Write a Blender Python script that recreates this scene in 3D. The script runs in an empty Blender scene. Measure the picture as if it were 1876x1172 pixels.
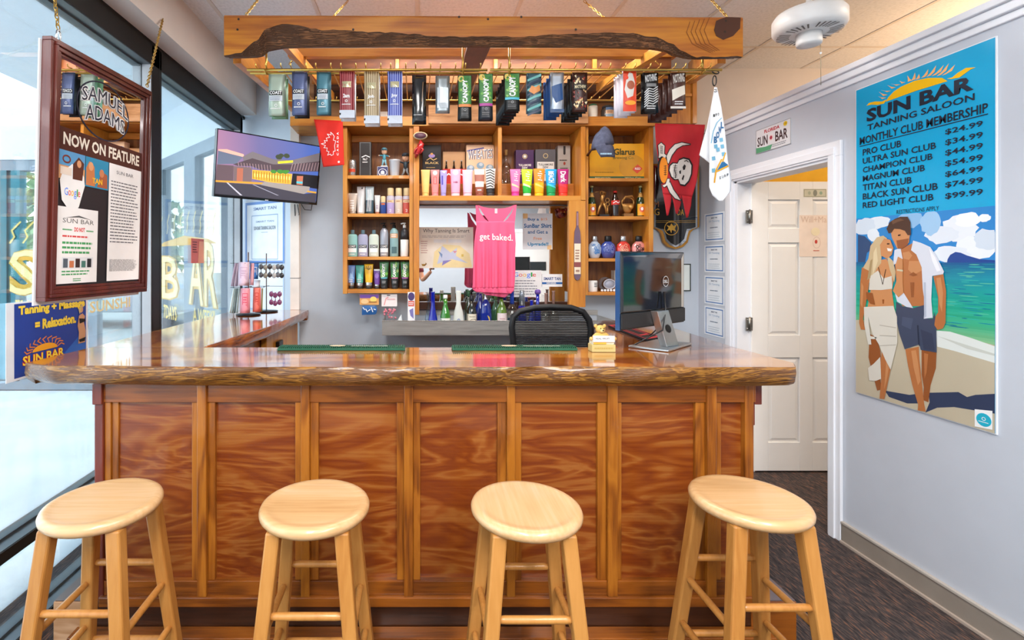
import bpy, bmesh, math, random
from mathutils import Vector, Matrix
from mathutils.geometry import tessellate_polygon
R = random.Random(7)
sc = bpy.context.scene
COL = sc.collection
PI = math.pi
# ---------------------------------------------------------------- camera, world, lights, exposure
F, CX, CY, HC = 900.0, 763.0, 476.0, 1.48
cam_d = bpy.data.cameras.new('camera'); cam = bpy.data.objects.new('camera', cam_d); COL.objects.link(cam)
cam.location = (0, 0, HC); cam.rotation_euler = (PI/2, 0, 0)
cam_d.sensor_width = 36; cam_d.lens = 36*F/1876
cam_d.shift_x = (938-CX)/1876; cam_d.shift_y = -(586-CY)/1876
cam_d.clip_start = .02; cam_d.clip_end = 200
sc.camera = cam
sc.view_settings.view_transform = 'Standard'; sc.view_settings.look = 'None'
sc.view_settings.gamma = 1; sc.view_settings.exposure = 0.5
try: sc.view_settings.use_curve_mapping = False
except Exception: pass
w = bpy.data.worlds.new('world'); sc.world = w; w.use_nodes = True
nt = w.node_tree; bg = nt.nodes['Background']
tcw = nt.nodes.new('ShaderNodeTexCoord'); sepw = nt.nodes.new('ShaderNodeSeparateXYZ'); rw = nt.nodes.new('ShaderNodeValToRGB')
nt.links.new(tcw.outputs['Generated'], sepw.inputs[0]); nt.links.new(sepw.outputs['Z'], rw.inputs[0]); nt.links.new(rw.outputs[0], bg.inputs[0])
rw.color_ramp.elements[0].color = (.80, .90, .95, 1); rw.color_ramp.elements[1].color = (.45, .68, .95, 1)
bg.inputs[1].default_value = 3.0
def area(name, loc, rot, sx, sy, e, col=(1, 1, 1)):
    d = bpy.data.lights.new(name, 'AREA'); d.shape = 'RECTANGLE'; d.size = sx; d.size_y = sy; d.energy = e; d.color = col
    o = bpy.data.objects.new(name, d); COL.objects.link(o); o.location = loc; o.rotation_euler = rot
    return o
CEIL = 3.0
for k, (x, y, e) in enumerate(((-.3, -.1, 36), (1.25, -.1, 36), (-.3, -1.5, 68), (1.25, -1.5, 68))):
    area('ceiling_panel_lamp', (x, y, CEIL-.03), (0, 0, 0), .55, 1.15, e, (1, .985, .97))
area('back_bar_hidden_light', (.6, 3.15, CEIL-.03), (0, 0, 0), 1.6, .3, 12, (1, .92, .80)); area('back_bar_hidden_light', (.3, 2.72, CEIL-.03), (0, 0, 0), 1.4, .2, 26, (1, .97, .94))  # both hidden from view; the second is fill added to light the back wall
area('side_room_unseen_light', (4.0, 2.6, 2.2), (PI, 0, 0), 1.0, 1.0, 30, (1, .66, .38))  # unseen upward light added to turn the ceiling orange
area('side_room_unseen_light', (3.3, 1.8, CEIL-.03), (0, 0, 0), .8, .8, 24, (1, .84, .66))
sun_d = bpy.data.lights.new('sun', 'SUN'); sun_d.energy = 2.2; sun_d.angle = math.radians(3); sun_d.color = (1, .97, .92)
sun = bpy.data.objects.new('sun', sun_d); COL.objects.link(sun); sun.rotation_euler = (math.radians(8), math.radians(-30), 0)

# ---------------------------------------------------------------- helpers
def W(px, py, Y): return Vector(((px-CX)*Y/F, Y, HC-(py-CY)*Y/F))
def lin(h):
    h = h.lstrip('#'); c = [int(h[i:i+2], 16)/255 for i in (0, 2, 4)]
    return tuple(((x+.055)/1.055)**2.4 if x > .04045 else x/12.92 for x in c)+(1,)
_mc = {}
def M(h, rough=.5, metal=0, coat=0, em=0, tr=0, noise=.06, ior=1.45):
    key = (h, rough, metal, coat, em, tr, noise, ior)
    if key in _mc: return _mc[key]
    m = bpy.data.materials.new('paint_'+h.strip('#')); m.use_nodes = True
    n = m.node_tree; b = n.nodes['Principled BSDF']; c = lin(h)
    b.inputs['Base Color'].default_value = c; b.inputs['Roughness'].default_value = rough; b.inputs['Metallic'].default_value = metal
    b.inputs['Coat Weight'].default_value = coat; b.inputs['Coat Roughness'].default_value = .08
    b.inputs['Transmission Weight'].default_value = tr; b.inputs['IOR'].default_value = ior
    if em: b.inputs['Emission Color'].default_value = c; b.inputs['Emission Strength'].default_value = em
    if noise and not em and not tr:
        t = n.nodes.new('ShaderNodeTexCoord'); ns = n.nodes.new('ShaderNodeTexNoise'); ns.inputs['Scale'].default_value = 9; ns.inputs['Detail'].default_value = 3
        r = n.nodes.new('ShaderNodeValToRGB'); n.links.new(t.outputs['Object'], ns.inputs['Vector']); n.links.new(ns.outputs['Fac'], r.inputs[0]); n.links.new(r.outputs[0], b.inputs['Base Color'])
        r.color_ramp.elements[0].position = .3; r.color_ramp.elements[1].position = .7
        r.color_ramp.elements[0].color = tuple(x*(1-noise) for x in c[:3])+(1,); r.color_ramp.elements[1].color = tuple(min(1, x*(1+noise)) for x in c[:3])+(1,)
    _mc[key] = m; return m
def glassy(name, tint=(1, 1, 1, 1), refl=.06, rough=0):
    m = bpy.data.materials.new(name); m.use_nodes = True; n = m.node_tree; n.nodes.clear()
    o = n.nodes.new('ShaderNodeOutputMaterial'); mx = n.nodes.new('ShaderNodeMixShader'); t = n.nodes.new('ShaderNodeBsdfTransparent'); g = n.nodes.new('ShaderNodeBsdfGlossy')
    lw = n.nodes.new('ShaderNodeLayerWeight'); lw.inputs['Blend'].default_value = .25; ma = n.nodes.new('ShaderNodeMath'); ma.operation = 'MULTIPLY_ADD'
    ma.inputs[1].default_value = .5; ma.inputs[2].default_value = refl; ma.use_clamp = True
    t.inputs[0].default_value = tint; g.inputs['Roughness'].default_value = rough
    n.links.new(lw.outputs['Fresnel'], ma.inputs[0]); n.links.new(ma.outputs[0], mx.inputs[0]); n.links.new(t.outputs[0], mx.inputs[1]); n.links.new(g.outputs[0], mx.inputs[2]); n.links.new(mx.outputs[0], o.inputs[0])
    return m
_wc = {}
def wood(cols, axis='x', s=1.0, rough=.4, coat=0, rings=5.0, dist=1.2, streak=.35, stretch=9, bump=.04, off=0):
    key = (tuple(cols), axis, s, rough, coat, rings, dist, streak, stretch, off)
    if key in _wc: return _wc[key]
    m = bpy.data.materials.new('wood_grain'); m.use_nodes = True; n = m.node_tree; b = n.nodes['Principled BSDF']; N = n.nodes.new; L = n.links.new
    t = N('ShaderNodeTexCoord'); mp = N('ShaderNodeMapping'); mp2 = N('ShaderNodeMapping'); oi = N('ShaderNodeObjectInfo')
    ax = 'xyz'.index(axis); sv = [s]*3; sv[ax] = s/4; mp.inputs['Scale'].default_value = sv
    sv2 = [s*22]*3; sv2[ax] = s*22/stretch/2; mp2.inputs['Scale'].default_value = sv2
    va = N('ShaderNodeVectorMath'); va.operation = 'ADD'; L(t.outputs['Object'], va.inputs[0])
    vm = N('ShaderNodeMath'); vm.operation = 'MULTIPLY'; vm.inputs[1].default_value = 7.3; L(oi.outputs['Random'], vm.inputs[0]); vo = N('ShaderNodeMath'); vo.inputs[1].default_value = off; L(vm.outputs[0], vo.inputs[0]); L(vo.outputs[0], va.inputs[1])
    L(va.outputs[0], mp.inputs[0]); L(va.outputs[0], mp2.inputs[0])
    n1 = N('ShaderNodeTexNoise'); n1.inputs['Scale'].default_value = 3; n1.inputs['Detail'].default_value = 2.5; n1.inputs['Distortion'].default_value = dist; L(mp.outputs[0], n1.inputs['Vector'])
    n2 = N('ShaderNodeTexNoise'); n2.inputs['Scale'].default_value = 3; n2.inputs['Detail'].default_value = 4; L(mp2.outputs[0], n2.inputs['Vector'])
    a = N('ShaderNodeMath'); a.operation = 'MULTIPLY'; a.inputs[1].default_value = rings*6.28; L(n1.outputs['Fac'], a.inputs[0])
    sn = N('ShaderNodeMath'); sn.operation = 'SINE'; L(a.outputs[0], sn.inputs[0])
    c = N('ShaderNodeMath'); c.operation = 'MULTIPLY_ADD'; c.inputs[1].default_value = .32; c.inputs[2].default_value = .5; L(sn.outputs[0], c.inputs[0])
    mx = N('ShaderNodeMix'); mx.inputs[0].default_value = streak; L(c.outputs[0], mx.inputs[2]); L(n2.outputs['Fac'], mx.inputs[3])
    r = N('ShaderNodeValToRGB'); L(mx.outputs[0], r.inputs[0]); e = r.color_ramp.elements
    e[0].position = .2; e[0].color = lin(cols[0]); e[1].position = .8; e[1].color = lin(cols[-1])
    for i, q in enumerate(cols[1:-1]):
        x = e.new(.2+.6*(i+1)/(len(cols)-1)); x.color = lin(q)
    L(r.outputs[0], b.inputs['Base Color']); b.inputs['Roughness'].default_value = rough; b.inputs['Coat Weight'].default_value = coat; b.inputs['Coat Roughness'].default_value = .07
    bp = N('ShaderNodeBump'); bp.inputs['Strength'].default_value = bump*4; bp.inputs['Distance'].default_value = .004; L(n2.outputs['Fac'], bp.inputs['Height']); L(bp.outputs[0], b.inputs['Normal'])
    _wc[key] = m; return m
def noisemat(cols, scale=4, rough=.7, vec=(1, 1, 1), bump=0, pos=(.3, .7), detail=6, coat=0):
    m = bpy.data.materials.new('speckled_surface'); m.use_nodes = True; n = m.node_tree; b = n.nodes['Principled BSDF']; N = n.nodes.new; L = n.links.new
    t = N('ShaderNodeTexCoord'); mp = N('ShaderNodeMapping'); mp.inputs['Scale'].default_value = vec; ns = N('ShaderNodeTexNoise'); ns.inputs['Scale'].default_value = scale; ns.inputs['Detail'].default_value = detail
    L(t.outputs['Object'], mp.inputs[0]); L(mp.outputs[0], ns.inputs['Vector']); r = N('ShaderNodeValToRGB'); L(ns.outputs['Fac'], r.inputs[0]); L(r.outputs[0], b.inputs['Base Color'])
    e = r.color_ramp.elements; e[0].position = pos[0]; e[0].color = lin(cols[0]); e[1].position = pos[1]; e[1].color = lin(cols[-1])
    for i, q in enumerate(cols[1:-1]):
        x = e.new(pos[0]+(pos[1]-pos[0])*(i+1)/(len(cols)-1)); x.color = lin(q)
    b.inputs['Roughness'].default_value = rough; b.inputs['Coat Weight'].default_value = coat
    if bump:
        bp = N('ShaderNodeBump'); bp.inputs['Strength'].default_value = bump; bp.inputs['Distance'].default_value = .01; L(ns.outputs['Fac'], bp.inputs['Height']); L(bp.outputs[0], b.inputs['Normal'])
    return m
def tag(o, label, cat, group=None, kind=None):
    o['label'] = label; o['category'] = cat
    if group: o['group'] = group
    if kind: o['kind'] = kind
    return o
def wloc(o):
    v = Vector((0, 0, 0))
    while o: v += o.location; o = o.parent
    return v
def thing(name, label, cat, loc, group=None):
    o = bpy.data.objects.new(name, None); COL.objects.link(o); o.location = loc; o.empty_display_size = .05
    return tag(o, label, cat, group)
class MB:
    def __init__(s): s.v = []; s.f = []; s.mi = []; s.m = []; s.sm = []
    def mat(s, m):
        if m not in s.m: s.m.append(m)
        return s.m.index(m)
    def add(s, vs, fs, m, smooth=False):
        k = len(s.v); i = s.mat(m); s.v += [Vector(q) for q in vs]
        for f in fs: s.f.append([q+k for q in f]); s.mi.append(i); s.sm.append(smooth)
        return s
    def box(s, x0, x1, y0, y1, z0, z1, m):
        x0, x1 = sorted((x0, x1)); y0, y1 = sorted((y0, y1)); z0, z1 = sorted((z0, z1))
        v = [(x, y, z) for z in (z0, z1) for y in (y0, y1) for x in (x0, x1)]
        return s.add(v, [(0, 2, 3, 1), (4, 5, 7, 6), (0, 1, 5, 4), (2, 6, 7, 3), (0, 4, 6, 2), (1, 3, 7, 5)], m)
    def hexa(s, a, b, m):     # a, b: two quads of 4 points each (bottom / top)
        return s.add(list(a)+list(b), [(3, 2, 1, 0), (4, 5, 6, 7), (0, 1, 5, 4), (1, 2, 6, 5), (2, 3, 7, 6), (3, 0, 4, 7)], m)
    def loft(s, rings, m, cap=True, smooth=True, mats=None, closed=True):
        n = len(rings[0]); k = len(s.v); s.v += [Vector(q) for r in rings for q in r]
        for j in range(len(rings)-1):
            i = s.mat(mats[j] if mats else m)
            for a in range(n if closed else n-1):
                b = (a+1) % n; s.f.append([k+j*n+a, k+j*n+b, k+(j+1)*n+b, k+(j+1)*n+a]); s.mi.append(i); s.sm.append(smooth)
        if cap and closed:
            s.f.append([k+a for a in range(n)][::-1]); s.mi.append(s.mat(mats[0] if mats else m)); s.sm.append(False)
            s.f.append([k+(len(rings)-1)*n+a for a in range(n)]); s.mi.append(s.mat(mats[-1] if mats else m)); s.sm.append(False)
        return s
    def lathe(s, c, prof, m, n=20, sx=1, sy=1, mats=None, axis='z', cap=True):
        rings = []
        for (r, z) in prof:
            rg = []
            for a in range(n):
                t = 2*PI*a/n; p = (r*sx*math.cos(t), r*sy*math.sin(t), z)
                if axis == 'y': p = (p[0], -p[2], p[1])
                if axis == 'x': p = (p[2], p[0], p[1])
                rg.append((c[0]+p[0], c[1]+p[1], c[2]+p[2]))
            rings.append(rg)
        return s.loft(rings, m, cap, True, mats)
    def tube(s, pts, r, m, n=8, cap=True):
        pts = [Vector(p) for p in pts]; rs = r if isinstance(r, (list, tuple)) else [r]*len(pts); rings = []
        for i, p in enumerate(pts):
            d = (pts[min(i+1, len(pts)-1)]-pts[max(i-1, 0)])
            d = d.normalized() if d.length > 1e-9 else Vector((0, 0, 1))
            u = d.cross(Vector((0, 0, 1)) if abs(d.z) < .9 else Vector((1, 0, 0))).normalized(); v = d.cross(u)
            if i and (u.dot(pu) < 0): u = -u; v = -v
            pu = u
            rings.append([p+(u*math.cos(2*PI*a/n)+v*math.sin(2*PI*a/n))*rs[i] for a in range(n)])
        return s.loft(rings, m, cap)
    def torus(s, c, R_, r, m, U=(1, 0, 0), V=(0, 0, 1), n=12, k=6, sv=1.0):
        U = Vector(U); V = Vector(V); Nn = U.cross(V).normalized(); rings = []
        for a in range(n+1):
            t = 2*PI*a/n; d = U*math.cos(t)+V*math.sin(t)
            rings.append([Vector(c)+U*R_*math.cos(t)+V*R_*sv*math.sin(t)+(d*math.cos(2*PI*b/k)+Nn*math.sin(2*PI*b/k))*r for b in range(k)])
        return s.loft(rings, m, False)
    def ball(s, c, rx, ry, rz, m, n=14, k=9):
        return s.lathe(c, [(max(.02, math.sin(PI*j/k)), -math.cos(PI*j/k)*rz) for j in range(k+1)], m, n, rx, ry)
    def prism(s, pts, d, m, m2=None):     # pts: 3d polygon, extruded by vector d
        pts = [Vector(p) for p in pts]; d = Vector(d); n = len(pts); tri = tessellate_polygon([pts])
        s.add(pts, [tuple(t) for t in tri], m); s.add([p+d for p in pts], [tuple(t)[::-1] for t in tri], m)
        s.add(pts+[p+d for p in pts], [(a, (a+1) % n, n+(a+1) % n, n+a) for a in range(n)], m2 or m); return s
    def build(s, name, parent=None, bev=0, recalc=True, subd=0, shade=None):
        me = bpy.data.meshes.new(name)
        if parent: o0 = wloc(parent)
        else:
            xs = [v.x for v in s.v]; ys = [v.y for v in s.v]; zs = [v.z for v in s.v]
            o0 = Vector(((min(xs)+max(xs))/2, (min(ys)+max(ys))/2, min(zs)))
        me.from_pydata([tuple(v-o0) for v in s.v], [], s.f)
        for m in s.m: me.materials.append(m)
        for p, i, q in zip(me.polygons, s.mi, s.sm): p.material_index = i; p.use_smooth = q
        if recalc:
            b = bmesh.new(); b.from_mesh(me); bmesh.ops.recalc_face_normals(b, faces=b.faces); b.to_mesh(me); b.free()
        me.update()
        o = bpy.data.objects.new(name, me); COL.objects.link(o)
        if parent: o.parent = parent
        else: o.location = o0
        if bev:
            d = o.modifiers.new('bevel', 'BEVEL'); d.width = bev; d.segments = 2; d.limit_method = 'ANGLE'; d.angle_limit = math.radians(40); d.harden_normals = False
        if subd:
            d = o.modifiers.new('subdivision', 'SUBSURF'); d.levels = subd; d.render_levels = subd
        return o
def struct(o): o['kind'] = 'structure'; return o
_tc = {}
def glyphs(txt, bold=0, res=2, space=1.0):
    key = (txt, bold, res, space)
    if key in _tc: return _tc[key]
    c = bpy.data.curves.new('text', 'FONT'); c.body = txt; c.resolution_u = res; c.offset = bold; c.space_character = space; c.fill_mode = 'FRONT'
    o = bpy.data.objects.new('text', c); COL.objects.link(o); bpy.context.view_layer.update()
    me = bpy.data.meshes.new_from_object(o.evaluated_get(bpy.context.evaluated_depsgraph_get()))
    vs = [(v.co.x, v.co.y) for v in me.vertices]; fs = [tuple(p.vertices) for p in me.polygons]
    bpy.data.objects.remove(o); bpy.data.curves.remove(c); bpy.data.meshes.remove(me)
    x0 = min(v[0] for v in vs); x1 = max(v[0] for v in vs); y0 = min(v[1] for v in vs); y1 = max(v[1] for v in vs)
    vs = [((x-x0)/(x1-x0), (y-y0)/(y1-y0)) for x, y in vs]
    _tc[key] = (vs, fs); return _tc[key]
class Plane:      # a flat sheet standing in the room: O + u*U + v*V, U to the viewer's right, V up
    def __init__(s, O, U, V=(0, 0, 1), step=.0006):
        s.O = Vector(O); s.U = Vector(U).normalized(); s.V = Vector(V).normalized(); s.N = s.U.cross(s.V).normalized(); s.step = step
    def px(s, x, y):
        d = Vector(((x-CX)/F, 1, -(y-CY)/F)); c = Vector((0, 0, HC)); t = (s.O-c).dot(s.N)/d.dot(s.N); p = c+d*t-s.O
        return (p.dot(s.U), p.dot(s.V))
    def map(s, u, v, l=0): return s.O+s.U*u+s.V*v+s.N*(l*s.step)
class Art:
    def __init__(s): s.mb = []
    def poly(s, pts, m, l=1):
        t = tessellate_polygon([[Vector((p[0], p[1], 0)) for p in pts]]); s.mb.append((list(pts), [tuple(q) for q in t], m, l)); return s
    def rect(s, x0, y0, x1, y1, m, l=1): return s.poly([(x0, y0), (x1, y0), (x1, y1), (x0, y1)], m, l)
    def frame(s, x0, y0, x1, y1, t, m, l=1):
        s.rect(x0, y0, x1, y0+t, m, l); s.rect(x0, y1-t, x1, y1, m, l); s.rect(x0, y0, x0+t, y1, m, l); s.rect(x1-t, y0, x1, y1, m, l); return s
    def ell(s, cx, cy, rx, ry, m, l=1, n=18, a0=0, a1=2*PI):
        return s.poly([(cx+rx*math.cos(a0+(a1-a0)*k/n), cy+ry*math.sin(a0+(a1-a0)*k/n)) for k in range(n if a1-a0 > 6.2 else n+1)], m, l)
    def ring(s, cx, cy, rx, ry, t, m, l=1, n=22):
        vs = []; fs = []
        for k in range(n):
            a = 2*PI*k/n; vs += [(cx+rx*math.cos(a), cy+ry*math.sin(a)), (cx+(rx-t)*math.cos(a), cy+(ry-t)*math.sin(a))]; j = (k+1) % n; fs.append((2*k, 2*j, 2*j+1, 2*k+1))
        s.mb.append((vs, fs, m, l)); return s
    def line(s, pts, w_, m, l=1):
        for (a, b) in zip(pts[:-1], pts[1:]):
            d = Vector((b[0]-a[0], b[1]-a[1]))
            if d.length < 1e-9: continue
            d.normalize(); n = Vector((-d.y, d.x))*w_/2; e = d*w_*.3
            s.poly([(a[0]-e.x+n.x, a[1]-e.y+n.y), (a[0]-e.x-n.x, a[1]-e.y-n.y), (b[0]+e.x-n.x, b[1]+e.y-n.y), (b[0]+e.x+n.x, b[1]+e.y+n.y)], m, l)
        return s
    def text(s, t, x0, y0, x1, y1, m, l=2, bold=0, res=2, warp=None, rot=0, space=1.0):
        vs, fs = glyphs(t, bold, res, space)
        if rot == 1: vs = [(1-v, u) for u, v in vs]       # reads upward
        if rot == -1: vs = [(v, 1-u) for u, v in vs]      # reads downward
        q = [(x0+(x1-x0)*u, y0+(y1-y0)*v) for u, v in vs]
        if warp: q = [warp(*p) for p in q]
        s.mb.append((q, fs, m, l)); return s
    def lines(s, x0, y0, x1, y1, n, m, l=2, seed=1, fill=.45):    # rows of tiny unreadable writing
        r = random.Random(seed); h = (y1-y0)/n
        for k in range(n):
            x = x0; e = x1-(x1-x0)*r.random()*.2
            while x < e:
                wd = (x1-x0)*(.05+.09*r.random()); s.rect(x, y1-h*(k+.5)-h*fill/2, min(x+wd, e), y1-h*(k+.5)+h*fill/2, m, l); x += wd+(x1-x0)*.018
        return s
    def build(s, name, parent, fm, sub=0):
        mb = MB()
        if sub:     # cut long edges so that print follows a curved surface
            out = []
            for vs, fs, m, l in s.mb:
                bm = bmesh.new(); bv = [bm.verts.new((p[0], p[1], 0)) for p in vs]
                for f in fs:
                    try: bm.faces.new([bv[i] for i in f])
                    except ValueError: pass
                for _ in range(4):
                    es = [e for e in bm.edges if abs(e.verts[0].co.x-e.verts[1].co.x) > sub or e.calc_length() > sub*3]
                    if not es: break
                    bmesh.ops.subdivide_edges(bm, edges=es, cuts=1); bmesh.ops.triangulate(bm, faces=[f for f in bm.faces if len(f.verts) > 4])
                bm.verts.index_update(); out.append(([(v.co.x, v.co.y) for v in bm.verts], [tuple(v.index for v in f.verts) for f in bm.faces], m, l)); bm.free()
            s.mb = out
        cnt = {}
        for q in s.mb: cnt[q[3]] = cnt.get(q[3], 0)+1
        used = {}
        for vs, fs, m, l in s.mb:
            r = used.get(l, 0); used[l] = r+1; l2 = l+.8*r/max(1, cnt[l]); mb.add([fm(u, v, l2) for u, v in vs], fs, m)
        return mb.build(name, parent, recalc=False)
# ---------------------------------------------------------------- shared materials
ORANGE = wood(['a25c14', 'c27a26', 'd08c36', 'd99a44'], 'x', 1.6, .4, .2, 3, 1.0, .5)
ORANGEZ = wood(['a25c14', 'c27a26', 'cc8832', 'd5963e'], 'z', 1.6, .4, .2, 3, 1.0, .5)
ORANGEY = wood(['8a4a14', 'b06c22', 'c4822e', 'cc9040'], 'y', 1.6, .4, .2, 3, 1.0, .5)
BACKW = wood(['5a3014', '8a5426', 'a06832'], 'z', 2.4, .5, .1, 4, .8, .6)
MAROON = wood(['4a2016', '6b3324'], 'y', 2, .5, 0, 3, .6, .6)
BARZ = wood(['54270a', '8f4f12', 'a8651c', 'a05c18'], 'z', 1.5, .32, .35, 4, 1.0, .5)
BARX = wood(['54270a', '8a4a12', '9c5718'], 'x', 1.5, .32, .35, 4, 1.0, .5)
PLYS = wood(['6e2c0c', '86400f', '944c14', 'a0662a'], 'x', 2.1, .3, .4, 6.5, 2.2, .18, 12)
REDW = wood(['5c2214', '7a3220'], 'z', 1.5, .35, .3, 3, .8, .6)
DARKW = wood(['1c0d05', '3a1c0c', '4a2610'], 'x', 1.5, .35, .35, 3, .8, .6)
SLAB = wood(['3e1a0a', '8a4212', 'b0641c', 'bc7422', 'd89a3c'], 'x', 1.3, .13, 1.0, 3, 1.6, .45, 8, .02)
SLABY = wood(['6a2a08', '9a470c', 'bf7018', 'dd9a3a'], 'y', 1.2, .13, 1.0, 3.5, 2.0, .38, 8, .02)
LIVE = wood(['1c0e06', '45260f', '8a5a22', 'a8742e', '5a3414', '7a4c1e', '2c170a'], 'x', 3.2, .32, .5, 2.2, 3.5, .5, 7, .25)
LIVE2 = wood(['120804', '3c1c0c', '5a2a10', '6a3816'], 'x', 5, .32, .6, 6, 3.0, .5, 4, .2)
BARK = wood(['24140c', '6a442a', '46280f', 'a06c44', '5a3822'], 'x', 4, .6, .1, 3, .8, .8, 16, .8)
BEAMF = wood(['854208', 'a85e10', 'bc7418', 'c88224'], 'x', 1.3, .4, .25, 3.2, .9, .6, 10)
STOOL = wood(['b98450', 'c69662', 'd0a474', 'd6ae82'], 'x', 1.3, .38, .35, 2.2, .6, .6, 10, .01)
STOOLZ = wood(['a5682a', 'b97e3c', 'c48a48'], 'z', 1.3, .42, .25, 2.0, .6, .6, 10, .01)
WALL = M('c3c8d2', .5, noise=.015); WALLB = M('c6ced8', .45, noise=.02); CEILM = noisemat(['cfd0d2', 'dcdcde', 'e2e2e4'], 60, .9, bump=.1)
BEIGE = M('d6cdc6', .8, noise=.02); TRIM = M('eceef4', .4, noise=.01); DOORW = M('f1efec', .4, noise=.01); WHITE = M('f4f4f4', .5, noise=.01)
BLACK = M('101013', .35); BLKG = M('0c0c10', .12, coat=.5); ALU = M('5d6468', .3, .8); BRONZE = M('16120f', .45, .3); STEEL = M('9d9a94', .28, .95); CHROME = M('d0d0d0', .12, 1.0)
BRASS = M('c8a050', .28, .9); YELLOW = M('f4bc34', .8); BASEB = M('92877c', .6); GLASS = glassy('window_glass', (.97, .99, .99, 1), .03)
CARPET = noisemat(['1f1a1a', '372e2d', '4a3f3c', '7a523c'], 9, .95, (22, 3, 1), .5, (.34, .68), 4)
CONC = noisemat(['c3cfd6', 'd5dfe5'], 3, .75)
# ---------------------------------------------------------------- room shell
XL, XR, YB = -1.50, 2.24, 3.90
b = MB(); b.box(-1.75, 6.2, -3.2, 5.6, -.06, 0, CARPET); struct(b.build('floor'))
b = MB(); b.box(-1.37, 6.2, -3.2, 5.6, CEIL, CEIL+.05, CEILM); struct(b.build('ceiling'))
b = MB()
TEE = M('cfc8c2', .6)
for k in range(-2, 11): x = .003+k*.61; b.box(x-.012, x+.012, -3.1, 5.5, CEIL-.004, CEIL, TEE)
for k in range(-4, 3): y = 3.50+k*1.22; b.box(-1.36, 6.1, y-.012, y+.012, CEIL-.0045, CEIL, TEE)
struct(b.build('trim_1'))
# back wall: straight part, then the slanting part by the window
XJ = -.93
b = MB(); b.box(XJ, 6.2, YB, YB+.1, 0, CEIL, WALLB); struct(b.build('wall_back'))
b = MB(); b.hexa([(XJ, YB, 0), (XL-.1, 4.36, 0), (XL-.1, 4.46, 0), (XJ, YB+.1, 0)], [(XJ, YB, CEIL), (XL-.1, 4.36, CEIL), (XL-.1, 4.46, CEIL), (XJ, YB+.1, CEIL)], WALLB); struct(b.build('wall_back_corner'))
b = MB(); b.box(XR, 6.2, YB-.004, YB, 2.2, CEIL, BEIGE); b.box(XR-.24, XR, YB-.004, YB, 2.2, CEIL, BEIGE); b.box(6.1, 6.2, -3.2, 5.6, 0, CEIL, BEIGE); struct(b.build('wall_side_room'))
b = MB(); b.box(-1.75, 6.2, -3.2, -3.1, 0, CEIL, M('a4a8ae', .6, noise=.01)); struct(b.build('wall_behind'))
# partial right wall with a doorway
D0, D1, DT = 2.66, 3.46, 2.03; WH = 2.40
b = MB(); b.box(XR, XR+.12, .6, D0, 0, WH, WALL); b.box(XR, XR+.12, D1, YB, 0, WH, WALL); b.box(XR, XR+.12, D0, D1, DT, WH, WALL); struct(b.build('wall_right'))
b = MB()
for (dx, z0, z1) in ((.012, WH-.02, WH+.01), (.03, WH+.01, WH+.045), (.045, WH+.045, WH+.075)): b.box(XR-dx, XR+.13+dx, .6, YB-.005, z0, z1, TRIM)
struct(b.build('trim_2', bev=.004))
b = MB(); b.box(XR-.014, XR, .6, D0-.085, .012, .10, BASEB); b.box(XR-.018, XR, .6, D0-.085, .1, .112, M('b5aca2', .5)); b.box(XR-.024, XR, .6, D0-.085, 0, .014, M('ad9d90', .6)); struct(b.build('baseboard_right', bev=.002))
b = MB()   # casing and jambs of the doorway
for (w0, w1, t) in ((0, .082, .016), (.012, .05, .024)):
    b.box(XR-t, XR, D0-w1, D0-w0, 0, DT+w0, TRIM); b.box(XR-t, XR, D1+w0, D1+w1, 0, DT+w0, TRIM); b.box(XR-t, XR, D0-w1, D1+w1, DT+w0, DT+w1, TRIM)
b.box(XR-.002, XR+.125, D0-.002, D0+.016, 0, DT, TRIM); b.box(XR-.002, XR+.125, D1-.03, D1+.002, 0, DT, TRIM); b.box(XR-.002, XR+.125, D0, D1, DT-.016, DT+.002, TRIM)
struct(b.build('trim_3', bev=.003))
# the open door leaf, swung into the side room
YD = 3.42; dx0 = (1377-CX)*YD/F; dx1 = dx0+.76
door = MB(); z0, z1 = .012, DT-.005
cols_ = [(dx0, dx0+.115), (dx0+.335, dx0+.425), (dx1-.115, dx1)]; rows_ = [(z0, .21), (.80, .955), (1.60, 1.70), (1.90, z1)]
for a, c in cols_: door.box(a, c, YD, YD+.035, z0, z1, DOORW)
for a, c in rows_:
    door.box(cols_[0][1], cols_[1][0], YD, YD+.035, a, c, DOORW); door.box(cols_[1][1], cols_[2][0], YD, YD+.035, a, c, DOORW)
for pa, pc in ((dx0+.115, dx0+.335), (dx0+.425, dx1-.115)):
    for qa, qc in ((.21, .80), (.955, 1.60), (1.70, 1.90)):
        door.box(pa, pc, YD+.014, YD+.028, qa, qc, DOORW)
        i = .028; door.add([(pa+.006, YD+.014, qa+.006), (pc-.006, YD+.014, qa+.006), (pc-.006, YD+.014, qc-.006), (pa+.006, YD+.014, qc-.006), (pa+i, YD+.004, qa+i), (pc-i, YD+.004, qa+i), (pc-i, YD+.004, qc-i), (pa+i, YD+.004, qc-i)], [(0, 1, 5, 4), (1, 2, 6, 5), (2, 3, 7, 6), (3, 0, 4, 7), (4, 5, 6, 7)], DOORW)
dleaf = struct(door.build('door_1', bev=.002))
for zc in (1.78, 1.035):
    h = MB(); hx = (1371-CX)*YD/F; h.box(hx-.022, hx+.022, YD-.012, YD-.004, zc-.045, zc+.045, STEEL); h.tube([(hx, YD-.014, zc-.05), (hx, YD-.014, zc+.05)], .006, STEEL)
    for q in (-1, 1):
        for z in (-.03, .03): h.lathe((hx+q*.014, YD-.012, zc+z), [(.004, 0), (.003, .003)], CHROME, 8, axis='y')
    h.build('hinge', dleaf)
b = MB(); b.box(XR+.124, XR+.14, YD+.02, YD+.04, 0, DT, M('a0541c', .6)); struct(b.build('painted_gap_light'))  # orange-brown colour stands in for warm light leaking through the hinge gap
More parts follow.
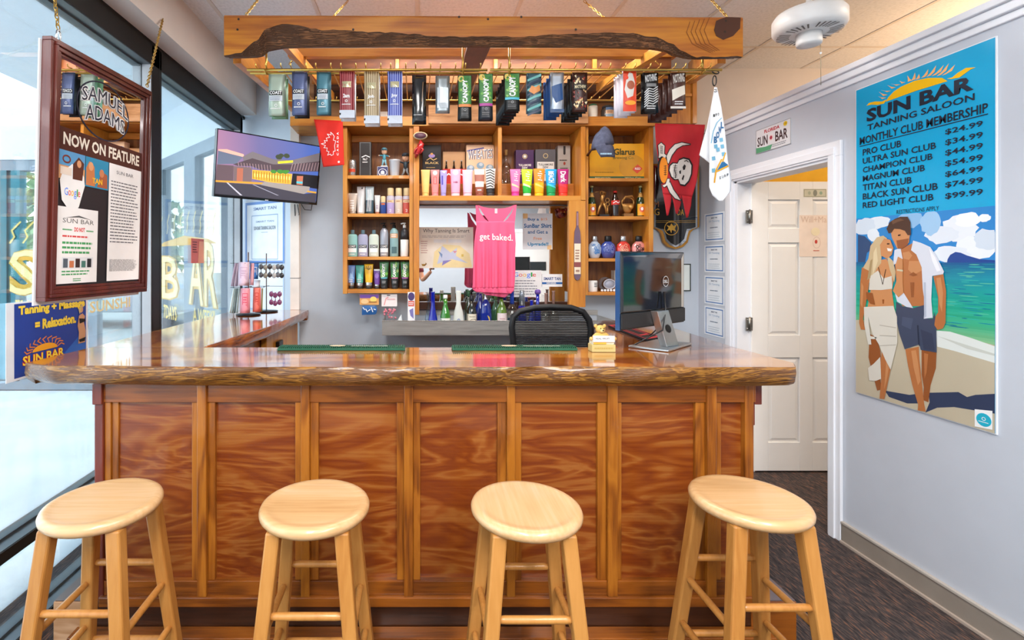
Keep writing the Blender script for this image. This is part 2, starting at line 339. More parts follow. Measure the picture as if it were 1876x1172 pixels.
b = MB(); b.box(XR+.13, 6.1, 5.4, 5.5, 0, CEIL, YELLOW); b.box(XR+.13, 6.1, YB-.02, YB-.005, 0, 2.36, YELLOW); struct(b.build('wall_yellow'))
# soffit over the window
b = MB(); b.box(XL-.2, -1.37, -3.1, 4.22, 2.72, CEIL+.05, BEIGE); struct(b.build('wall_left_soffit', bev=0))
# ---------------------------------------------------------------- left window wall
FR = [M('17130f', .4, .4), ALU, M('c2c4c8', .4)]
def wframe(name, y0, y1, end_l, end_r):
    b = MB(); X0, X1 = XL-.11, XL
    for (za, zb) in ((2.59, 2.705), (.376, .42), (0, .05)):
        b.box(X0, X1, y0, y1, za, zb, BRONZE); b.box(X0, X0+.05, y0, y1, za-(.012 if za > 1 else -.0), zb+(.012 if za < 1 else 0), ALU); b.box(X0+.052, X1-.006, y0+.001, y1-.001, zb-.001 if za < 1 else za+.001, zb+.002 if za < 1 else za-.002, ALU)
    for (ya, yb) in ((y0, y0+end_l), (y1-end_r, y1)):
        b.box(X0, X1, ya, yb, 0, 2.70, BRONZE); b.box(X0+.001, X0+.045, ya-.003, yb+.003, .05, 2.6, FR[2]); b.box(X0+.055, X1-.004, ya-.003, yb+.003, .05, 2.6, FR[2])
    f = struct(b.build(name, bev=.002))
    g = MB(); g.box(XL-.058, XL-.052, y0+.02, y1-.02, .03, 2.62, GLASS); g.build('pane', f)
    return f
wframe('window_1', -3.1, 2.87, .05, .085); wframe('window_2', 2.872, 4.24, .02, .05)
b = MB(); b.box(XL-.11, XL, -3.1, 4.3, 2.705, 2.73, BRONZE); struct(b.build('trim_5'))
c = MB(); c.box(XJ-.055, XJ+.015, YB-.07, YB-.01, 1.09, 2.73, M('f0e8df', .5)); c.box(XJ-.057, XJ+.017, YB-.072, YB-.01, 1.335, 1.34, M('555555')); struct(c.build('trim_6', bev=.006))
# ---------------------------------------------------------------- outside
EXT = M('e4eaee', .8, noise=.02); PAVE = CONC
b = MB(); b.box(-9, XL-.12, -4, 5.7, -.08, -.01, PAVE); struct(b.build('floor_walkway'))
b = MB(); b.box(-3.6, XL-.12, -4, 6.4, 3.1, 3.2, EXT); struct(b.build('ceiling_walkway'))
g = MB(); g.box(-40, 20, 6.4, 60, -.2, -.1, M('9aa09c', .9)); g.box(-40, -9, -20, 6.4, -.2, -.1, M('9aa09c', .9)); struct(g.build('floor_parking'))
TEAL = M('3f7f8c', .35, .5); GREY = M('8e9aa3', .4, .4)
fA = MB()
for z0, z1 in ((2.5, 2.62), (.0, .12)): fA.box(-5.6, -2.95, 5.60, 5.70, z0, z1, GREY)
for px in (4, 28, 92, 170, 250): x = (px-CX)*5.6/F; fA.box(x-.05, x+.05, 5.60, 5.70, .1, 2.5, TEAL if px < 60 else GREY)
fA.box(-5.6, -2.95, 5.58, 5.72, 2.62, 3.2, EXT); ffa = struct(fA.build('window_3'))
PA = Plane((-4, 5.6, 1.48), (1, 0, 0)); g = MB(); g.box(-5.6, -2.95, 5.645, 5.65, .1, 2.5, GLASS); g.build('pane', ffa)
B0, B1 = Vector((-2.98, 5.66, 0)), Vector((-1.75, 4.40, 0)); dB = (B1-B0).normalized(); PB = Plane((B0.x, B0.y, 1.48), dB)
def bbox3(mb, t0, t1, z0, z1, m, th=.09, off=0):
    a = B0+dB*t0; c = B0+dB*t1; n = PB.N*-th; o = PB.N*off
    mb.hexa([a+o+Vector((0, 0, z0)), c+o+Vector((0, 0, z0)), c+o+n+Vector((0, 0, z0)), a+o+n+Vector((0, 0, z0))], [a+o+Vector((0, 0, z1)), c+o+Vector((0, 0, z1)), c+o+n+Vector((0, 0, z1)), a+o+n+Vector((0, 0, z1))], m)
fb = MB(); LB = (B1-B0).length
bbox3(fb, 0, LB, 2.5, 2.62, GREY); bbox3(fb, 0, LB, 0, .35, GREY)
for px0, px1 in ((290, 298), (337, 357), (405, 425)): bbox3(fb, PB.px(px0, 476)[0], min(LB, PB.px(px1, 476)[0]), .3, 2.5, GREY)
bbox3(fb, 0, LB, 2.62, 3.2, EXT); ffb = struct(fb.build('window_4'))
g = MB(); bbox3(g, 0, LB, .3, 2.5, GLASS, .006, -.04); g.build('pane', ffb)
GOLD = M('f0d070', .4, noise=0); GOLDR = M('d8a83c', .4, noise=0)
def ptext(art, P, t, xl, yb, xr, yt, m, l=2, bold=.02, **k):
    u0, v0 = P.px(xl, yb); u1, _ = P.px(xr, yb); _, v1 = P.px(xl, yt); art.text(t, u0, v0, u1, v1, m, l, bold, **k)
for P, par, name, items in ((PA, ffa, 'gold_lettering', (('S', 20, 540, 75, 458), ('UN', 100, 540, 225, 458), ('"HOME OF', 30, 566, 150, 549))), (PB, ffb, 'gold_lettering', (('B', 300, 545, 330, 470), ('AR', 350, 555, 401, 445), ('7DAYS', 302, 582, 326, 557), ('A WEEK"', 356, 588, 396, 562)))):
    a = Art()
    for t, xl, yb, xr, yt in items:
        big = yb-yt > 40
        if big: ptext(a, P, t, xl-2, yb+2, xr+2, yt-2, GOLDR, 20, .05); ptext(a, P, t, xl, yb, xr, yt, M('f6e09a', .5, noise=0), 30, .0)
        else: ptext(a, P, t, xl, yb, xr, yt, GOLD, 20, .02)
    if P is PB:
        for k in range(9):
            x, y = P.px(296+k*12, 430-5*math.sin(k/8*PI)); a.line([(x, y), (x+.03, y+.07), (x+.01, y+.12), (x+.07, y+.2)], .016, GOLD, 20)
        u0, v0 = P.px(292, 452); u1, v1 = P.px(400, 436); a.poly([(u0, v0), (u1, v0), (u1-.2, v1), ((u0+u1)/2, v1+.05), (u0+.2, v1)], GOLDR, 18)
    else:
        for k in range(9):
            x, y = P.px(20+k*24, 445); a.line([(x, y), (x+.05, y+.07), (x+.02, y+.14), (x+.12, y+.24)], .018, GOLD, 20)
    a.build(name, par, P.map)
# something beyond the far glass: trees and a parked car
LEAF = noisemat(['3f6a3a', '6f9a5c', 'a8c890'], 6, .8)
def tree(x, y, h, r, label):
    t = thing('tree', label, 'tree', (x, y, -.1), 'trees beyond the parking lot')
    b = MB(); b.tube([(x, y, -.1), (x+.1, y, h*.5), (x, y, h*.8)], [.16, .11, .05], M('5a4636', .9)); b.build('trunk', t)
    b = MB(); rr = random.Random(int(x*10))
    for k in range(260):
        a = rr.random()*2*PI; q = r*(rr.random()**.5); zz = h*.35+h*.65*rr.random(); p = Vector((x+q*math.cos(a), y+q*math.sin(a)*.7, zz)); s_ = .22
        d = Vector((rr.uniform(-1, 1), rr.uniform(-1, 1), rr.uniform(-1, 1))).normalized()*s_; e = Vector((rr.uniform(-1, 1), rr.uniform(-1, 1), rr.uniform(-1, 1))).normalized()*s_
        b.add([p-d, p+e, p+d, p-e], [(0, 1, 2, 3)], LEAF)
    b.build('foliage', t, recalc=False)
for k, (x, y, h, r) in enumerate(((-12.5, 15, 4.2, 1.6), (-15.5, 17.5, 5.0, 1.9), (-9.3, 17, 3.4, 1.3))): tree(x, y, h, r, ['green tree behind the shop window left of the brown hanging mirror', 'green tree at the far left edge beyond the glass', 'small green tree hidden mostly behind the brown hanging mirror'][k])
c0 = thing('car', 'silver parked car seen through the glass above the left end of the bar', 'car', (-7.2, 12, -.1))
cb = MB(); sec = [(-2.1, .35, .55, .7), (-1.9, .3, .85, .82), (-1.0, .28, .95, .86), (-.6, .28, 1.38, .8), (.7, .28, 1.42, .8), (1.3, .28, 1.0, .86), (2.0, .3, .85, .82), (2.2, .4, .6, .7)]
cb.loft([[(-7.2+x, 12-w_, z0), (-7.2+x, 12+w_, z0), (-7.2+x, 12+w_, z0+(z1-z0)*.6), (-7.2+x, 12+w_*.75, z1), (-7.2+x, 12-w_*.75, z1), (-7.2+x, 12-w_, z0+(z1-z0)*.6)] for x, z0, z1, w_ in sec], M('aab4bc', .3, .5)); cb.build('body', c0, bev=.03)
for x in (-1.35, 1.35):
    wb = MB(); wb.lathe((-7.2+x, 11.32, .22), [(.3, -.1), (.32, -.06), (.32, .06), (.3, .1)], BLACK, 20, axis='y'); wb.build('wheel', c0)
wb = MB(); wb.box(-7.75, -6.6, 11.26, 11.3, .95, 1.25, M('1d2a33', .1)); wb.build('side_window', c0)

# ---------------------------------------------------------------- the bar: body
YF = 1.87
def X_(px, Y=YF): return (px-CX)*Y/F
def Z_(py, Y=YF): return HC-(py-CY)*Y/F
bar = thing('bar_counter_base', 'brown panelled wooden bar front with a stepped plinth behind the stools', 'bar', (0, YF, 0))
zt = 1.015; zb = Z_(1108); zr = Z_(737); zr2 = Z_(1064); zr3 = Z_(1090)
b = MB(); b.box(X_(188), X_(1372), YF+.03, YF+.05, zb, zt, PLYS); b.build('back_panel', bar)
edges = [(213, 350), (393, 540), (583, 727), (770, 912), (956, 1096), (1140, 1276), (1323, 1362)]
for i, (a, c) in enumerate(edges):
    q = MB(); q.box(X_(a)-.01, X_(c)+.01, YF+.022, YF+.032, zr2-.01, zr+.01, wood(['6c2a0a', '7e3a0c', '8a4614', '9c6029'], 'x', 2.0, .3, .4, 4.5, 2.0, .36, 14, off=i*1.7)); q.build('panel', bar)
for (a, c) in ((363, 380), (552, 568), (740, 757), (928, 943), (1112, 1130), (1293, 1310)):
    q = MB(); q.box(X_(a), X_(c), YF-.012, YF+.03, zr3, zt, BARZ); q.build('stile', bar, bev=.003)
for (a, c) in ((190, 201), (201, 213), (350, 363), (380, 393), (540, 552), (568, 583), (727, 740), (757, 770), (912, 928), (943, 956), (1096, 1112), (1130, 1140), (1276, 1293), (1310, 1323)):
    q = MB(); q.box(X_(a), X_(c), YF+(.006 if a != 201 else .014), YF+.03, zr2, zr, BARZ); q.build('batten', bar, bev=.002)
q = MB(); q.box(X_(176), X_(1385), YF, YF+.03, zr, zt, BARX); q.build('top_rail', bar, bev=.002)
q = MB(); q.box(X_(190), X_(1372), YF, YF+.03, zr3, zr2, BARX); q.build('bottom_rail', bar, bev=.002)
q = MB(); q.box(X_(184), X_(1378), YF-.014, YF+.03, zb, zr3, BARX); q.build('base_trim', bar, bev=.004)
q = MB(); q.box(X_(174), X_(190), YF-.004, YF+.06, zb, zr, REDW); q.build('corner_post', bar, bev=.003)
q = MB(); q.box(X_(1364), X_(1380), YF-.004, YF+.06, zb, zr+.1, BARZ); q.build('corner_post', bar, bev=.003)
q = MB(); q.box(X_(172), X_(190), YF-.012, YF+.08, zr-.006, zt, REDW); q.build('corner_block', bar, bev=.003)
q = MB()
for k, (w_, z0) in enumerate(((.035, .78), (.062, .86))): q.box(1.275, 1.275+w_, YF+.03, YF+.2, z0+.06, zt-(.0 if k else .05), REDW)
q.build('corbel', bar, bev=.003)
q = MB(); q.box(X_(180), -.97, YF+.102, 3.84, zb, zt, BARZ); q.build('side_cabinet', bar); q = MB(); q.box(.92, X_(1378), YF+.102, 2.35, zb, zt, BARZ); q.build('side_cabinet', bar)
q = MB(); q.box(X_(180), X_(1378), YF+.05, YF+.1, zb, zt, BARZ); q.build('inner_panel', bar)
q = MB(); q.box(-.965, -.93, 3.05, 3.845, .3, 1.012, ORANGEZ); q.build('end_panel', bar, bev=.002)
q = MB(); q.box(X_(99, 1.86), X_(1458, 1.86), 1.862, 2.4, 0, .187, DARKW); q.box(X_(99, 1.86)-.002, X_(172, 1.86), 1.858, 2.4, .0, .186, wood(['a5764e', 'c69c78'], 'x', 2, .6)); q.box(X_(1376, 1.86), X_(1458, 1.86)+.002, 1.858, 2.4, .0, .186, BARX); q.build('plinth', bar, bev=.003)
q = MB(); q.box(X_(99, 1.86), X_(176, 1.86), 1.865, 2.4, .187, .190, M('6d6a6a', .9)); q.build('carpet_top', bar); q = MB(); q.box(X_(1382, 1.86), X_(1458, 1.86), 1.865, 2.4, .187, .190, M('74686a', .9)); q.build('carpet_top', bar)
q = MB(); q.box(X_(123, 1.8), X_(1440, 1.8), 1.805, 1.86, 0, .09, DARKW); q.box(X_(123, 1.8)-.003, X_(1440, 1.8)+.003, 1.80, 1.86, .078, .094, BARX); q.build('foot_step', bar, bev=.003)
# ---------------------------------------------------------------- the bar: live-edge top (three slabs)
ZT = HC-.39
bt = thing('bar_countertop', 'glossy live-edge wooden bar top with bark edge facing the stools', 'bar top', (0, 1.95, ZT-.07), None)
def slab(name, outline, mt, me_, th=.075, live=(), seed=3):
    """outline: ccw list of (x, y, live 0/1); live sides get a rough rounded bark edge"""
    rr = random.Random(seed); pts = []
    n = len(outline)
    for i in range(n):
        a = outline[i]; c = outline[(i+1) % n]; L_ = math.hypot(c[0]-a[0], c[1]-a[1]); k = max(1, int(L_/.03)) if a[2] else 1
        for j in range(k):
            t = j/k; pts.append((a[0]+(c[0]-a[0])*t, a[1]+(c[1]-a[1])*t, a[2] or outline[i-1][2] if j == 0 else a[2]))
    m = len(pts); cx = sum(p[0] for p in pts)/m; cy = sum(p[1] for p in pts)/m; nrm = []
    for i in range(m):
        a = pts[i-1]; c = pts[(i+1) % m]; d = Vector((c[0]-a[0], c[1]-a[1])).normalized(); nrm.append(Vector((d.y, -d.x)))
    ph = [rr.random()*6 for _ in range(6)]
    def wob(i, s, am): x, y = pts[i][:2]; return am*(math.sin(x*7+y*3+ph[0]+s)*.5+math.sin(x*19+y*9+ph[1]+s*2)*.3+math.sin(x*47+ph[2]+s*3)*.2)
    prof = [(.002, 0), (.007, -.003), (.009, -.02), (.006, -.04), (-.004, -.06), (-.028, -th)]
    rings = []
    for s, (o, z) in enumerate(prof):
        rg = []
        for i, p in enumerate(pts):
            if p[2]: q = o+wob(i, s*.6, .011)+(rr.uniform(-.002, .002) if 0 < s < 5 else 0); zz = z+wob(i, s+9, .004)*(1 if s in (1, 2, 3, 4) else 0)+(wob(i, 3, .006) if s == 5 else 0)
            else: q = 0; zz = z
            rg.append((p[0]+nrm[i].x*q, p[1]+nrm[i].y*q, ZT+zz))
        rings.append(rg)
    b = MB(); t = tessellate_polygon([[Vector((p[0], p[1], 0)) for p in rings[0]]]); b.add(rings[0], [tuple(q) for q in t], mt)
    t = tessellate_polygon([[Vector((p[0], p[1], 0)) for p in rings[-1]]]); b.add(rings[-1], [tuple(q) for q in t], mt)
    b.loft(rings, me_, cap=False); return b.build(name, bt)
slab('front_slab', [(-1.36, 1.815, 1), (-.4, 1.79, 1), (.5, 1.80, 1), (1.38, 1.79, 1), (1.43, 1.86, 0), (1.42, 2.19, 0), (-1.45, 2.19, 0), (-1.478, 1.86, 1)], SLAB, LIVE)
slab('left_return_slab', [(-.95, 2.192, 0), (-.95, 2.25, 1), (-.87, 2.9, 1), (-.845, 3.84, 0), (-1.40, 3.84, 0), (-1.45, 2.192, 0)], SLABY, wood(['5a2a10', 'a0521a', 'b8681c'], 'y', 2, .2, .8, 3), seed=5)
slab('right_return_slab', [(1.42, 2.192, 0), (1.47, 2.9, 1), (1.50, 3.15, 1), (1.2, 3.16, 1), (1.05, 2.9, 1), (.90, 2.192, 0)], wood(['3a1a10', '6a3418', '7c4a30', '93705a'], 'y', 1.5, .15, 1, 3.5, 2, .4, 8, .02), wood(['3a1408', '7a3410', 'a85214'], 'y', 2, .2, .8, 3), seed=8)
# ---------------------------------------------------------------- stools
def stool(cx, cy, label, axis='x'):
    t = thing('bar_stool', label, 'bar stool', (cx, cy, 0), 'bar stools along the bar front')
    b = MB(); m = wood(['b5834e', 'c69a68', 'd0a676', 'd8b28a'], axis, 1.3, .38, .35, 2.2, .6, .6, 10, .01)
    b.lathe((cx, cy, 0), [(.02, .7375), (.12, .7375), (.135, .7385), (.142, .7405), (.154, .7405), (.162, .736), (.166, .727), (.165, .718), (.158, .709), (.148, .705), (.02, .705)], m, 48); b.build('seat', t)
    S = (lambda z: .097+.068*(.71-z)/.71)
    for sx in (-1, 1):
        for sy in (-1, 1):
            q = MB(); h = .021
            a = (cx+sx*S(0), cy+sy*S(0)); c = (cx+sx*S(.71), cy+sy*S(.71)); k = .019
            q.hexa([(a[0]-k, a[1]-k, 0), (a[0]+k, a[1]-k, 0), (a[0]+k, a[1]+k, 0), (a[0]-k, a[1]+k, 0)], [(c[0]-h, c[1]-h, .708), (c[0]+h, c[1]-h, .708), (c[0]+h, c[1]+h, .708), (c[0]-h, c[1]+h, .708)], STOOLZ); q.build('leg', t, bev=.006)
    for z in (.475, .20):
        for sy in (-1, 1):
            q = MB(); s_ = S(z); q.tube([(cx-s_, cy+sy*s_, z), (cx-s_*.7, cy+sy*s_, z), (cx+s_*.7, cy+sy*s_, z), (cx+s_, cy+sy*s_, z)], [.008, .011, .011, .008], STOOLZ, 10); q.build('rung', t)
    for z in (.41, .255):
        for sx in (-1, 1):
            q = MB(); s_ = S(z); q.tube([(cx+sx*s_, cy-s_, z), (cx+sx*s_, cy-s_*.7, z), (cx+sx*s_, cy+s_*.7, z), (cx+sx*s_, cy+s_, z)], [.008, .011, .011, .008], STOOLZ, 10); q.build('rung', t)
stool(-.965, 1.515, 'light wood bar stool at the far left, nearest the windows'); stool(-.31, 1.505, 'light wood bar stool with seat grain running across, right of the one by the window')
stool(.332, 1.492, 'light wood bar stool with orange grain streaks running front to back', 'y'); stool(1.04, 1.54, 'light wood bar stool nearest the doorway and grey carpet')
def FA(Y): return lambda u, v, l: W(u, v, Y-l*.0007)
# ---------------------------------------------------------------- canopy
cn = thing('bar_canopy', 'orange timber canopy with a live-edge bark beam hanging over the bar', 'canopy', (.3, 2.2, 2.39))
b = MB(); n = 90; rr = random.Random(4)
def beam_lo(px):     # lower edge of the beam (y pixel) and upper edge of the bark band
    P_ = [(411, 104, 103), (440, 104, 97), (468, 103, 78), (490, 90, 52), (520, 86, 45), (600, 84, 56), (700, 83, 60), (830, 84, 68), (950, 84, 68), (1050, 85, 62), (1140, 86, 60), (1200, 88, 68), (1228, 92, 80), (1248, 101, 93), (1275, 106, 105), (1362, 105, 104)]
    for a, c in zip(P_[:-1], P_[1:]):
        if px <= c[0]: t = (px-a[0])/(c[0]-a[0]); t = t*t*(3-2*t); return a[1]+(c[1]-a[1])*t, a[2]+(c[2]-a[2])*t
    return 105, 104
rings = []
for i in range(n+1):
    px = 411+(1360-411)*i/n; lo, mid = beam_lo(px); hi = 28+4*i/n; x = X_(px, 2.2); j = lambda a: rr.uniform(-a, a)
    zz = lambda py: Z_(py, 2.2); kk = lo-mid
    rings.append([(x, 2.262, zz(hi)), (x, 2.2, zz(hi)), (x, 2.196, zz(hi+3)), (x, 2.196, zz(mid+j(1.2))), (x, 2.206+min(.01, kk*.001)+j(.004), zz(mid+kk*.3+j(.8))), (x, 2.215+min(.02, kk*.001)+j(.005), zz(mid+kk*.65+j(.8))), (x, 2.222+min(.02, kk*.001), Z_(lo-1, 2.235)), (x, 2.262, Z_(lo+3, 2.262))])
k0 = len(b.v); b.v += [Vector(q) for r in rings for q in r]; fm_ = b.mat(BEAMF); bm_ = b.mat(BARK); m8 = 8
for i in range(n):
    for a in range(m8):
        c = (a+1) % m8; b.f.append([k0+i*m8+a, k0+i*m8+c, k0+(i+1)*m8+c, k0+(i+1)*m8+a]); b.mi.append(bm_ if 3 <= a <= 6 else fm_); b.sm.append(False)
for i in (0, n): b.f.append([k0+i*m8+a for a in range(m8)]); b.mi.append(fm_); b.sm.append(False)
bo = b.build('front_beam', cn)
a = Art(); kn = M('4a2410', .6)
a.poly([(1308, 55), (1312, 38), (1330, 31), (1357, 32), (1356, 52), (1343, 66), (1325, 73), (1312, 66)], kn, 1)
for x, y in ((437, 35), (435, 54), (647, 54), (894, 35), (1055, 54), (1330, 38), (1328, 58), (841, 31), (955, 31)): q = Art(); q.ell(x, y, 2.2, 2.2, M('2a1a10'), 2, 8); q.build('nail_head', cn, FA(2.1955))
for k in range(5): a.line([(1300-k*9, 32+k*2), (1290-k*8, 55+k), (1300-k*8, 80), (1318-k*4, 92+k)], 1.1, M('7a4012'), 1)
a.build('knot_marks', cn, FA(2.1955))
def plank(p, q, w_, h, m, name='plank', par=cn, bev=.002):   # p, q: bottom centre at both ends
    b = MB(); b.hexa([(p[0]-w_/2, p[1], p[2]), (p[0]+w_/2, p[1], p[2]), (q[0]+w_/2, q[1], q[2]), (q[0]-w_/2, q[1], q[2])], [(p[0]-w_/2, p[1], p[2]+h), (p[0]+w_/2, p[1], p[2]+h), (q[0]+w_/2, q[1], q[2]+h), (q[0]-w_/2, q[1], q[2]+h)], m); return b.build(name, par, bev=bev)
plank((-.84, 2.302, 2.40), (-.90, 3.60, 2.565), .04, .15, ORANGEY, 'side_board'); plank((1.43, 2.302, 2.40), (2.01, 3.60, 2.77), .04, .15, ORANGEY, 'side_board')
plank((-.62, 2.302, 2.475), (-.60, 3.5, 2.62), .03, .05, ORANGEY, 'batten'); plank((1.205, 2.302, 2.475), (1.30, 3.5, 2.68), .04, .05, ORANGEY, 'batten'); plank((.295, 2.302, 2.48), (.33, 3.5, 2.68), .11, .02, MAROON, 'centre_plank')
def bx(par, name, px0, px1, py0, py1, Y0, Y1, m, bev=.002):
    b = MB(); b.box(X_(px0, Y0), X_(px1, Y0), Y0, Y1, Z_(py0, Y0), Z_(py1, Y0), m); return b.build(name, par, bev=bev)
bx(cn, 'cross_beam', 527, 1190, 88, 103, 2.62, 2.66, ORANGE)
bx(cn, 'rear_board', 560, 1230, 104, 137, 3.30, 3.32, wood(['5a2a10', '7a4420', '8a5026'], 'x', 1.5, .5))
for px in (727, 908, 1090): bx(cn, 'stub_post', px-3, px+4, 103, 126, 3.27, 3.297, ORANGEZ)
bx(cn, 'rear_beam', 545, 1240, 96, 104, 3.28, 3.34, ORANGE)
# chains
def chain(label, p, q, par=None, lk=.028, r=.0019, m=BRASS, wd=.007):
    b = MB(); p = Vector(p); q = Vector(q); d = (q-p); L_ = d.length; d.normalize(); side = d.cross(Vector((.3, 1, .1))).normalized(); s2 = d.cross(side); k = int(L_/(lk*.72))
    for i in range(k): b.torus(p+d*(lk*.5+(L_-lk)*i/max(1, k-1)), wd*.8, r, m, side if i % 2 else s2, d, 10, 5, lk*.5/(wd*.8))
    o = b.build('hanging_chain', None, recalc=False); tag(o, label, 'chain', None); return o
chain('gold chain rising from the top left corner of the timber canopy', W(450, 28, 2.25), (-.74, 2.62, CEIL)); chain('gold chain rising from the top right corner of the timber canopy', W(1333, 32, 2.25), (1.45, 2.62, CEIL))
chain('gold chain from the left inner canopy frame up behind the beam', W(529, 118, 2.66), (-.40, 2.88, CEIL)); chain('gold chain from the right inner canopy frame up behind the beam', W(1207, 118, 2.66), (.98, 2.88, CEIL))
# ---------------------------------------------------------------- brass glass rack
def rack(label, xa, xb, hang):
    t = thing('glass_rack', label, 'rack', (X_((xa+xb)/2, 2.25), 2.45, 2.34)); z = HC+.87
    for y in (2.25, 2.29, 2.68):
        b = MB(); b.tube([(X_(xa, 2.25), y, z), (X_(xb, 2.25), y, z)], .0065 if y < 2.5 else .005, BRASS, 8); b.build('rail', t)
    x = X_(xa, 2.25)+.045; k = 0
    while x < X_(xb, 2.25)-.01:
        b = MB(); b.tube([(x, 2.225, z+.022), (x, 2.232, z+.009), (x, 2.27, z+.0085), (x, 2.70, z+.0085), (x+.012, 2.72, z+.01), (x+.018, 2.71, z+.03)], .0026, BRASS, 6); b.build('rod', t); x += .045 if k % 2 == 0 else .0685; k += 1
    for h in hang:
        b = MB(); xx = X_(h, 2.27); b.tube([(xx, 2.27, z-.015), (xx, 2.27, z+.11)], .005, BRASS, 8); b.tube([(xx, 2.24, z), (xx, 2.27, z-.012), (xx, 2.30, z)], .004, BRASS, 6); b.build('hanger', t)
rack('left half of the brass stemware rack under the canopy beam', 453, 893, (488, 848)); rack('right half of the brass stemware rack under the canopy beam', 898, 1322, (933, 1287))
# ---------------------------------------------------------------- lotion sachets on the rack
WT = M('f2f2f2', .5, noise=0); BK = M('0a0a0a', .5, noise=0)
def sachet(px0, px1, yt, yb, n, desc, front, backm, artf, Y=2.27, step=.035, drop=0, dx=0, group=None, backart=None):
    Yf = Y; x0, x1 = X_(px0, Yf), X_(px1, Yf); z0, z1 = Z_(yb, Yf), Z_(yt, Yf); w_ = x1-x0; cx = (x0+x1)/2
    def body(m):
        b = MB(); rings = []
        for t, th, ww in ((0, .0008, 1), (.07, .001, 1), (.14, .004, .99), (.35, .008, .98), (.6, .007, .98), (.82, .004, .985), (.9, .0008, 1), (1, .0008, 1)):
            z = z0+(z1-z0)*t; h = w_/2*ww; rings.append([(cx-h, Yf, z), (cx-h*.5, Yf-th*.8, z), (cx, Yf-th, z), (cx+h*.5, Yf-th*.8, z), (cx+h, Yf, z), (cx, Yf+th*.6, z)])
        b.loft(rings, m); return b
    t = thing('lotion_sachet', desc, 'sachet', (cx, Yf, z0), 'lotion sachets hanging from the brass rack')
    pb = body(front).build('pouch', t)
    def fm(u, v, l):
        p = W(u, v, Yf); s = min(1, abs(p.x-cx)/(w_/2)); tt = (p.z-z0)/(z1-z0); th = .0085*max(0, min(1, (tt-.05)/.25, (.95-tt)/.25)); return Vector((p.x, Yf-th*(1-s**2*.9)-.0016-l*.0006, p.z))
    a = Art(); artf(a, px0, px1, yt, yb); a.build('printed_label', pb, fm, 5)
    if n > 1:
        m0 = body(backm); prev = None
        words = ['second', 'third', 'fourth', 'fifth', 'sixth', 'seventh']
        for k in range(1, n):
            if prev is None: o = m0.build('lotion_sachet', None); o.location.y += step*.45; prev = o
            else: o = prev.copy(); COL.objects.link(o); o.location.y = prev.location.y+step; prev = o
            o.location.x += dx; o.location.z += drop+R.uniform(-.002, .002)
            tag(o, words[k-1]+' in the stack led by the '+' '.join(desc.split(',')[0].split()[:8]), 'sachet', 'lotion sachets hanging from the brass rack')
def a_coast(a, x0, x1, yt, yb):
    w_ = x1-x0; y = yt+(yb-yt)*.42; a.rect(x0+2, y+7, x1-5, y-1, BK); a.text('COAST', x0+3, y+6, x1-6, y, WT, 2, .02); a.rect(x0+2, y+18, x1-5, y+8, M('c9cfd6', .5)); a.lines(x0+3, y+17, x1-7, y+9, 3, M('8a93a0'), 2, 3)
    a.ring((x0+x1)/2-1, y+26, 2.6, 2.6, .9, WT, 2, 12); a.lines(x0+4, y+34, x1-7, y+29, 1, WT, 2, 5, .3)
def a_stripe(c, d):
    def f(a, x0, x1, yt, yb):
        yy = yb-14
        k = x0+1.5
        while k < x1-1: a.rect(k, yy, k+1.4, yt, M(c, .5, noise=0)); k += 4
        a.rect(x0+5, yt+33, x1-6, yt+22, M('b9b08c', .3, .5)); a.text(d, x0+7, yt+52, x1-9, yt+45, WT, 3, .03); a.ring((x0+x1)/2-1, yt+58, 2.4, 2.4, .9, WT, 3, 12); a.lines(x0+5, yt+66, x1-6, yt+62, 1, WT, 3, 4, .35); a.rect(x0, yb, x1, yy, M('c5ccd8', .4)); a.rect(x0, yb-5, x0+3, yb-9, BK, 2)
    return f
def a_canopy(st):
    def f(a, x0, x1, yt, yb):
        rr = random.Random(int(x0)); g = ['3f8a3a', '6aa83e', '2c6a34', '8ab85a']
        h = yb-yt; a.rect(x0+1, yt+h*.66, x1-1, yt+1, M('3c7a3a', .4)); a.ell(x0+6, yt+7, 6, 6, M('d8b85a', .4), 2)
        for k in range(22):
            x = rr.uniform(x0+1, x1-7); y = yt+6+rr.random()*h*.55; a.poly([(x, y), (x+rr.uniform(1, 5), y+rr.uniform(-5, 0)), (x+5.5, y+rr.uniform(0, 4)), (x+2, y+3)], M(g[k % 4], .4), 2)
        a.text('CANOPY', x0+8, yt+h*.62, x1-8, yt+h*.1, WT, 4, .04, rot=1)
        if st: a.rect(x0+1, yt+h*.71, x1-1, yt+h*.65, M(st, .4, noise=0), 4)
        a.ring((x0+x1)/2, yt+h*.77, 2.3, 2.3, .8, M('b0b0b0'), 3, 12); a.lines(x0+6, yt+h*.9, x1-6, yt+h*.83, 2, M('808080'), 3, 3)
    return f
def a_black(a, x0, x1, yt, yb): a.lines(x0+3, yb-12, x1-4, yb-18, 1, M('cccccc'), 2, 2, .2); a.line([(x1-6, yt+14), (x1-8, yt+50)], 1.5, M('7a5a3a', .3), 1)
def a_silver(a, x0, x1, yt, yb): a.rect(x0+3, yb-8, x1-3, yt+22, M('b4bcc2', .35, .4), 1)
def a_wave(c1, c2, c3):
    def f(a, x0, x1, yt, yb):
        for k in range(8):
            y = yt+4+k*9; a.poly([(x0+1, y+8), (x1-1, y-3), (x1-1, y+2), (x0+1, y+12)], M(c1 if k % 2 else c2, .4, noise=0), 1)
        a.poly([(x0+3, yt+34), (x0+8, yt+24), (x0+15, yt+27), (x1-4, yt+22), (x1-3, yt+33), (x0+12, yt+40)], M(c3, .4), 3)
    return f
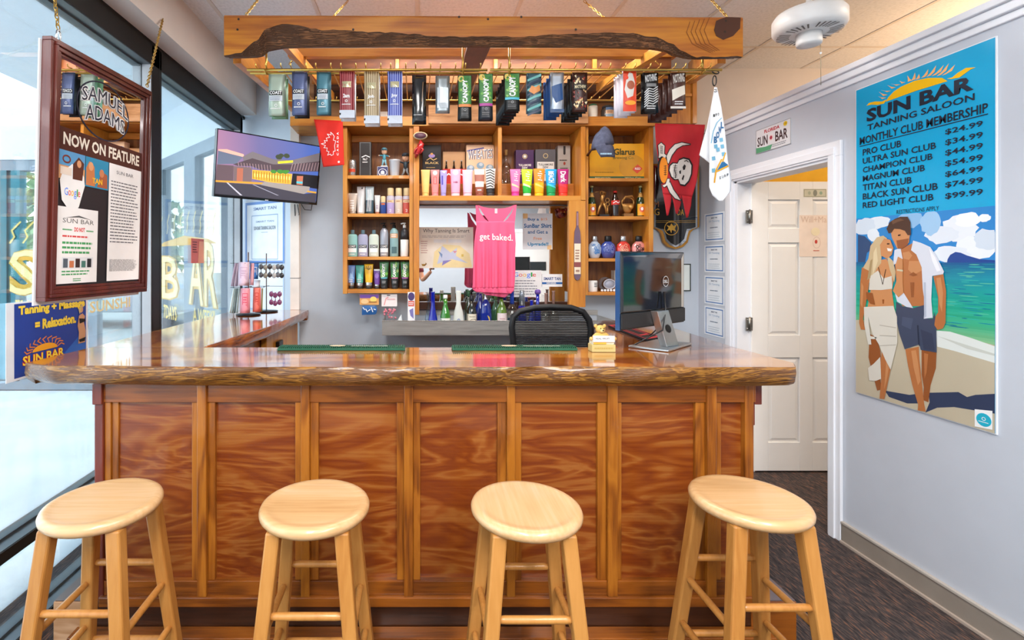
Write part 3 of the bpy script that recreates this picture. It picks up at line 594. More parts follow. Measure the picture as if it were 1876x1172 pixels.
def a_blue(a, x0, x1, yt, yb): a.poly([(x0+2, yt+26), (x1-4, yt+20), (x1-2, yt+50), (x0+10, yt+56), (x0+3, yt+44)], M('1f4a80', .4), 1); a.rect(x0, yb, x1, yb-6, M('17406f', .4), 2)
def a_tribal(a, x0, x1, yt, yb):
    rr = random.Random(5)
    for k in range(46):
        x = rr.uniform(x0+1, x1-6); y = rr.uniform(yt+2, yb-8); a.poly([(x, y), (x+rr.uniform(2, 6), y-2), (x+3, y+rr.uniform(2, 6))], M(['8a2a1c', 'd8b078', '3a1c14', 'e8d8b0'][k % 4], .4, noise=0), 1)
    a.rect(x0+2, yt+32, x1-2, yt+22, BK, 3); a.text('MATTHEW', x0+4, yt+30, x1-4, yt+24, M('d8c8a0'), 4, .02)
def a_red(a, x0, x1, yt, yb):
    a.rect(x0+1, yb-1, x1-1, yt+1, M('d8401c', .4), 1); a.poly([(x0+6, yt+20), (x0+12, yt+5), (x1-8, yt+8), (x1-4, yt+26), (x1-8, yt+50), (x0+8, yt+54), (x0+3, yt+38)], M('d8d0c8', .4), 2); a.ell(x0+14, yt+30, 7, 8, M('a8583c'), 3); a.ell(x0+6, yt+16, 4, 4, M('e8482c'), 3); a.ell(x0+14, yb-16, 10, 4, M('f0a030'), 3)
def a_zebra(c, word):
    def f(a, x0, x1, yt, yb):
        for k in range(7): y = yt+30+k*4.4; a.line([(x0+3, y+7), (x0+10, y), (x0+18, y+2), (x1-2, y-4)], 1.5, M(c, .4, noise=0), 1)
        a.text(word, x0+4, yt+20, x1-4, yt+6, M(c, .4, noise=0), 3, .03, warp=lambda u, v: (u, v-(u-x0)*.18)); a.rect(x0+6, yt+27, x1-5, yt+21, M('777777'), 2); a.lines(x0+7, yb-6, x1-5, yb-14, 2, M('dddddd'), 3, 3)
    return f
def a_brown(a, x0, x1, yt, yb):
    a.text('NOTHING', x0+4, yt+22, x1-3, yt+5, M('c8c0b8'), 3, .03, warp=lambda u, v: (u, v-(u-x0)*.18)); a.poly([(x0+2, yt+32), (x1-3, yt+24), (x1-2, yt+40), (x0+14, yt+46), (x0+3, yt+52)], M('d5cabc', .5), 1); a.lines(x0+7, yb-6, x1-5, yb-14, 2, M('dddddd'), 3, 3); a.rect(x0, yb, x1, yb-4, M('d0c8c0'), 2)
S = sachet
S(492, 523, 136, 212, 3, 'pale green sachet with black band, leftmost on the rack', M('a9b8a8', .3, .2), M('7fa884', .3), a_coast)
S(535, 563, 132, 211, 3, 'slate blue sachet with black band, second from the left', M('58638a', .3, .2), M('1c2028', .3), a_coast)
S(580, 606, 132, 210, 2, 'teal sachet with black band, third from the left', M('4d7d8c', .3, .2), M('3a6678', .3), a_coast)
S(622, 650, 128, 216, 3, 'dark red pinstriped sachet with white foot', M('8e2c34', .35), M('e8e8ec', .4), a_stripe('b0585c', '2am'))
S(667, 695, 130, 226, 3, 'tan pinstriped sachet with white foot', M('a08a68', .35), M('e8e8ec', .4), a_stripe('cdbb98', 'Job'))
S(710, 737, 128, 226, 3, 'royal blue pinstriped sachet with white foot', M('4350a8', .35), M('e8e8ec', .4), a_stripe('98a4e0', 'Joy'))
S(755, 781, 137, 226, 2, 'shiny plain black sachet beside the blue pinstriped one', M('17171a', .18, .1, .6), M('101012', .2), a_black)
S(798, 824, 139, 206, 2, 'plain silver sachet between black and green ones', M('a8b0b4', .28, .7), M('a0a8b0', .3), a_silver)
S(839, 864, 138, 221, 2, 'green jungle sachet with orange band and black foot', M('161614', .3), M('161614', .3), a_canopy('d8803c'))
S(877, 903, 135, 220, 2, 'green jungle sachet with magenta band', M('20242c', .3), M('141416', .3), a_canopy('a83c8c'))
S(924, 952, 134, 204, 6, 'green jungle sachet with light blue band before a deep stack', M('1c1c1c', .3), M('141416', .25), a_canopy('4ab0c8'), step=.055)
S(965, 992, 134, 208, 2, 'teal and navy wave patterned sachet with an orange swirl', M('3c5a66', .35), M('6a7078', .3), a_wave('28364e', '6fb0ac', 'd88a48'))
S(1008, 1033, 133, 206, 4, 'silver sachet with a blue brush mark', M('b0b8c4', .3, .5), M('1c4a86', .3), a_blue, step=.05)
S(1048, 1076, 133, 205, 5, 'dark brown tribal patterned sachet', M('3a1c16', .35), M('141212', .25), a_tribal, step=.05)
S(1140, 1166, 127, 205, 4, 'bright red and white sachet', M('e8e4e8', .35), M('ece4ec', .35), a_red, step=.04)
S(1177, 1206, 133, 207, 2, 'black sachet with white zebra stripes', M('141416', .3), M('141416', .25), a_zebra('c8c8c8', 'NOTHING'), step=.04)
S(1228, 1256, 133, 199, 6, 'chocolate brown sachet with cream panel, rightmost on the rack', M('4a2c26', .35), M('46261f', .3), a_brown, step=.05)
# ---------------------------------------------------------------- wall hutch
HY, HB = 3.62, 3.895
hu = thing('wall_hutch', 'orange pine wall shelving unit with open cubbies behind the bar', 'shelving', (.3, 3.8, 1.2))
def hb(name, a, c, d, e, m, Y0=HY, Y1=HB, bev=.0015):   # px x0,x1, py top,bottom at the front plane
    b = MB(); b.box(X_(a, HY), X_(c, HY), Y0, Y1, Z_(d, HY), Z_(e, HY), m); return b.build(name, hu, bev=bev)
hb('top_shelf', 533, 1198, 215, 232, ORANGE, 3.595)
hb('side_panel', 628, 636, 232.5, 538, ORANGEZ); hb('side_panel', 750, 757, 232.5, 538, ORANGEZ); hb('side_panel', 757.5, 768, 232.5, 576, ORANGEZ, 3.60)
hb('side_panel', 1041, 1071, 368, 562, ORANGEZ, 3.60, 3.64); hb('side_panel', 1063, 1071, 232.5, 367, ORANGEZ, 3.60); hb('side_panel', 1071.5, 1078, 232.5, 541, ORANGEZ); hb('side_panel', 1189, 1197, 232.5, 541, ORANGEZ)
hb('divider', 912, 919, 232.5, 359, ORANGEZ, 3.61)
for y0, y1 in ((321, 327), (391, 397), (470, 476), (530, 537)): hb('shelf', 636.3, 749.7, y0, y1, ORANGE, HY+.003)
for y0, y1 in ((326, 332), (396, 402), (473, 479), (535, 541)): hb('shelf', 1078.3, 1188.7, y0, y1, ORANGE, HY+.003)
hb('shelf', 768.3, 1062.7, 359, 368, ORANGE, 3.60)
hb('riser', 768.3, 911.7, 331, 358.7, ORANGE, 3.76); hb('riser', 919.3, 1062.7, 331, 358.7, ORANGE, 3.76)
hb('back_board', 636.3, 749.7, 233, 530, BACKW, HB-.012); hb('back_board', 768.3, 1062.7, 233, 368, BACKW, HB-.012); hb('back_board', 1078.3, 1188.7, 233, 535, BACKW, HB-.012)
hb('back_rail', 636.5, 749.5, 233, 246, ORANGE, HB-.03, HB-.013); hb('back_rail', 768.5, 911.5, 233, 246, ORANGE, HB-.03, HB-.013); hb('back_rail', 919.5, 1062.5, 233, 246, ORANGE, HB-.03, HB-.013)
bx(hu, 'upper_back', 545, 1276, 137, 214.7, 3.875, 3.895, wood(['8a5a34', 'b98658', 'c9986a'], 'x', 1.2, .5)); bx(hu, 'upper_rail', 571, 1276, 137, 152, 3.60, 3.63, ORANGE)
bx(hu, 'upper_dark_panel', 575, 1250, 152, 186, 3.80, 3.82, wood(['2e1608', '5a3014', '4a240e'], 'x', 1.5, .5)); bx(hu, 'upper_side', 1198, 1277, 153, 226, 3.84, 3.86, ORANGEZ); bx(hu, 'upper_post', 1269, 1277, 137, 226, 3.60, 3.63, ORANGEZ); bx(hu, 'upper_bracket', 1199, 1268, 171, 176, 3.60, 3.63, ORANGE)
# mirror in the middle
MIR = bpy.data.materials.new('mirror_glass'); MIR.use_nodes = True; q = MIR.node_tree.nodes['Principled BSDF']; q.inputs['Metallic'].default_value = 1; q.inputs['Roughness'].default_value = .01; q.inputs['Base Color'].default_value = (.9, .92, .93, 1)
t = thing('bar_mirror', 'large flat mirror behind the pink tank top', 'mirror', (.55, 3.88, 1.1))
b = MB(); b.box(X_(765, 3.87), X_(1046, 3.87), 3.872, 3.888, Z_(560, 3.87), Z_(377, 3.87), MIR); b.build('glass', t)
# ---------------------------------------------------------------- generic bottles, tubes, boxes
def cylfm(xc, Yc, rx, ry):
    def f(u, v, l):
        p = W(u, v, Yc); s = max(-.97, min(.97, (p.x-xc)/rx)); return Vector((p.x, Yc-ry*math.sqrt(1-s*s)-.0006-l*.0006, p.z))
    return f
def sq(px0, px1, yt, yb, zb, Y, bands, capm, label, group, art=None, cap=.13, bot=.74, cat='lotion tube', name='lotion_tube'):
    w_ = (px1-px0)*Y/F; xc = X_((px0+px1)/2, Y); h = (yb-yt)*Y/F; t = thing(name, label, cat, (xc, Y, zb), group)
    fr = sorted(set([cap, cap+.02, .3, .5, .7, .85, .94, 1]+[f for f, _ in bands[:-1] if f > cap])); n = 20
    def rad(f):
        g = max(0, (f-cap)/(1-cap)); return (w_/2*(bot+(1-bot)*g), max(.0015, w_/2*bot*(1-g**1.6)*.85) if f < .95 else .0015)
    rings = []; mats = []
    for i, f in enumerate(fr):
        rx, ry = rad(f); rings.append([(xc+rx*math.cos(2*PI*k/n), Y+ry*math.sin(2*PI*k/n), zb+h*f) for k in range(n)])
        if i:
            mid = (fr[i-1]+f)/2; mats.append(next((mm for ff, mm in bands if mid <= ff), bands[-1][1]))
    b = MB(); b.loft(rings, None, True, True, mats); tb_ = b.build('tube_body', t)
    r = w_/2*bot; b = MB(); b.lathe((xc, Y, zb), [(r*.9, 0), (r*.96, .002), (r*.98, h*cap*.9), (r*.9, h*cap)], capm, 18, 1, .85); b.build('cap', t)
    if art:
        a = Art(); art(a, px0, px1, yt, yb)
        def fm(u, v, l):
            p = W(u, v, Y); z = zb+(yb-v)*Y/F; f = (z-zb)/h; rx, ry = rad(f); s = max(-.95, min(.95, (p.x-xc)/rx)); return Vector((p.x, Y-ry*math.sqrt(1-s*s)-.0007-l*.0006, z))
        a.build('printed_label', tb_, fm, 5)
    return t
def bot(pxc, wpx, yt, yb, zb, Y, prof, mats, label, group=None, art=None, sy=1, cat='bottle', name='bottle', artr=1.0, extra=None):
    """prof: dict part -> list of (r fraction of half width, z fraction)"""
    xc = X_(pxc, Y); h = (yb-yt)*Y/F; rw = wpx*Y/F/2; t = thing(name, label, cat, (xc, Y, zb), group)
    ps = []
    for (pn, pr), m in zip(prof, mats): b = MB(); b.lathe((xc, Y, zb), [(rw*r, h*z) for r, z in pr], m, 24, 1, sy); ps.append(b.build(pn, t))
    if art: a = Art(); art(a, pxc, wpx, yt, yb); f0 = cylfm(xc, Y, rw*artr, rw*artr*sy); a.build('printed_label', ps[0], lambda u, v, l: f0(u, v, l)+Vector((0, 0, zb+(yb-v)*Y/F-W(u, v, Y).z)), 2.5)
    if extra: extra(t, xc, Y, zb, h, rw)
    return t
def boxy(px0, px1, yt, yb, zb, Y, dep, m, label, cat='box', name='box', art=None, side=None, group=None, mside=None):
    x0, x1 = X_(px0, Y), X_(px1, Y); h = (yb-yt)*Y/F; t = thing(name, label, cat, ((x0+x1)/2, Y+dep/2, zb), group)
    b = MB(); b.box(x0, x1, Y, Y+dep, zb, zb+h, m); cb_ = b.build('carton', t, bev=.0015)
    if art: a = Art(); art(a, px0, px1, yt, yb); a.build('printed_front', cb_, lambda u, v, l: Vector((W(u, v, Y).x, Y-.0005-l*.0006, zb+(yb-v)*Y/F)))
    return t
zS = lambda py: Z_(py, HY+.003)+.0004
DK = M('2a2a2c', .3); SIL = M('c4c6c8', .25, .9); CRM = M('e2c998', .35)
Z1, Z2, Z3, Z4 = zS(321), zS(391), zS(470), zS(530); YI = 3.70
# left cabinet, first shelf
G1 = None
def a_can(a, c, w_, yt, yb): a.rect(c-w_/2+1, yb-8, c+w_/2-1, yb-14, M('c0462c')); a.lines(c-5, yb-16, c+5, yt+5, 3, M('888888'), 2, 4)
bot(645.5, 14, 290, 321, Z1, YI, [('can', [(.85, 0), (1, .06), (1, .9), (.85, .96), (.8, 1)])], [M('b8b8b8', .25, .8)], 'small silver and red drink can at the left end of the upper left shelf', None, a_can, name='drink_can', cat='can')
def a_jd(a, x0, x1, yt, yb): a.frame(x0+1.5, yt+1.5, x1-1.5, yb-1.5, .7, M('8a8a8a')); a.line([(x0+5, yt+28), (x0+12, yt+25), (x0+19, yt+28)], 1.6, WT); a.text('No.7', x0+7, yt+34, x1-7, yt+29.5, WT, 2, .02); a.lines(x0+6, yt+39, x1-6, yt+35.5, 1, WT, 2, 3)
boxy(658, 680, 257, 321, Z1, 3.69, .07, M('2e2c2c', .4), 'tall black whiskey gift box on the upper left shelf', 'gift box', 'gift_box', a_jd)
def a_ltng(a, x0, x1, yt, yb): a.rect(x0+1, yb-1, x1-1, yt+1, M('3a3c6c')); a.ring((x0+x1)/2, yt+11, 8, 7, 1, WT, 2, 18); a.ell((x0+x1)/2, yt+11, 3.4, 3.4, WT, 3); a.lines(x0+4, yb-2, x1-3, yb-6, 2, WT, 3, 2)
bxl = boxy(691, 711, 302, 321, Z1, 3.69, .06, M('b8bcc8', .5), 'small navy box under the light blue figurine', 'box', 'cardboard_box', a_ltng)
SKIN = M('e0b090', .5)
def figurine(pxc, yt, yb, zb, Y, shirt, pants, cap, base, label, wide=1, arms=((-1, .55), (1, .5)), group=None, basem=None):
    xc = X_(pxc, Y); h = (yb-yt)*Y/F; t = thing('baseball_figurine', label, 'figurine', (xc, Y, zb), group); u = h
    b = MB(); b.box(xc-.16*u, xc+.16*u, Y-.13*u, Y+.13*u, zb, zb+.05*u, basem or M('e8e0d8', .4)); b.build('base', t, bev=.001)
    b = MB()
    for s in (-1, 1): b.tube([(xc+s*.11*u*wide, Y, zb+.05*u), (xc+s*.07*u, Y-.01*u, zb+.2*u), (xc+s*.04*u, Y, zb+.36*u)], [.035*u, .04*u, .06*u], pants, 8)
    b.ball((xc, Y, zb+.37*u), .08*u, .06*u, .05*u, pants, 10, 6); b.build('trousers', t)
    b = MB(); b.tube([(xc, Y, zb+.34*u), (xc, Y, zb+.45*u), (xc, Y, zb+.56*u), (xc, Y, zb+.62*u)], [.075*u, .08*u, .095*u, .04*u], shirt, 10)
    for s, e in arms: b.tube([(xc+s*.08*u, Y, zb+.57*u), (xc+s*.18*u, Y-.03*u, zb+(.57+e)*.5*u), (xc+s*.24*u, Y-.08*u, zb+e*u)], [.035*u, .03*u, .028*u], shirt, 8)
    b.build('jersey', t)
    b = MB()
    for s, e in arms: b.ball((xc+s*.255*u, Y-.09*u, zb+e*u), .035*u, .035*u, .035*u, SKIN, 8, 6)
    b.ball((xc, Y, zb+.76*u), .14*u, .13*u, .15*u, SKIN, 14, 10); b.ball((xc, Y-.13*u, zb+.75*u), .02*u, .03*u, .02*u, SKIN, 6, 5); b.build('head_and_hands', t)
    b = MB(); b.ball((xc, Y+.01*u, zb+.86*u), .15*u, .14*u, .11*u, cap, 14, 8); b.lathe((xc, Y-.12*u, zb+.83*u), [(.01*u, 0), (.11*u, .004), (.11*u, .012*u), (.01*u, .02*u)], cap, 14, 1, .9); b.build('cap', t)
    b = MB(); 
    for s in (-1, 1): b.ball((xc+s*.05*u, Y-.118*u, zb+.78*u), .014*u, .01*u, .014*u, BK, 6, 4)
    b.build('eyes', t); return t
figurine(704, 265, 302, Z1+19*3.69/F+.001, 3.72, M('4f9fb5', .4), M('8cc4d4', .4), M('5a8fa0', .4), None, 'baseball bobblehead in light blue uniform standing on the navy box')
bot(723, 21, 291, 321, Z1, 3.68, [('cup_body', [(.7, 0), (.74, .04), (.95, .9), (1, .93), (1, 1), (.9, .99)])], [M('c8ccd2', .4, .3)], 'silver metal cup on the upper left shelf beside the figurines', None, name='metal_cup', cat='cup')
figurine(743, 273, 321, Z1, 3.74, M('3c4f5c', .4), M('9aa0a4', .4), M('3a4048', .4), None, 'baseball bobblehead in dark jersey and grey trousers, arms spread', 1.5, ((-1, .62), (1, .68)), basem=M('55656c', .4))
# second shelf
tl = 'lotions on the second shelf of the left cabinet'
sq(637, 655, 352, 391, Z2, YI, [(1, M('c9bfb4', .3, .5))], M('a8a098', .3, .5), 'silver beige lotion tube at the left end of the second shelf', tl, lambda a, x0, x1, yt, yb: a.lines(x0+5, yt+30, x1-5, yt+12, 4, WT, 1, 2))
sq(654, 669, 340, 391, Z2, YI+.005, [(1, M('dfe2e4', .25, .3))], M('b8b8b8', .3), 'tall pale silver lotion tube on the second shelf', tl, lambda a, x0, x1, yt, yb: a.ell((x0+x1)/2+2, yt+3, 1.6, 1.6, M('555555')), cap=.05, bot=.95)
sq(669.5, 685, 340, 391, Z2, YI-.01, [(.5, M('3f5a68', .25, .3)), (1, M('b9ccd4', .25, .3))], M('2a3a44', .3), 'tall steel blue streaked lotion tube on the second shelf', tl, lambda a, x0, x1, yt, yb: [a.line([(x0+3+k*2.4, yb-5), (x0+5+k*2, yt+18), (x0+4+k*2, yt+6)], .7, WT) for k in range(4)], cap=.05, bot=.95)
sq(686, 696.5, 356, 391, Z2, YI, [(1, M('dcdcdc', .4))], M('b06a4c', .4), 'slim white lotion tube on the second shelf', tl, lambda a, x0, x1, yt, yb: a.lines(x0+3, yt+26, x1-3, yt+18, 3, M('8a6a9a'), 1, 2), cap=.12)
STK = [('bottle_body', [(.9, 0), (1, .03), (1, .6), (.95, .64)]), ('cap', [(.8, .645), (.82, .66), (.82, .98), (.75, 1)])]
bot(702, 11, 358, 391, Z2, YI, STK, [M('2c4a92', .3), CRM], 'small navy roll-on bottle with cream cap on the second shelf', tl, lambda a, c, w_, yt, yb: a.rect(c-3.5, yb-17, c+3.5, yb-20, M('d87038')))
PUMPS = [('bottle_body', [(.9, 0), (1, .03), (1, .62), (.94, .68), (.8, .7)]), ('cap', [(.78, .705), (.8, .72), (.8, .985), (.72, 1)])]
for c, m, d in ((715.5, 'b8a8dc', 'lavender'), (730.5, 'dccfc0', 'beige'), (745, 'cc5a50', 'coral red')):
    bot(c, 14.5, 343, 391, Z2, YI, PUMPS, [M(m, .3), CRM], d+' spray bottle with cream cap on the second shelf of the left cabinet', tl, lambda a, c, w_, yt, yb: (a.rect(c-6.4, yb-21, c+6.4, yb-26, M('e8cfa8')), a.lines(c-4, yb-22, c+4, yb-25, 1, M('a05a30'), 2, 2), a.rect(c-6.6, yb-27, c+6.6, yb-33, M('cfc8d4')), a.text('2', c-2, yb-4, c+2, yb-9, WT, 2)))
# third shelf
tl = 'bottles on the third shelf of the left cabinet'
COASTB = [('bottle_body', [(.93, 0), (1, .02), (1, .72), (.95, .78), (.75, .83), (.42, .845)]), ('cap', [(.36, .85), (.38, .86), (.36, .99), (.3, 1)])]
def a_cb(a, c, w_, yt, yb): a.rect(c-7, yb-16, c+7, yb-21.5, M('2c3236')); a.text('COAST', c-6, yb-17, c+6, yb-20.5, WT, 2, .02); a.rect(c-7, yb-8, c+7, yb-15.5, M('e8eaea')); a.lines(c-5, yb-3, c+5, yb-6, 1, WT, 1, 3)
for c, m, d in ((646, '8fc0bc', 'sea green'), (665, 'a6a8c4', 'lavender grey'), (685, 'cfd9cb', 'pale mint')):
    bot(c, 18.5, 421, 470, Z3, YI, COASTB, [M(m, .3), M('55707a', .35)], d+' flat shampoo bottle with grey cap on the third shelf', tl, a_cb, sy=.55)
def pumpx(m):
    def f(t, xc, Y, zb, h, rw):
        b = MB(); b.tube([(xc, Y, zb+h*.84), (xc, Y, zb+h*.93)], rw*.4, m, 10); b.tube([(xc, Y, zb+h*.93), (xc, Y, zb+h*.985)], rw*.15, m, 8); b.tube([(xc+rw*.3, Y, zb+h*.985), (xc-rw*.3, Y-.004, zb+h*.985), (xc-rw*.85, Y-.01, zb+h*.965)], rw*.16, m, 8); b.build('pump', t)
    return f
PB_ = [('bottle_body', [(.9, 0), (1, .02), (1, .68), (.9, .76), (.55, .82), (.4, .845)])]
bot(704, 15.5, 408, 470, Z3, YI, PB_, [M('a9adb8', .3, .3)], 'grey pump bottle with black band and black pump, third shelf', tl, a_cb, extra=pumpx(BLACK))
bot(722, 16, 408, 470, Z3, YI, PB_, [M('8cb0b2', .3)], 'teal pump bottle with orange band, third shelf', tl, lambda a, c, w_, yt, yb: (a.rect(c-7, yb-34, c+7, yb-42, M('e0a878')), a.lines(c-5, yb-35, c+5, yb-41, 2, WT, 2, 3), a.rect(c-4, yb-6, c+5, yb-18, M('4a6a70'))), extra=pumpx(BLACK))
bot(741, 15, 408, 470, Z3, YI, [('bottle_body', [(.9, 0), (1, .02), (1, .5)]), ('bottle_shoulder', [(1, .5), (.98, .66), (.88, .76), (.6, .81), (.4, .845)])], [M('e4e4e2', .3), M('3c3c40', .3, .2)], 'white and black pump bottle with white pump, third shelf', tl, extra=pumpx(WHITE))
# fourth shelf
tl = 'lotion tubes on the bottom shelf of the left cabinet'
mtn = lambda c1: (lambda a, x0, x1, yt, yb: (a.poly([(x0+2, yt+26), (x0+6, yt+13), (x0+9, yt+17), (x1-5, yt+10), (x1-2, yt+24)], M(c1, .3)), a.lines(x0+4, yt+31, x1-4, yt+25, 2, WT, 2, 3)))
sq(636.5, 651, 487, 530, Z4, YI, [(.26, M('c8ccd0', .15, .9)), (1, M('6f93d0', .3))], DK, 'blue lotion tube with silver foot at the left of the bottom shelf', tl, mtn('9cc0e8'))
sq(651.5, 667, 487, 530, Z4, YI, [(.26, M('c8ccd0', .15, .9)), (1, M('48a898', .3))], DK, 'turquoise lotion tube with silver foot on the bottom shelf', tl, mtn('8fd8c8'))
sq(667.5, 684, 485, 530, Z4, YI, [(.26, M('c8ccd0', .15, .9)), (1, M('f0b81c', .3))], DK, 'yellow lotion tube with silver foot on the bottom shelf', tl, lambda a, x0, x1, yt, yb: [a.line([(x0+8, yt+10), (x0+8+6*math.cos(k), yt+7-4*math.sin(k))], 1, M('8a6a10')) for k in (0, .8, 1.6, 2.4, 3.1)])
sq(684.5, 697, 494, 530, Z4, YI, [(.22, M('c8ccd0', .15, .9)), (1, M('6a3f96', .3))], DK, 'short purple lotion tube on the bottom shelf', tl, lambda a, x0, x1, yt, yb: (a.ell(x0+6, yt+12, 3.5, 5, M('9a74c4')), a.rect(x0+1, yt+3, x1-1, yt, WT)))
def a_cant(st):
    def f(a, x0, x1, yt, yb):
        rr = random.Random(int(x0)); h = yb-yt
        for k in range(14): x = rr.uniform(x0+1, x1-6); y = yt+3+rr.random()*h*.5; a.poly([(x, y), (x+3, y-4), (x+5, y+1), (x+2, y+4)], M(['4f9a40', '7ab850', '3a7838', 'a8c878'][k % 4], .4), 1)
        a.text('CANOPY', x0+5, yt+h*.56, x0+10.5, yt+h*.08, WT, 3, .04, rot=1); a.rect(x0+3, yt+h*.62, x1-3, yt+h*.58, M(st, .4), 3); a.lines(x0+5, yt+h*.8, x1-5, yt+h*.7, 2, M('b0b0b0'), 2, 4)
    return f
for x0, st, d in ((695, '60b8d0', 'light blue'), (714.5, 'd86aa0', 'pink'), (733.5, 'b050b0', 'magenta')):
    sq(x0, x0+17.5, 480, 530, Z4, YI-.01, [(.42, M('24282a', .3)), (1, M('3f7a4a', .3))], DK, 'green jungle print lotion tube with '+d+' stripe on the bottom shelf', tl, a_cant(st), bot=.7)
# ---------------------------------------------------------------- centre bays
ZC = Z_(359, 3.60)+.0004; ZRs = Z_(331, HY)+.0004; YT = 3.66; YR = 3.79
tl = 'lotion tubes along the front of the left centre bay'
hx_ = lambda c, **k: M(c, .35, **k)
sq(771, 788, 309, 359, ZC, YT, [(1, hx_('f0c878'))], hx_('e8c070'), 'pale yellow lotion tube, first in the row before the gift boxes', tl, None)
sq(789, 805, 309, 359, ZC, YT, [(1, hx_('ee8c8c'))], hx_('ee8c8c'), 'salmon pink lotion tube with white dot', tl, lambda a, x0, x1, yt, yb: (a.ell(x0+8, yt+6, 4, 4, WT), a.frame(x0+5, yt+13, x1-5, yt+27, 1, hx_('e05050'))))
sq(806, 819, 310, 359, ZC, YT, [(1, hx_('a8a0e0'))], hx_('9a94d8'), 'lavender lotion tube between pink tubes', tl, lambda a, x0, x1, yt, yb: (a.rect(x0+3, yt+27, x0+5.5, yt+10, hx_('5048b0')), a.poly([(x0+3, yt+2), (x0+8, yt+6), (x0+11, yt+1)], WT)))
sq(825, 844, 308, 359, ZC, YT, [(.13, hx_('f0d8dc')), (1, hx_('f0a8c4'))], hx_('f2ccd8'), 'bubblegum pink lotion tube with small dark word', tl, lambda a, x0, x1, yt, yb: (a.ell(x0+9.5, yt+6, 5, 5, WT), a.text('HB', x0+6, yt+26, x1-6, yt+23, hx_('8a3060'), 2, .03)), bot=.84)
sq(847, 866, 309, 359, ZC, YT, [(1, hx_('f2bfd4'))], hx_('f0bcd0'), 'pale pink lotion tube with no dark word', tl, lambda a, x0, x1, yt, yb: a.ell(x0+9.5, yt+5, 6, 3.5, WT), bot=.84)
sq(869, 888, 308, 359, ZC, YT, [(.35, hx_('9a5a48')), (.55, hx_('eee2da')), (.8, hx_('a8685a')), (1, hx_('ece0d8'))], hx_('8a4a3c'), 'brown and cream banded lotion tube', tl, lambda a, x0, x1, yt, yb: a.lines(x0+5, yb-10, x1-5, yb-14, 1, WT, 1, 2), bot=.78)
sq(889, 908, 307, 359, ZC, YT, [(.3, hx_('2c2c30')), (1, hx_('d8d8d8'))], hx_('3a3a3c'), 'black and white zebra lotion tube', tl, lambda a, x0, x1, yt, yb: [a.line([(x0+2, yt+4+k*5), (x0+9, yt+2+k*5), (x1-3, yt+6+k*5)], 1.7, BK) for k in range(8)], bot=.78)
def a_cr(a, x0, x1, yt, yb): a.ell((x0+x1)/2, yt+20, 6, 3.5, hx_('a890d0')); a.ell((x0+x1)/2, yt+16.5, 2.4, 2, hx_('e0a050')); a.line([(x0+8, yt+28), (x0+14, yt+24), (x0+20, yt+28), (x1-8, yt+25)], 1.4, hx_('e8c880'), 2); a.text('BLACK', x0+5, yt+35, x1-4, yt+31, hx_('e8c880'), 2, .03); a.lines(x0+7, yt+43, x1-7, yt+40, 1, hx_('c8a860'), 2, 2)
boxy(774, 808, 259, 331, ZRs, YR, .075, hx_('15161d'), 'black gift box with gold lettering left in the centre hutch', 'gift box', 'gift_box', a_cr)
ck = thing('soda_carton', 'red six-pack carton of small cola bottles between gift box and cereal box', 'bottle carton', (X_(832, YR), YR+.04, ZRs))
b = MB(); b.box(X_(812, YR), X_(853, YR), YR+.045, YR+.09, ZRs, ZRs+62*YR/F, hx_('d8a878')); b.build('back_panel', ck)
b = MB(); b.box(X_(811, YR), X_(854, YR), YR-.005, YR+.043, ZRs, ZRs+28*YR/F, M('c8281c', .4)); b.build('tray', ck, bev=.001)
for c in (818, 832, 846):
    q = MB(); q.lathe((X_(c, YR), YR+.018, ZRs+.001), [(.013, 0), (.0135, .09), (.012, .12), (.006, .15), (.005, .178)], M('1a0c08', .1, coat=.5), 12); qq = q.build('cola_bottle', ck)
    q = MB(); q.lathe((X_(c, YR), YR+.018, ZRs+.178), [(.0065, 0), (.0065, .008), (.004, .01)], M('b8b8b8', .3, .8), 10); q.build('cap', qq)
a = Art(); a.line([(814, 318), (822, 312), (830, 318), (840, 311), (850, 316)], 2.2, WT); a.build('white_ribbon', ck, lambda u, v, l: Vector((W(u, v, YR).x, YR-.006-l*.0006, ZRs+(331-v)*YR/F)))
def a_wh(a, x0, x1, yt, yb):
    a.poly([(x0+1, yt+13), (x0+32, yt+7), (x0+32, yt+4.5), (x0+1, yt+10)], hx_('4a4a9a'), 2); a.text('WHEATIES', x0+3, yt+28, x1-2, yt+10, hx_('44446a'), 2, .03, warp=lambda u, v: (u, v-(u-x0)*.06)); a.text('WHEATIES', x0+2.3, yt+27.6, x1-3, yt+10, WT, 3, .0, warp=lambda u, v: (u, v-(u-x0)*.06))
    for cx, cy in ((862, 302), (880, 297), (897, 301)): a.ell(cx, yt+(cy-259), 7, 6, hx_('88a8c0'), 2); a.ell(cx+1, yt+(cy-259)-2, 3.5, 3, hx_('c8d4dc'), 3)
boxy(854.5, 905, 259, 331, ZRs, YR-.005, .06, hx_('ecc8a4'), 'cream cereal box with tall striped lettering in the centre hutch', 'cereal box', 'cereal_box', a_wh)
tl = 'neon lotion tubes along the front of the right centre bay'
def a_neon(t1, c2, rot=1):
    if t1[:2] == 'II': return lambda a, x0, x1, yt, yb: (a.poly([(x0+3, yb-21), (x1-3, yb-15), (x1-3, yb-18), (x0+3, yb-25)], M(c2, .35), 1), [a.line([(x0+9+2*math.cos(k*2.1), yt+5+k*4), (x1-7+1.5*math.sin(k*1.7), yt+6+k*4)], 1.4, WT, 2) for k in range(5)])
    return lambda a, x0, x1, yt, yb: (a.poly([(x0+3, yb-21), (x1-3, yb-15), (x1-3, yb-18), (x0+3, yb-25)], M(c2, .35), 1), a.text(t1, x0+5, yt+25, x1-6, yt+4, WT, 2, .03, rot=-1))
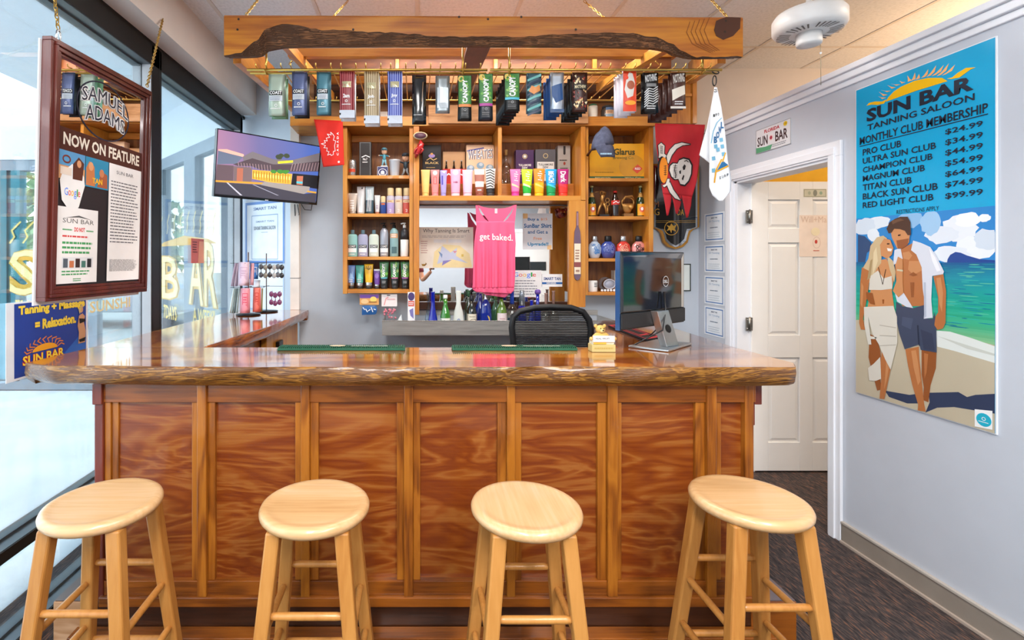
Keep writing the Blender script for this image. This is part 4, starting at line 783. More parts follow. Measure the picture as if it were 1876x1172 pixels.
sq(934, 954, 308, 359, ZC, YT, [(.2, hx_('d83a94')), (1, hx_('ee78b0'))], hx_('e0409a'), 'hot pink lotion tube, first in the neon row', tl, a_neon('IIIIII', 'f8d0a8'), bot=.7)
sq(955, 976, 308, 359, ZC, YT, [(.4, hx_('28b43c')), (1, hx_('b8dc28'))], hx_('c8f0c8'), 'lime and green lotion tube in the neon row', tl, a_neon('IIIIIII', 'e8f8c0'), bot=.7)
sq(977, 998, 307, 359, ZC, YT, [(.5, hx_('f4b010')), (1, hx_('f08a20'))], hx_('f8c020'), 'orange and yellow lotion tube in the neon row', tl, a_neon('IIIIII', 'f8c868'), bot=.78)
sq(999, 1020, 308, 359, ZC, YT, [(.4, hx_('109a5a')), (1, hx_('1a9cdc'))], hx_('10a060'), 'bright blue and green lotion tube in the neon row', tl, a_neon('BEACH', '40c8e8'), bot=.76)
sq(1021, 1042, 308, 359, ZC, YT, [(.45, hx_('e8342c')), (1, hx_('b01c74'))], hx_('f0402c'), 'magenta and red lotion tube, last in the neon row', tl, a_neon('Dark', 'e83c50'), bot=.76)
GLB = glassy('clear_bottle_glass', (.93, .9, .85, 1), .07)
BOTG = lambda c, tr=.0: M(c, .06, coat=1.0, noise=0)
bot(927, 17, 267, 331, ZRs, 3.82, [('glass_body', [(.8, 0), (1, .03), (1, .48), (.8, .56), (.38, .66), (.3, .82), (.34, .84)]), ('cork', [(.26, .84), (.3, .85), (.3, .93), (.36, .94), (.36, 1)])], [GLB, M('b08850', .7)], 'clear glass decanter bottle beside the cubby divider', None)
def a_tul(c1, c2):
    def f(a, x0, x1, yt, yb): cx = (x0+x1)/2; a.ring(cx, yt+12, 4.5, 4.5, 1, hx_('d8c088')); a.ell(cx, yt+12, 2.6, 2.6, hx_(c2)); a.rect(x0+3, yb-6, x1-3, yt+23, hx_(c1), 1); a.text('TULLAMORE', x0+5, yt+30, x1-5, yt+26, hx_(c2), 2, .03); a.text('DEW', cx-5, yt+35, cx+5, yt+31, hx_(c2), 2, .03); a.lines(x0+8, yt+46, x1-8, yt+38, 2, hx_(c2), 2, 3)
    return f
boxy(945, 978, 268, 331, ZRs, YR, .07, hx_('4a2a58'), 'purple whiskey gift box in the right centre bay', 'gift box', 'gift_box', a_tul('4f2c5e', 'f0e8e0'))
boxy(981, 1018, 267, 331, ZRs, YR, .07, hx_('5e5c60'), 'grey whiskey gift box with white label in the right centre bay', 'gift box', 'gift_box', a_tul('e8e4dc', '5e5c60'))
boxy(1022, 1045, 260, 331, ZRs, YR, .07, hx_('a8a098'), 'tall silver beige gift box with dark stripe', 'gift box', 'gift_box', lambda a, x0, x1, yt, yb: (a.rect(x0+10, yt+15, x0+14, yt+1, DK), a.ell(x0+12, yt+15, 2, 2, DK), a.lines(x0+3, yt+29, x1-3, yt+25, 1, DK, 1, 2), a.ell(x0+12, yt+33, 2, 3, hx_('a04030')), a.lines(x0+4, yt+47, x1-4, yt+40, 2, DK, 1, 4)))
# ---------------------------------------------------------------- right cabinet
Y1_, Y2_, Y3_, Y4_ = zS(326), zS(396), zS(473), zS(535)
def a_gl(a, x0, x1, yt, yb):
    a.ell(x0+78, yt+42, 24, 22, hx_('d89c2c'), 1, 24); a.rect(x0, yb, x1, yb-6, hx_('3a6a48'), 2); a.text('Glarus', x0+44, yt+21, x1-19, yt+9, hx_('4a4a20'), 3, .03); a.text('Brewing Co.', x0+43, yt+30, x1-20, yt+23, hx_('8a7a2c'), 3, .01)
    a.poly([(x0+78, yt+47), (x0+88, yt+38), (x0+97, yt+46), (x0+87, yt+55)], hx_('d8543c'), 3); a.text('RED', x0+83, yt+48, x0+93, yt+44, WT, 4, .02); a.text('PARTY WISCONSIN', x0+10, yb-1.5, x0+38, yb-4.5, hx_('e8dca0'), 3, .02); a.text('24/12oz. Cans', x0+64, yb-1.2, x1-8, yb-5, hx_('e8dca0'), 3, .01); a.lines(x0+10, yt+54, x0+46, yt+51, 1, hx_('a87818'), 2, 3)
boxy(1080, 1182, 260, 326, Y1_, 3.70, .12, hx_('ecac24'), 'yellow beer carton with green base stripe behind the cap', 'beer carton', 'beer_carton', a_gl)
pg = thing('wooden_peg', 'dark wooden coat peg on the hutch post holding the cap', 'peg', W(1080, 282, 3.6)); b = MB(); p = W(1076, 285, 3.60); b.tube([p+Vector((0, 0.0, 0)), p+Vector((.012, -.04, .03)), p+Vector((.10, -.07, .075)), p+Vector((.12, -.075, .08))], [.009, .008, .007, .009], M('4a2414', .5), 10); b.build('peg_shaft', pg)
# baseball cap hanging on the peg
cp = thing('baseball_hat', 'faded navy baseball cap hanging on a peg before the yellow carton', 'cap', W(1104, 313, 3.48)); CAPM = noisemat(['3c4054', '4a5068', '565c74'], 30, .9)
c3 = W(1104, 262, 3.50); b = MB(); rings = []
for j in range(9):
    t = j/8; ang = t*PI/2; r = math.cos(ang); rings.append([(c3.x+.078*(r**.8 if r > 0 else 0)*math.cos(2*PI*k/20)*(1-.15*t)-.006*t, c3.y+.072*(r**.8 if r > 0 else 0)*math.sin(2*PI*k/20), c3.z-.03+.135*math.sin(ang)+.018*math.cos(2*PI*k/20)) for k in range(20)])
b.loft(rings[:-1]+[[(c3.x-.008+.002*math.cos(2*PI*k/20), c3.y+.002*math.sin(2*PI*k/20), c3.z+.108) for k in range(20)]], CAPM, True); b.build('crown', cp)
b = MB(); br = []
for v in range(7):
    t = v/6; wv = .066*(1-.25*t**2); br.append([(c3.x-.01+.024*t+wv*(k/6-.5)*2, c3.y-.05-.012*t-.02*(1-(k/3-1)**2), c3.z-.03-.085*t+.012*(1-(k/3-1)**2)*(1-t)) for k in range(7)])
b.loft(br, CAPM, False, closed=False); o = b.build('brim', cp); sd = o.modifiers.new('thickness', 'SOLIDIFY'); sd.thickness = .004
a = Art(); a.lines(1100, 284, 1122, 279, 1, hx_('9ac0d8'), 2, 3, .6); a.build('stitched_lettering', cp, FA(3.415))
BEER = [('glass_body', [(.92, 0), (1, .03), (1, .46), (.85, .56), (.42, .70), (.36, .92), (.4, .93)]), ('crown_cap', [(.42, .935), (.46, .94), (.42, .985), (.3, 1)])]
def a_beer(a, c, w_, yt, yb): a.rect(c-w_/2+.6, yb-3, c+w_/2-.6, yb-24, hx_('e8a428')); a.ell(c, yb-14, 4.5, 5.5, hx_('d86a50'), 2); a.ell(c, yb-15, 2.4, 3, WT, 3)
for c, d in ((1084, 'left'), (1173, 'right')):
    bot(c, 14.5, 338, 396, Y2_, 3.72, BEER, [BOTG('12361c'), M('b8b078', .4, .5)], 'green beer bottle with yellow label at the '+d+' end of the trophy shelf', 'green beer bottles on the trophy shelf', a_beer, extra=lambda t, xc, Y, zb, h, rw: MB().lathe((xc, Y, zb), [(rw*.66, h*.63), (rw*.44, h*.70), (rw*.40, h*.78)], hx_('e0b060'), 16).build('neck_label', t))
GOLDT = M('c08c4c', .35, .7)
tg = thing('golf_trophy', 'gold golfer trophy on the shelf with the beer bottles', 'trophy', (X_(1104, 3.72), 3.72, Y2_)); u = 50*3.72/F; xc = X_(1106, 3.72)
b = MB(); b.box(xc-.036, xc+.036, 3.70, 3.745, Y2_, Y2_+.022, DK); b.build('base', tg, bev=.002)
b = MB(); b.tube([(xc-.05*1, 3.71, Y2_+.022), (xc-.035, 3.715, Y2_+.07), (xc-.012, 3.72, Y2_+.115)], [.007, .009, .013], GOLDT); b.tube([(xc+.02, 3.72, Y2_+.022), (xc+.014, 3.72, Y2_+.07), (xc-.004, 3.72, Y2_+.115)], [.007, .009, .013], GOLDT)
b.tube([(xc-.008, 3.72, Y2_+.105), (xc-.014, 3.72, Y2_+.14), (xc-.006, 3.72, Y2_+.165), (xc-.006, 3.72, Y2_+.175)], [.014, .016, .019, .008], GOLDT); b.ball((xc-.006, 3.72, Y2_+.186), .011, .011, .013, GOLDT)
b.tube([(xc+.006, 3.72, Y2_+.165), (xc+.008, 3.70, Y2_+.185), (xc-.026, 3.70, Y2_+.195)], [.006, .005, .005], GOLDT); b.tube([(xc-.02, 3.72, Y2_+.165), (xc-.032, 3.705, Y2_+.18), (xc-.028, 3.70, Y2_+.196)], [.006, .005, .005], GOLDT); b.tube([(xc-.028, 3.70, Y2_+.196), (xc-.075, 3.69, Y2_+.185)], .002, GOLDT); b.build('golfer', tg)
b = MB(); b.torus((xc+.030, 3.725, Y2_+.13), .015, .004, GOLDT); b.torus((xc+.032, 3.725, Y2_+.10), .014, .004, GOLDT); b.tube([(xc+.03, 3.725, Y2_+.022), (xc+.032, 3.725, Y2_+.085)], [.010, .006], GOLDT); b.build('number_scroll', tg)
bot(1127, 16.5, 348, 396, Y2_, 3.70, [('glass_body', [(.85, 0), (.95, .04), (.9, .2), (1, .42), (.95, .55), (.6, .72), (.36, .84), (.34, .92)]), ('crown_cap', [(.4, .925), (.46, .93), (.42, .99), (.3, 1)])], [BOTG('200c08'), M('c83028', .4)], 'cola bottle with red cap and red label between the trophies', None, lambda a, c, w_, yt, yb: (a.rect(c-8, yb-22, c+8, yb-30, M('d03028', .4)), a.line([(c-6, yb-25), (c-2, yb-28), (c+2, yb-25), (c+6, yb-28)], 1.2, WT, 2)), name='cola_bottle')
tb = thing('basketball_trophy', 'gold trophy with a ball dropping through a hoop', 'trophy', (X_(1150, 3.72), 3.72, Y2_)); xc = X_(1150, 3.72)
b = MB(); b.box(xc-.036, xc+.036, 3.70, 3.75, Y2_, Y2_+.028, M('8a6438', .5)); b.build('base', tb, bev=.002)
b = MB(); b.lathe((xc, 3.725, Y2_+.028), [(.02, 0), (.03, .02), (.045, .05), (.052, .075)], GOLDT, 14, 1, .4); b.torus((xc, 3.72, Y2_+.11), .046, .006, GOLDT, n=18, sv=.9); b.tube([(xc-.045, 3.72, Y2_+.11), (xc-.02, 3.715, Y2_+.155), (xc+.03, 3.715, Y2_+.162), (xc+.05, 3.72, Y2_+.13)], [.004, .008, .008, .005], GOLDT); b.ball((xc+.018, 3.705, Y2_+.078), .018, .014, .018, M('d8a45c', .4, .6)); b.build('hoop_and_ball', tb)
for (c, w_, m1, m2, cm, d, sd_) in ((1089.5, 24, 'c8d8ec', '4a86c8', SIL, 'white and blue', 2), (1114, 28, '3c50a0', '7c88c8', BLACK, 'cobalt blue', 4), (1142, 26, 'd84038', 'f0b090', SIL, 'red', 6), (1170, 26, 'd88a84', '3a2420', BLACK, 'pink and black', 8)):
    bot(c, w_, 432, 473, Y3_, 3.72, [('glass_body', [(.5, 0), (.7, .03), (.95, .25), (1, .45), (.85, .62), (.5, .72), (.42, .75)]), ('cap', [(.42, .755), (.46, .77), (.44, .97), (.36, 1)])], [M(m1, .15, coat=1), cm], d+' patterned round lotion bottle on the shelf below the trophies', 'round patterned lotion bottles', (lambda m2, sd_: lambda a, c, w_, yt, yb: (lambda rr: [a.ring(c+rr.uniform(-6, 6), yb-17+rr.uniform(-8, 8), rr.uniform(1.4, 3.4), rr.uniform(1.4, 3.4), .9, M(m2, .3), 1, 10) for k in range(14)])(random.Random(sd_)))(m2, sd_), sy=.6)
bot(1085.5, 17, 515, 535, Y4_, 3.70, [('can', [(.97, 0), (1, .04), (1, .96), (.95, 1)])], [M('ecebe8', .5)], 'small white round tin on the lowest right shelf', None, lambda a, c, w_, yt, yb: a.lines(c, yt+12, c+7, yt+3, 3, DK, 1, 3), name='round_tin', cat='tin')
jar = thing('clear_plastic_jar', 'round clear plastic jar lid and white wristband on the lowest right shelf', 'jar', (X_(1112, 3.72), 3.72, Y4_)); xc = X_(1112, 3.72); b = MB(); b.lathe((xc-.01, 3.75, Y4_+.055), [(.052, 0), (.054, .01), (.054, .03), (.05, .032)], glassy('clear_plastic', (.8, .8, .8, 1), .1), 24, axis='y'); b.build('lid', jar)
b = MB(); b.torus((xc+.012, 3.70, Y4_+.055), .043, .005, M('b8b8c4', .3), n=20, sv=.8); b.lathe((xc+.012, 3.705, Y4_+.055), [(.001, 0), (.04, .001), (.04, .004), (.001, .005)], M('a8acbc', .3), 20, axis='y'); b.build('rim', jar)
for k in range(5):
    q = MB(); q.ball((X_(1103+k*5.5, 3.66), 3.66, Y4_+.010), .0095, .0095, .0095, M('e4e8f0', .2, coat=.6)); tag(q.build('small_white_ball', None), 'small glossy white ball before the clear jar lid, '+['leftmost', 'second from left', 'middle one', 'second from right', 'rightmost'][k]+' of five', 'ball', 'row of small white balls')
boxy(1126, 1142, 497, 535, Y4_, 3.73, .07, hx_('ded2c6'), 'upright white and brown carton on the lowest shelf beside the monitor', 'box', 'cardboard_box', lambda a, x0, x1, yt, yb: (a.rect(x0+1, yb-4, x1-1, yt+8, hx_('8a4a28')), a.ell(x0+9, yt+24, 5, 7, hx_('d8a070'), 2), a.text('HOT', x0+3, yt+6, x1-3, yt+3, DK, 2)))
# ---------------------------------------------------------------- things above the hutch
zT = Z_(215, 3.595)+.0004
b = MB(); b.box(X_(785, 3.57), X_(1078, 3.57), 3.57, 3.593, Z_(226, 3.57), Z_(192, 3.57), noisemat(['8a5a34', 'b58254', 'c2936a'], 5, .7, (1, 1, 6), .3)); o = tag(b.build('raw_wood_board', None, bev=.003), 'raw brown wooden board lying along the top front of the hutch behind the sachets', 'board')
bot(1086, 17, 197, 220, zT, 3.64, [('mug_body', [(.8, 0), (1, .1), (1, .9), (.95, 1), (.9, .99)]), ('lid', [(.9, 1.0), (.8, 1.12), (.3, 1.2)])], [M('e4ddce', .4), M('2c6a4c', .5)], 'cream mug with green lid on top of the hutch, right of the wooden board', name='mug', cat='mug')
bot(1113, 24, 196, 219, zT, 3.66, [('jar_body', [(.95, 0), (1, .06), (1, .75), (.8, .9)]), ('lid', [(.8, .9), (.82, 1.04), (.7, 1.08)])], [M('4a443e', .2, coat=.6), M('3a3a3c', .4)], 'dark glass jar with blue and orange label on top of the hutch', None, lambda a, c, w_, yt, yb: (a.rect(c-7, yb-8, c+7, yb-15, hx_('e0b890')), a.rect(c-7, yb-15, c+7, yb-20, hx_('5a78a0')), a.rect(c-7, yb-2, c+7, yb-8, hx_('8aa0b0')), a.lines(c-5, yb-9, c+5, yb-14, 2, hx_('804028'), 2, 3)), name='jar', cat='jar')
for c, w_, d in ((704, 14, 'beside the tan pinstriped sachets'), (761, 12, 'left of the shiny black sachet'), (832, 10, 'between the silver and green jungle sachets'), (871, 12, 'between two green jungle sachets')):
    boxy(c-w_/2, c+w_/2, 198, 216, zT, 3.70, .05, M('eeeae2', .5), 'small white carton on top of the hutch '+d, 'box', 'small_carton', lambda a, x0, x1, yt, yb: a.lines(x0+2, yb-4, x1-2, yb-9, 2, hx_('8aa0b8'), 1, 2))
# crawfish tap handle and bear ornament
th = thing('tap_handle', 'red crawfish shaped beer tap handle with oval plate on the hutch post', 'tap handle', W(766, 292, 3.585)); RD = M('b01c20', .25, coat=.6)
b = MB(); c = W(770, 249, 3.57); b.lathe((c.x, c.y, c.z), [(.002, 0), (.05, .002), (.052, .008), (.002, .01)], M('d8c8a0', .4), 22, 1, .55, axis='y'); b.build('oval_rim', th); b = MB(); b.lathe((c.x, c.y-.011, c.z), [(.002, 0), (.043, .001), (.043, .003), (.002, .004)], M('5a3a48', .4), 22, 1, .5, axis='y'); b.build('oval_plate', th)
b = MB(); pts = [W(770, 257, 3.575), W(772, 264, 3.57), W(768, 273, 3.57), W(764, 280, 3.57), W(761, 289, 3.575)]; b.tube(pts, [.008, .022, .024, .018, .008], RD, 10)
for s in (-1, 1): b.tube([W(768, 268, 3.56), W(768+s*7, 274, 3.55), W(764+s*6, 282, 3.55)], [.006, .008, .003], RD, 8)
for k in range(4): b.torus(W(770-k*2.2, 264+k*6, 3.57), .022-.002*k, .003, RD, (1, 0, 0), (0, 1, .2), 12, 5)
b.build('crawfish_body', th)
be = thing('bear_ornament', 'small dark red bear head ornament at the mirror top right corner', 'ornament', W(1030, 402, 3.84)); b = MB(); c = W(1030, 391, 3.84); b.ball(c, .036, .02, .034, M('8c2a1c', .35)); b.ball(c+Vector((0, -.02, -.012)), .018, .018, .014, M('6a1c14', .35))
for s in (-1, 1): b.ball(c+Vector((s*.03, 0, .03)), .014, .01, .014, M('8c2a1c', .35), 8, 6)
b.build('head', be); b = MB(); b.ball(c+Vector((0, -.036, -.008)), .006, .005, .005, BK, 8, 5)
for s in (-1, 1): b.ball(c+Vector((s*.014, -.018, .01)), .005, .004, .005, M('e8b040'), 8, 5)
b.build('eyes_and_nose', be)
pd = thing('wine_paddle', 'flat purple and cream wine bottle cut-out hung on the right hutch post', 'wall decoration', W(1058, 513, 3.595)); a = Art(); PV = M('6a5468', .5)
b = MB(); out = [(1056.6, 387), (1059.6, 387), (1060, 415), (1063, 424), (1064, 440), (1064, 505), (1062, 511), (1058, 513.5), (1054, 511), (1052, 505), (1052, 440), (1053, 424), (1056, 415)]; b.prism([W(x, y, 3.588) for x, y in out], (0, .008, 0), PV); b.build('bottle_shape', pd)
a.rect(1052.3, 502, 1063.7, 446, M('e8d8c0')); a.rect(1052.3, 489, 1063.7, 480, M('8a4848'), 2); a.lines(1054, 476, 1062, 456, 4, M('9a7060'), 2, 3); a.lines(1055, 500, 1062, 492, 1, M('9a7060'), 2, 3); a.rect(1056.8, 413, 1059.6, 390, M('a07880'), 2); a.build('label_print', pd, FA(3.587))
# ---------------------------------------------------------------- papers on the mirror
def sheet(name, label, cat, P, x0, x1, y0, y1, m, artf, th=.002, off=0):     # px rectangle seen on plane P
    u0, v1 = P.px(x0, y0); u1, _ = P.px(x1, y0); _, v0 = P.px((x0), y1); a = Art(); t = thing(name, label, cat, P.map((u0+u1)/2, v0, 0))
    b = MB(); q = [P.map(u0, v0), P.map(u1, v0), P.map(u1, v1), P.map(u0, v1)]; q = [p+P.N*(off+.0003) for p in q]; b.hexa(q, [p+P.N*th for p in q], m); b.build('backing', t)
    w_, h = u1-u0, v1-v0; artf(a, w_, h); a.build('print', t, lambda u, v, l: P.map(u0+u, v0+v, 0)+P.N*(off+.0003+th+l*.0005)); return t
PMW = Plane((0, 3.869, HC), (1, 0, 0))
def g_why(a, w, h):
    a.text('Why Tanning Is Smart', w*.07, h*.84, w*.93, h*.96, M('4a4440'), 2, .0); a.lines(w*.05, h*.74, w*.9, h*.80, 2, M('b8b0a8'), 1, 3); a.rect(w*.27, h*.62, w*.5, h*.7, M('e8e8e6')); a.rect(w*.54, h*.62, w*.78, h*.7, M('e8e8e6')); a.lines(w*.03, h*.35, w*.16, h*.68, 6, M('c8a8a0'), 1, 3)
    a.poly([(w*.25, h*.02), (w*.98, h*.02), (w*.93, h*.35), (w*.75, h*.55), (w*.45, h*.58), (w*.28, h*.4)], M('f2dfa8'), 1)
    for c, q in (('c8cfe6', [(.33, .1), (.42, .55), (.58, .38), (.7, .5), (.68, .3), (.9, .12), (.6, .22)]), ('7a94c0', [(.35, .42), (.43, .34), (.42, .24)]), ('8a84c4', [(.42, .06), (.6, .2), (.44, .18)]), ('e0c060', [(.78, .28), (.82, .28), (.82, .34), (.78, .34)]), ('d890a0', [(.62, .42), (.7, .42), (.66, .36)])): a.poly([(w*x, h*y) for x, y in q], M(c), 2)
    a.poly([(w*.04, h*.1), (w*.14, h*.1), (w*.12, h*.14), (w*.1, h*.05), (w*.06, h*.05)], M('a07818'), 2)
sheet('tanning_poster', 'cream poster with a star diagram taped to the mirror left of the tank top', 'poster', PMW, 768, 867, 416, 491, M('efe7da'), g_why)
def g_buy(a, w, h):
    a.rect(0, h*.86, w*.16, h, M('f0c080')); a.rect(w*.82, 0, w*.97, h*.12, M('f4c890')); BL = M('2a6ea8'); OR = M('eda880')
    a.text('Buy a', w*.16, h*.78, w*.54, h*.88, BL, 2, .03); a.text('$15', w*.6, h*.8, w*.82, h*.88, OR, 2, .02); a.text('SunBar Shirt', w*.03, h*.6, w*.97, h*.72, BL, 2, .03); a.text('and Get a', w*.16, h*.44, w*.84, h*.54, BL, 2, .02); a.text('Free', w*.36, h*.27, w*.64, h*.35, OR, 2, .02); a.text('Upgrade!!', w*.16, h*.08, w*.86, h*.2, M('2a8ec0'), 2, .03)
sheet('offer_sign', 'white paper with blue and orange shirt offer lettering on the mirror', 'sign', PMW, 958, 1012, 391, 457, M('e6e8ec'), g_buy)
GC = ('4285f4', 'ea4335', 'fbbc05', '4285f4', '34a853', 'ea4335')
def google(a, x0, y0, x1, y1, l=2):
    ws = (.22, .17, .17, .17, .07, .16); x = x0; tot = sum(ws)+.04
    for ch, wd, c in zip('Google', ws, GC):
        wx = (x1-x0)*wd/tot; lo = y0-(y1-y0)*.38 if ch == 'g' else y0; hi = y1 if ch in 'Gl' else y0+(y1-y0)*.72; a.text(ch, x, lo, x+wx*.92, hi, M(c, noise=0), l, .0); x += wx
sheet('review_sign', 'white review request sheet with multicoloured word, behind the blue bottles', 'sign', PMW, 936, 992, 495, 544, M('f2f0f0'), lambda a, w, h: (google(a, w*.08, h*.76, w*.86, h*.92), a.lines(w*.03, h*.06, w*.9, h*.66, 6, M('9a9aa0'), 2, 5, .4)))
sheet('member_sign', 'small white sign with blue stripe on the mirror above the chair', 'sign', PMW, 993, 1030, 502, 525, M('f6f6f8'), lambda a, w, h: (a.text('SMART TAN', w*.08, h*.52, w*.92, h*.76, M('3a5a9a'), 2, .03), a.rect(0, h*.2, w, h*.36, M('2a6ab4')), a.text('MEMBER', w*.22, h*.22, w*.7, h*.34, WT, 3, .02)))
# ---------------------------------------------------------------- cloth helper: rows between a left and right edge (pixels), folds in depth
def lerpp(P_, t):
    n = len(P_)-1; i = min(n-1, int(t*n)); f = t*n-i; return (P_[i][0]+(P_[i+1][0]-P_[i][0])*f, P_[i][1]+(P_[i+1][1]-P_[i][1])*f)
def cloth(name, L_, R_, Yf, m, par, n=26, k=24, th=.0015):
    b = MB(); rows = []
    for j in range(n+1):
        p = lerpp(L_, j/n); q = lerpp(R_, j/n); rows.append([W(p[0]+(q[0]-p[0])*i/k, p[1]+(q[1]-p[1])*i/k, Yf(p[0]+(q[0]-p[0])*i/k, p[1]+(q[1]-p[1])*i/k)) for i in range(k+1)])
    b.loft(rows, m, False, closed=False); o = b.build(name, par, recalc=False); s_ = o.modifiers.new('thickness', 'SOLIDIFY'); s_.thickness = th; s_.offset = 0; return o
# tank top
tk = thing('tank_top', 'pink tank top with white lettering hanging in front of the mirror', 'tank top', W(905, 543, 3.58)); PINK = M('ee5f86', .8, noise=.03)
zt3 = lambda x, y: (740+x*.1812, 360+y*.1812)
Yt = lambda u, v: 3.578+.012*math.sin(u*.33+1)*max(0, min(1, (v-400)/80))+.006*math.sin(u*.75)*max(0, min(1, (v-420)/90))-.0012*abs(u-905)*0
cloth('body', [zt3(728, 250), zt3(735, 300), zt3(722, 380), zt3(712, 470), zt3(706, 600), (866.5, 495), (866, 520), (865, 528)], [zt3(1122, 250), zt3(1118, 300), zt3(1124, 380), zt3(1130, 470), zt3(1124, 600), (944, 495), (943, 515), (942, 527)], Yt, PINK, tk, 26, 80)
cloth('hem', [(865, 527), (867, 531), (872, 535)], [(942, 527), (941, 533), (936, 538)], lambda u, v: Yt(u, v)+.004*math.sin(u*1.1), PINK, tk, 6); cloth('back_hem', [(878, 533), (890, 540)], [(936, 536), (925, 545)], lambda u, v: Yt(u, v)+.02, PINK, tk, 5)
for nm, pts, off in (('left_strap', [(725, 85), (745, 90), (775, 165), (820, 228), (880, 272), (732, 272)], 0), ('right_strap', [(1140, 80), (1120, 90), (1090, 165), (1045, 228), (985, 272), (1120, 272)], 0), ('racer_back', [(745, 82), (800, 105), (870, 118), (940, 122), (1010, 118), (1070, 105), (1125, 80), (1075, 160), (1010, 245), (985, 275), (880, 275), (850, 240), (800, 170)], .02)):
    b = MB(); b.prism([W(*zt3(x, y), 3.580+off*.6) for x, y in pts], (0, .002, 0), PINK); b.build(nm, tk)
b = MB(); b.prism([W(*zt3(x, y), 3.590) for x, y in ((918, 120), (945, 120), (945, 170), (918, 170))], (0, .001, 0), M('e8c8d0')); b.build('neck_tag', tk)
a = Art(); a.text('get baked.', *zt3(765, 470), *zt3(1100, 385), WT, 2, .012, warp=lambda u, v: (u, v-3+((u-905)/32)**2*0+(u-880)*.045)); a.build('lettering', tk, lambda u, v, l: W(u, v, Yt(u, v)-.0035), 3)
# canada flag
cf = thing('canada_flag', 'small red flag with white outlined maple leaf hanging left of the hutch', 'flag', W(603, 306, 3.56)); RF = M('d8281c', .7)
Yc_ = lambda u, v: 3.575+.008*math.sin((u-575)*.14+v*.02)
cloth('fabric', [(575, 218.5), (582, 250), (589, 290), (592, 306)], [(628, 221.5), (629, 250), (630, 290), (631, 302)], Yc_, RF, cf, 14, 14)
zf = lambda x, y: (380+x*.2218, 200+y*.2218); leaf = [(940, 285), (975, 278), (965, 258), (990, 262), (982, 238), (1010, 232), (990, 205), (1022, 212), (1018, 190), (1035, 205), (1048, 225), (1040, 255), (1060, 262), (1050, 300), (1055, 345), (1040, 348), (1040, 375), (1022, 382), (1015, 370), (992, 380), (1005, 350), (985, 345), (990, 320), (962, 318), (975, 300)]
a = Art(); a.line([zf(x, y) for x, y in leaf+leaf[:1]], 1.0, WT, 1)
for k, ch in enumerate('ADANAC'): a.text(ch, *zf(1068, 212+k*34), *zf(1084, 190+k*34), WT, 1, .02, warp=None, rot=1)
a.ell(*zf(1085, 435), 2, 2, WT, 1, 8); a.build('leaf_outline_and_letters', cf, lambda u, v, l: W(u, v, Yc_(u, v)-.002), 3)
# pirate flag
bf = thing('pirate_flag', 'red team flag with skull, swords and football hanging right of the hutch', 'flag', W(1245, 398, 3.50)); zp = lambda x, y: (1060+x*.1536, 220+y*.1536)
Yp = lambda u, v: 3.56+.012*math.sin((u-1200)*.10+(v-226)*.012)-.05*max(0, (v-300)/100)*0
cloth('fabric', [zp(x, y) for x, y in ((912, 40), (918, 200), (930, 330), (955, 540), (985, 750), (1005, 880))], [zp(x, y) for x, y in ((1510, 55), (1490, 190), (1462, 330), (1440, 500), (1410, 730), (1352, 920))], Yp, M('b81c28', .7), bf, 26, 26)
for k, (xa, xb, yb_) in enumerate(((1005, 1110, 1140), (1110, 1230, 1120), (1230, 1352, 1165))): cloth('tail', [zp(xa, 870+k*14), zp(xa+25, (870+yb_)/2), zp((xa+xb)/2-8, yb_)], [zp(xb, 885+k*14), zp(xb-10, (870+yb_)/2), zp((xa+xb)/2+14, yb_-6)], Yp, M('b81c28', .7), bf, 6, 6)
a = Art(); BN = M('d8d2cc', .7, noise=0); BO = M('1c1618', .7, noise=0)
def poly2(pts, grow, m1, m2, l):
    cx = sum(p[0] for p in pts)/len(pts); cy = sum(p[1] for p in pts)/len(pts)
    a.line([zp(*p) for p in pts+pts[:1]], grow, m1, l); a.poly([zp(*p) for p in pts], m2, l+1)
poly2([(1050, 430), (1090, 350), (1150, 290), (1230, 268), (1330, 288), (1240, 300), (1170, 340), (1110, 420), (1072, 520), (1060, 500)], 3.2, BO, BN, 1)
poly2([(1055, 770), (1090, 740), (1130, 830), (1180, 900), (1215, 955), (1150, 930), (1090, 860), (1060, 790)], 3.2, BO, BN, 1)
poly2([(950, 300), (985, 270), (1025, 305), (1020, 400), (1045, 420), (1035, 450), (985, 440), (955, 450), (960, 400)], 3, BO, BN, 1); poly2([(1000, 780), (1040, 760), (1060, 700), (1085, 700), (1080, 760), (1020, 800)], 2.5, BO, BN, 1)
a.poly([zp(955+x, 595+y) for x, y in [(40+58*math.cos(t*PI/9), 165*math.sin(t*PI/9)) for t in range(18)]], BO, 3); a.poly([zp(995+52*math.cos(t*PI/9)+20, 595+155*math.sin(t*PI/9)) for t in range(18)], M('e88a1c', .7), 4); a.line([zp(1035, 540), zp(1032, 660)], 1, BO, 5)
for k in range(5): a.line([zp(1018, 548+k*25), zp(1050, 546+k*25)], 1, BO, 5)
for k in range(6): a.line([zp(975, 310+k*16), zp(1005, 316+k*16)], 1, BO, 4)
sk = [(1085, 600), (1095, 545), (1130, 515), (1180, 520), (1200, 480), (1250, 460), (1310, 475), (1345, 540), (1340, 640), (1310, 720), (1265, 770), (1215, 760), (1190, 700), (1150, 705), (1110, 670)]
a.poly([zp(1215+(x-1215)*1.13, 615+(y-615)*1.13) for x, y in sk], BO, 5); a.poly([zp(*p) for p in sk], BN, 6)
a.poly([zp(*p) for p in ((1240, 560), (1262, 525), (1280, 545), (1268, 590), (1248, 595))], BO, 7); a.poly([zp(*p) for p in ((1230, 700), (1250, 650), (1262, 665), (1245, 720))], BO, 7); a.poly([zp(*p) for p in ((1198, 610), (1222, 595), (1220, 640), (1205, 640))], BO, 7); a.line([zp(1155, 530), zp(1145, 590), zp(1160, 650), zp(1155, 690)], 1.3, BO, 7)
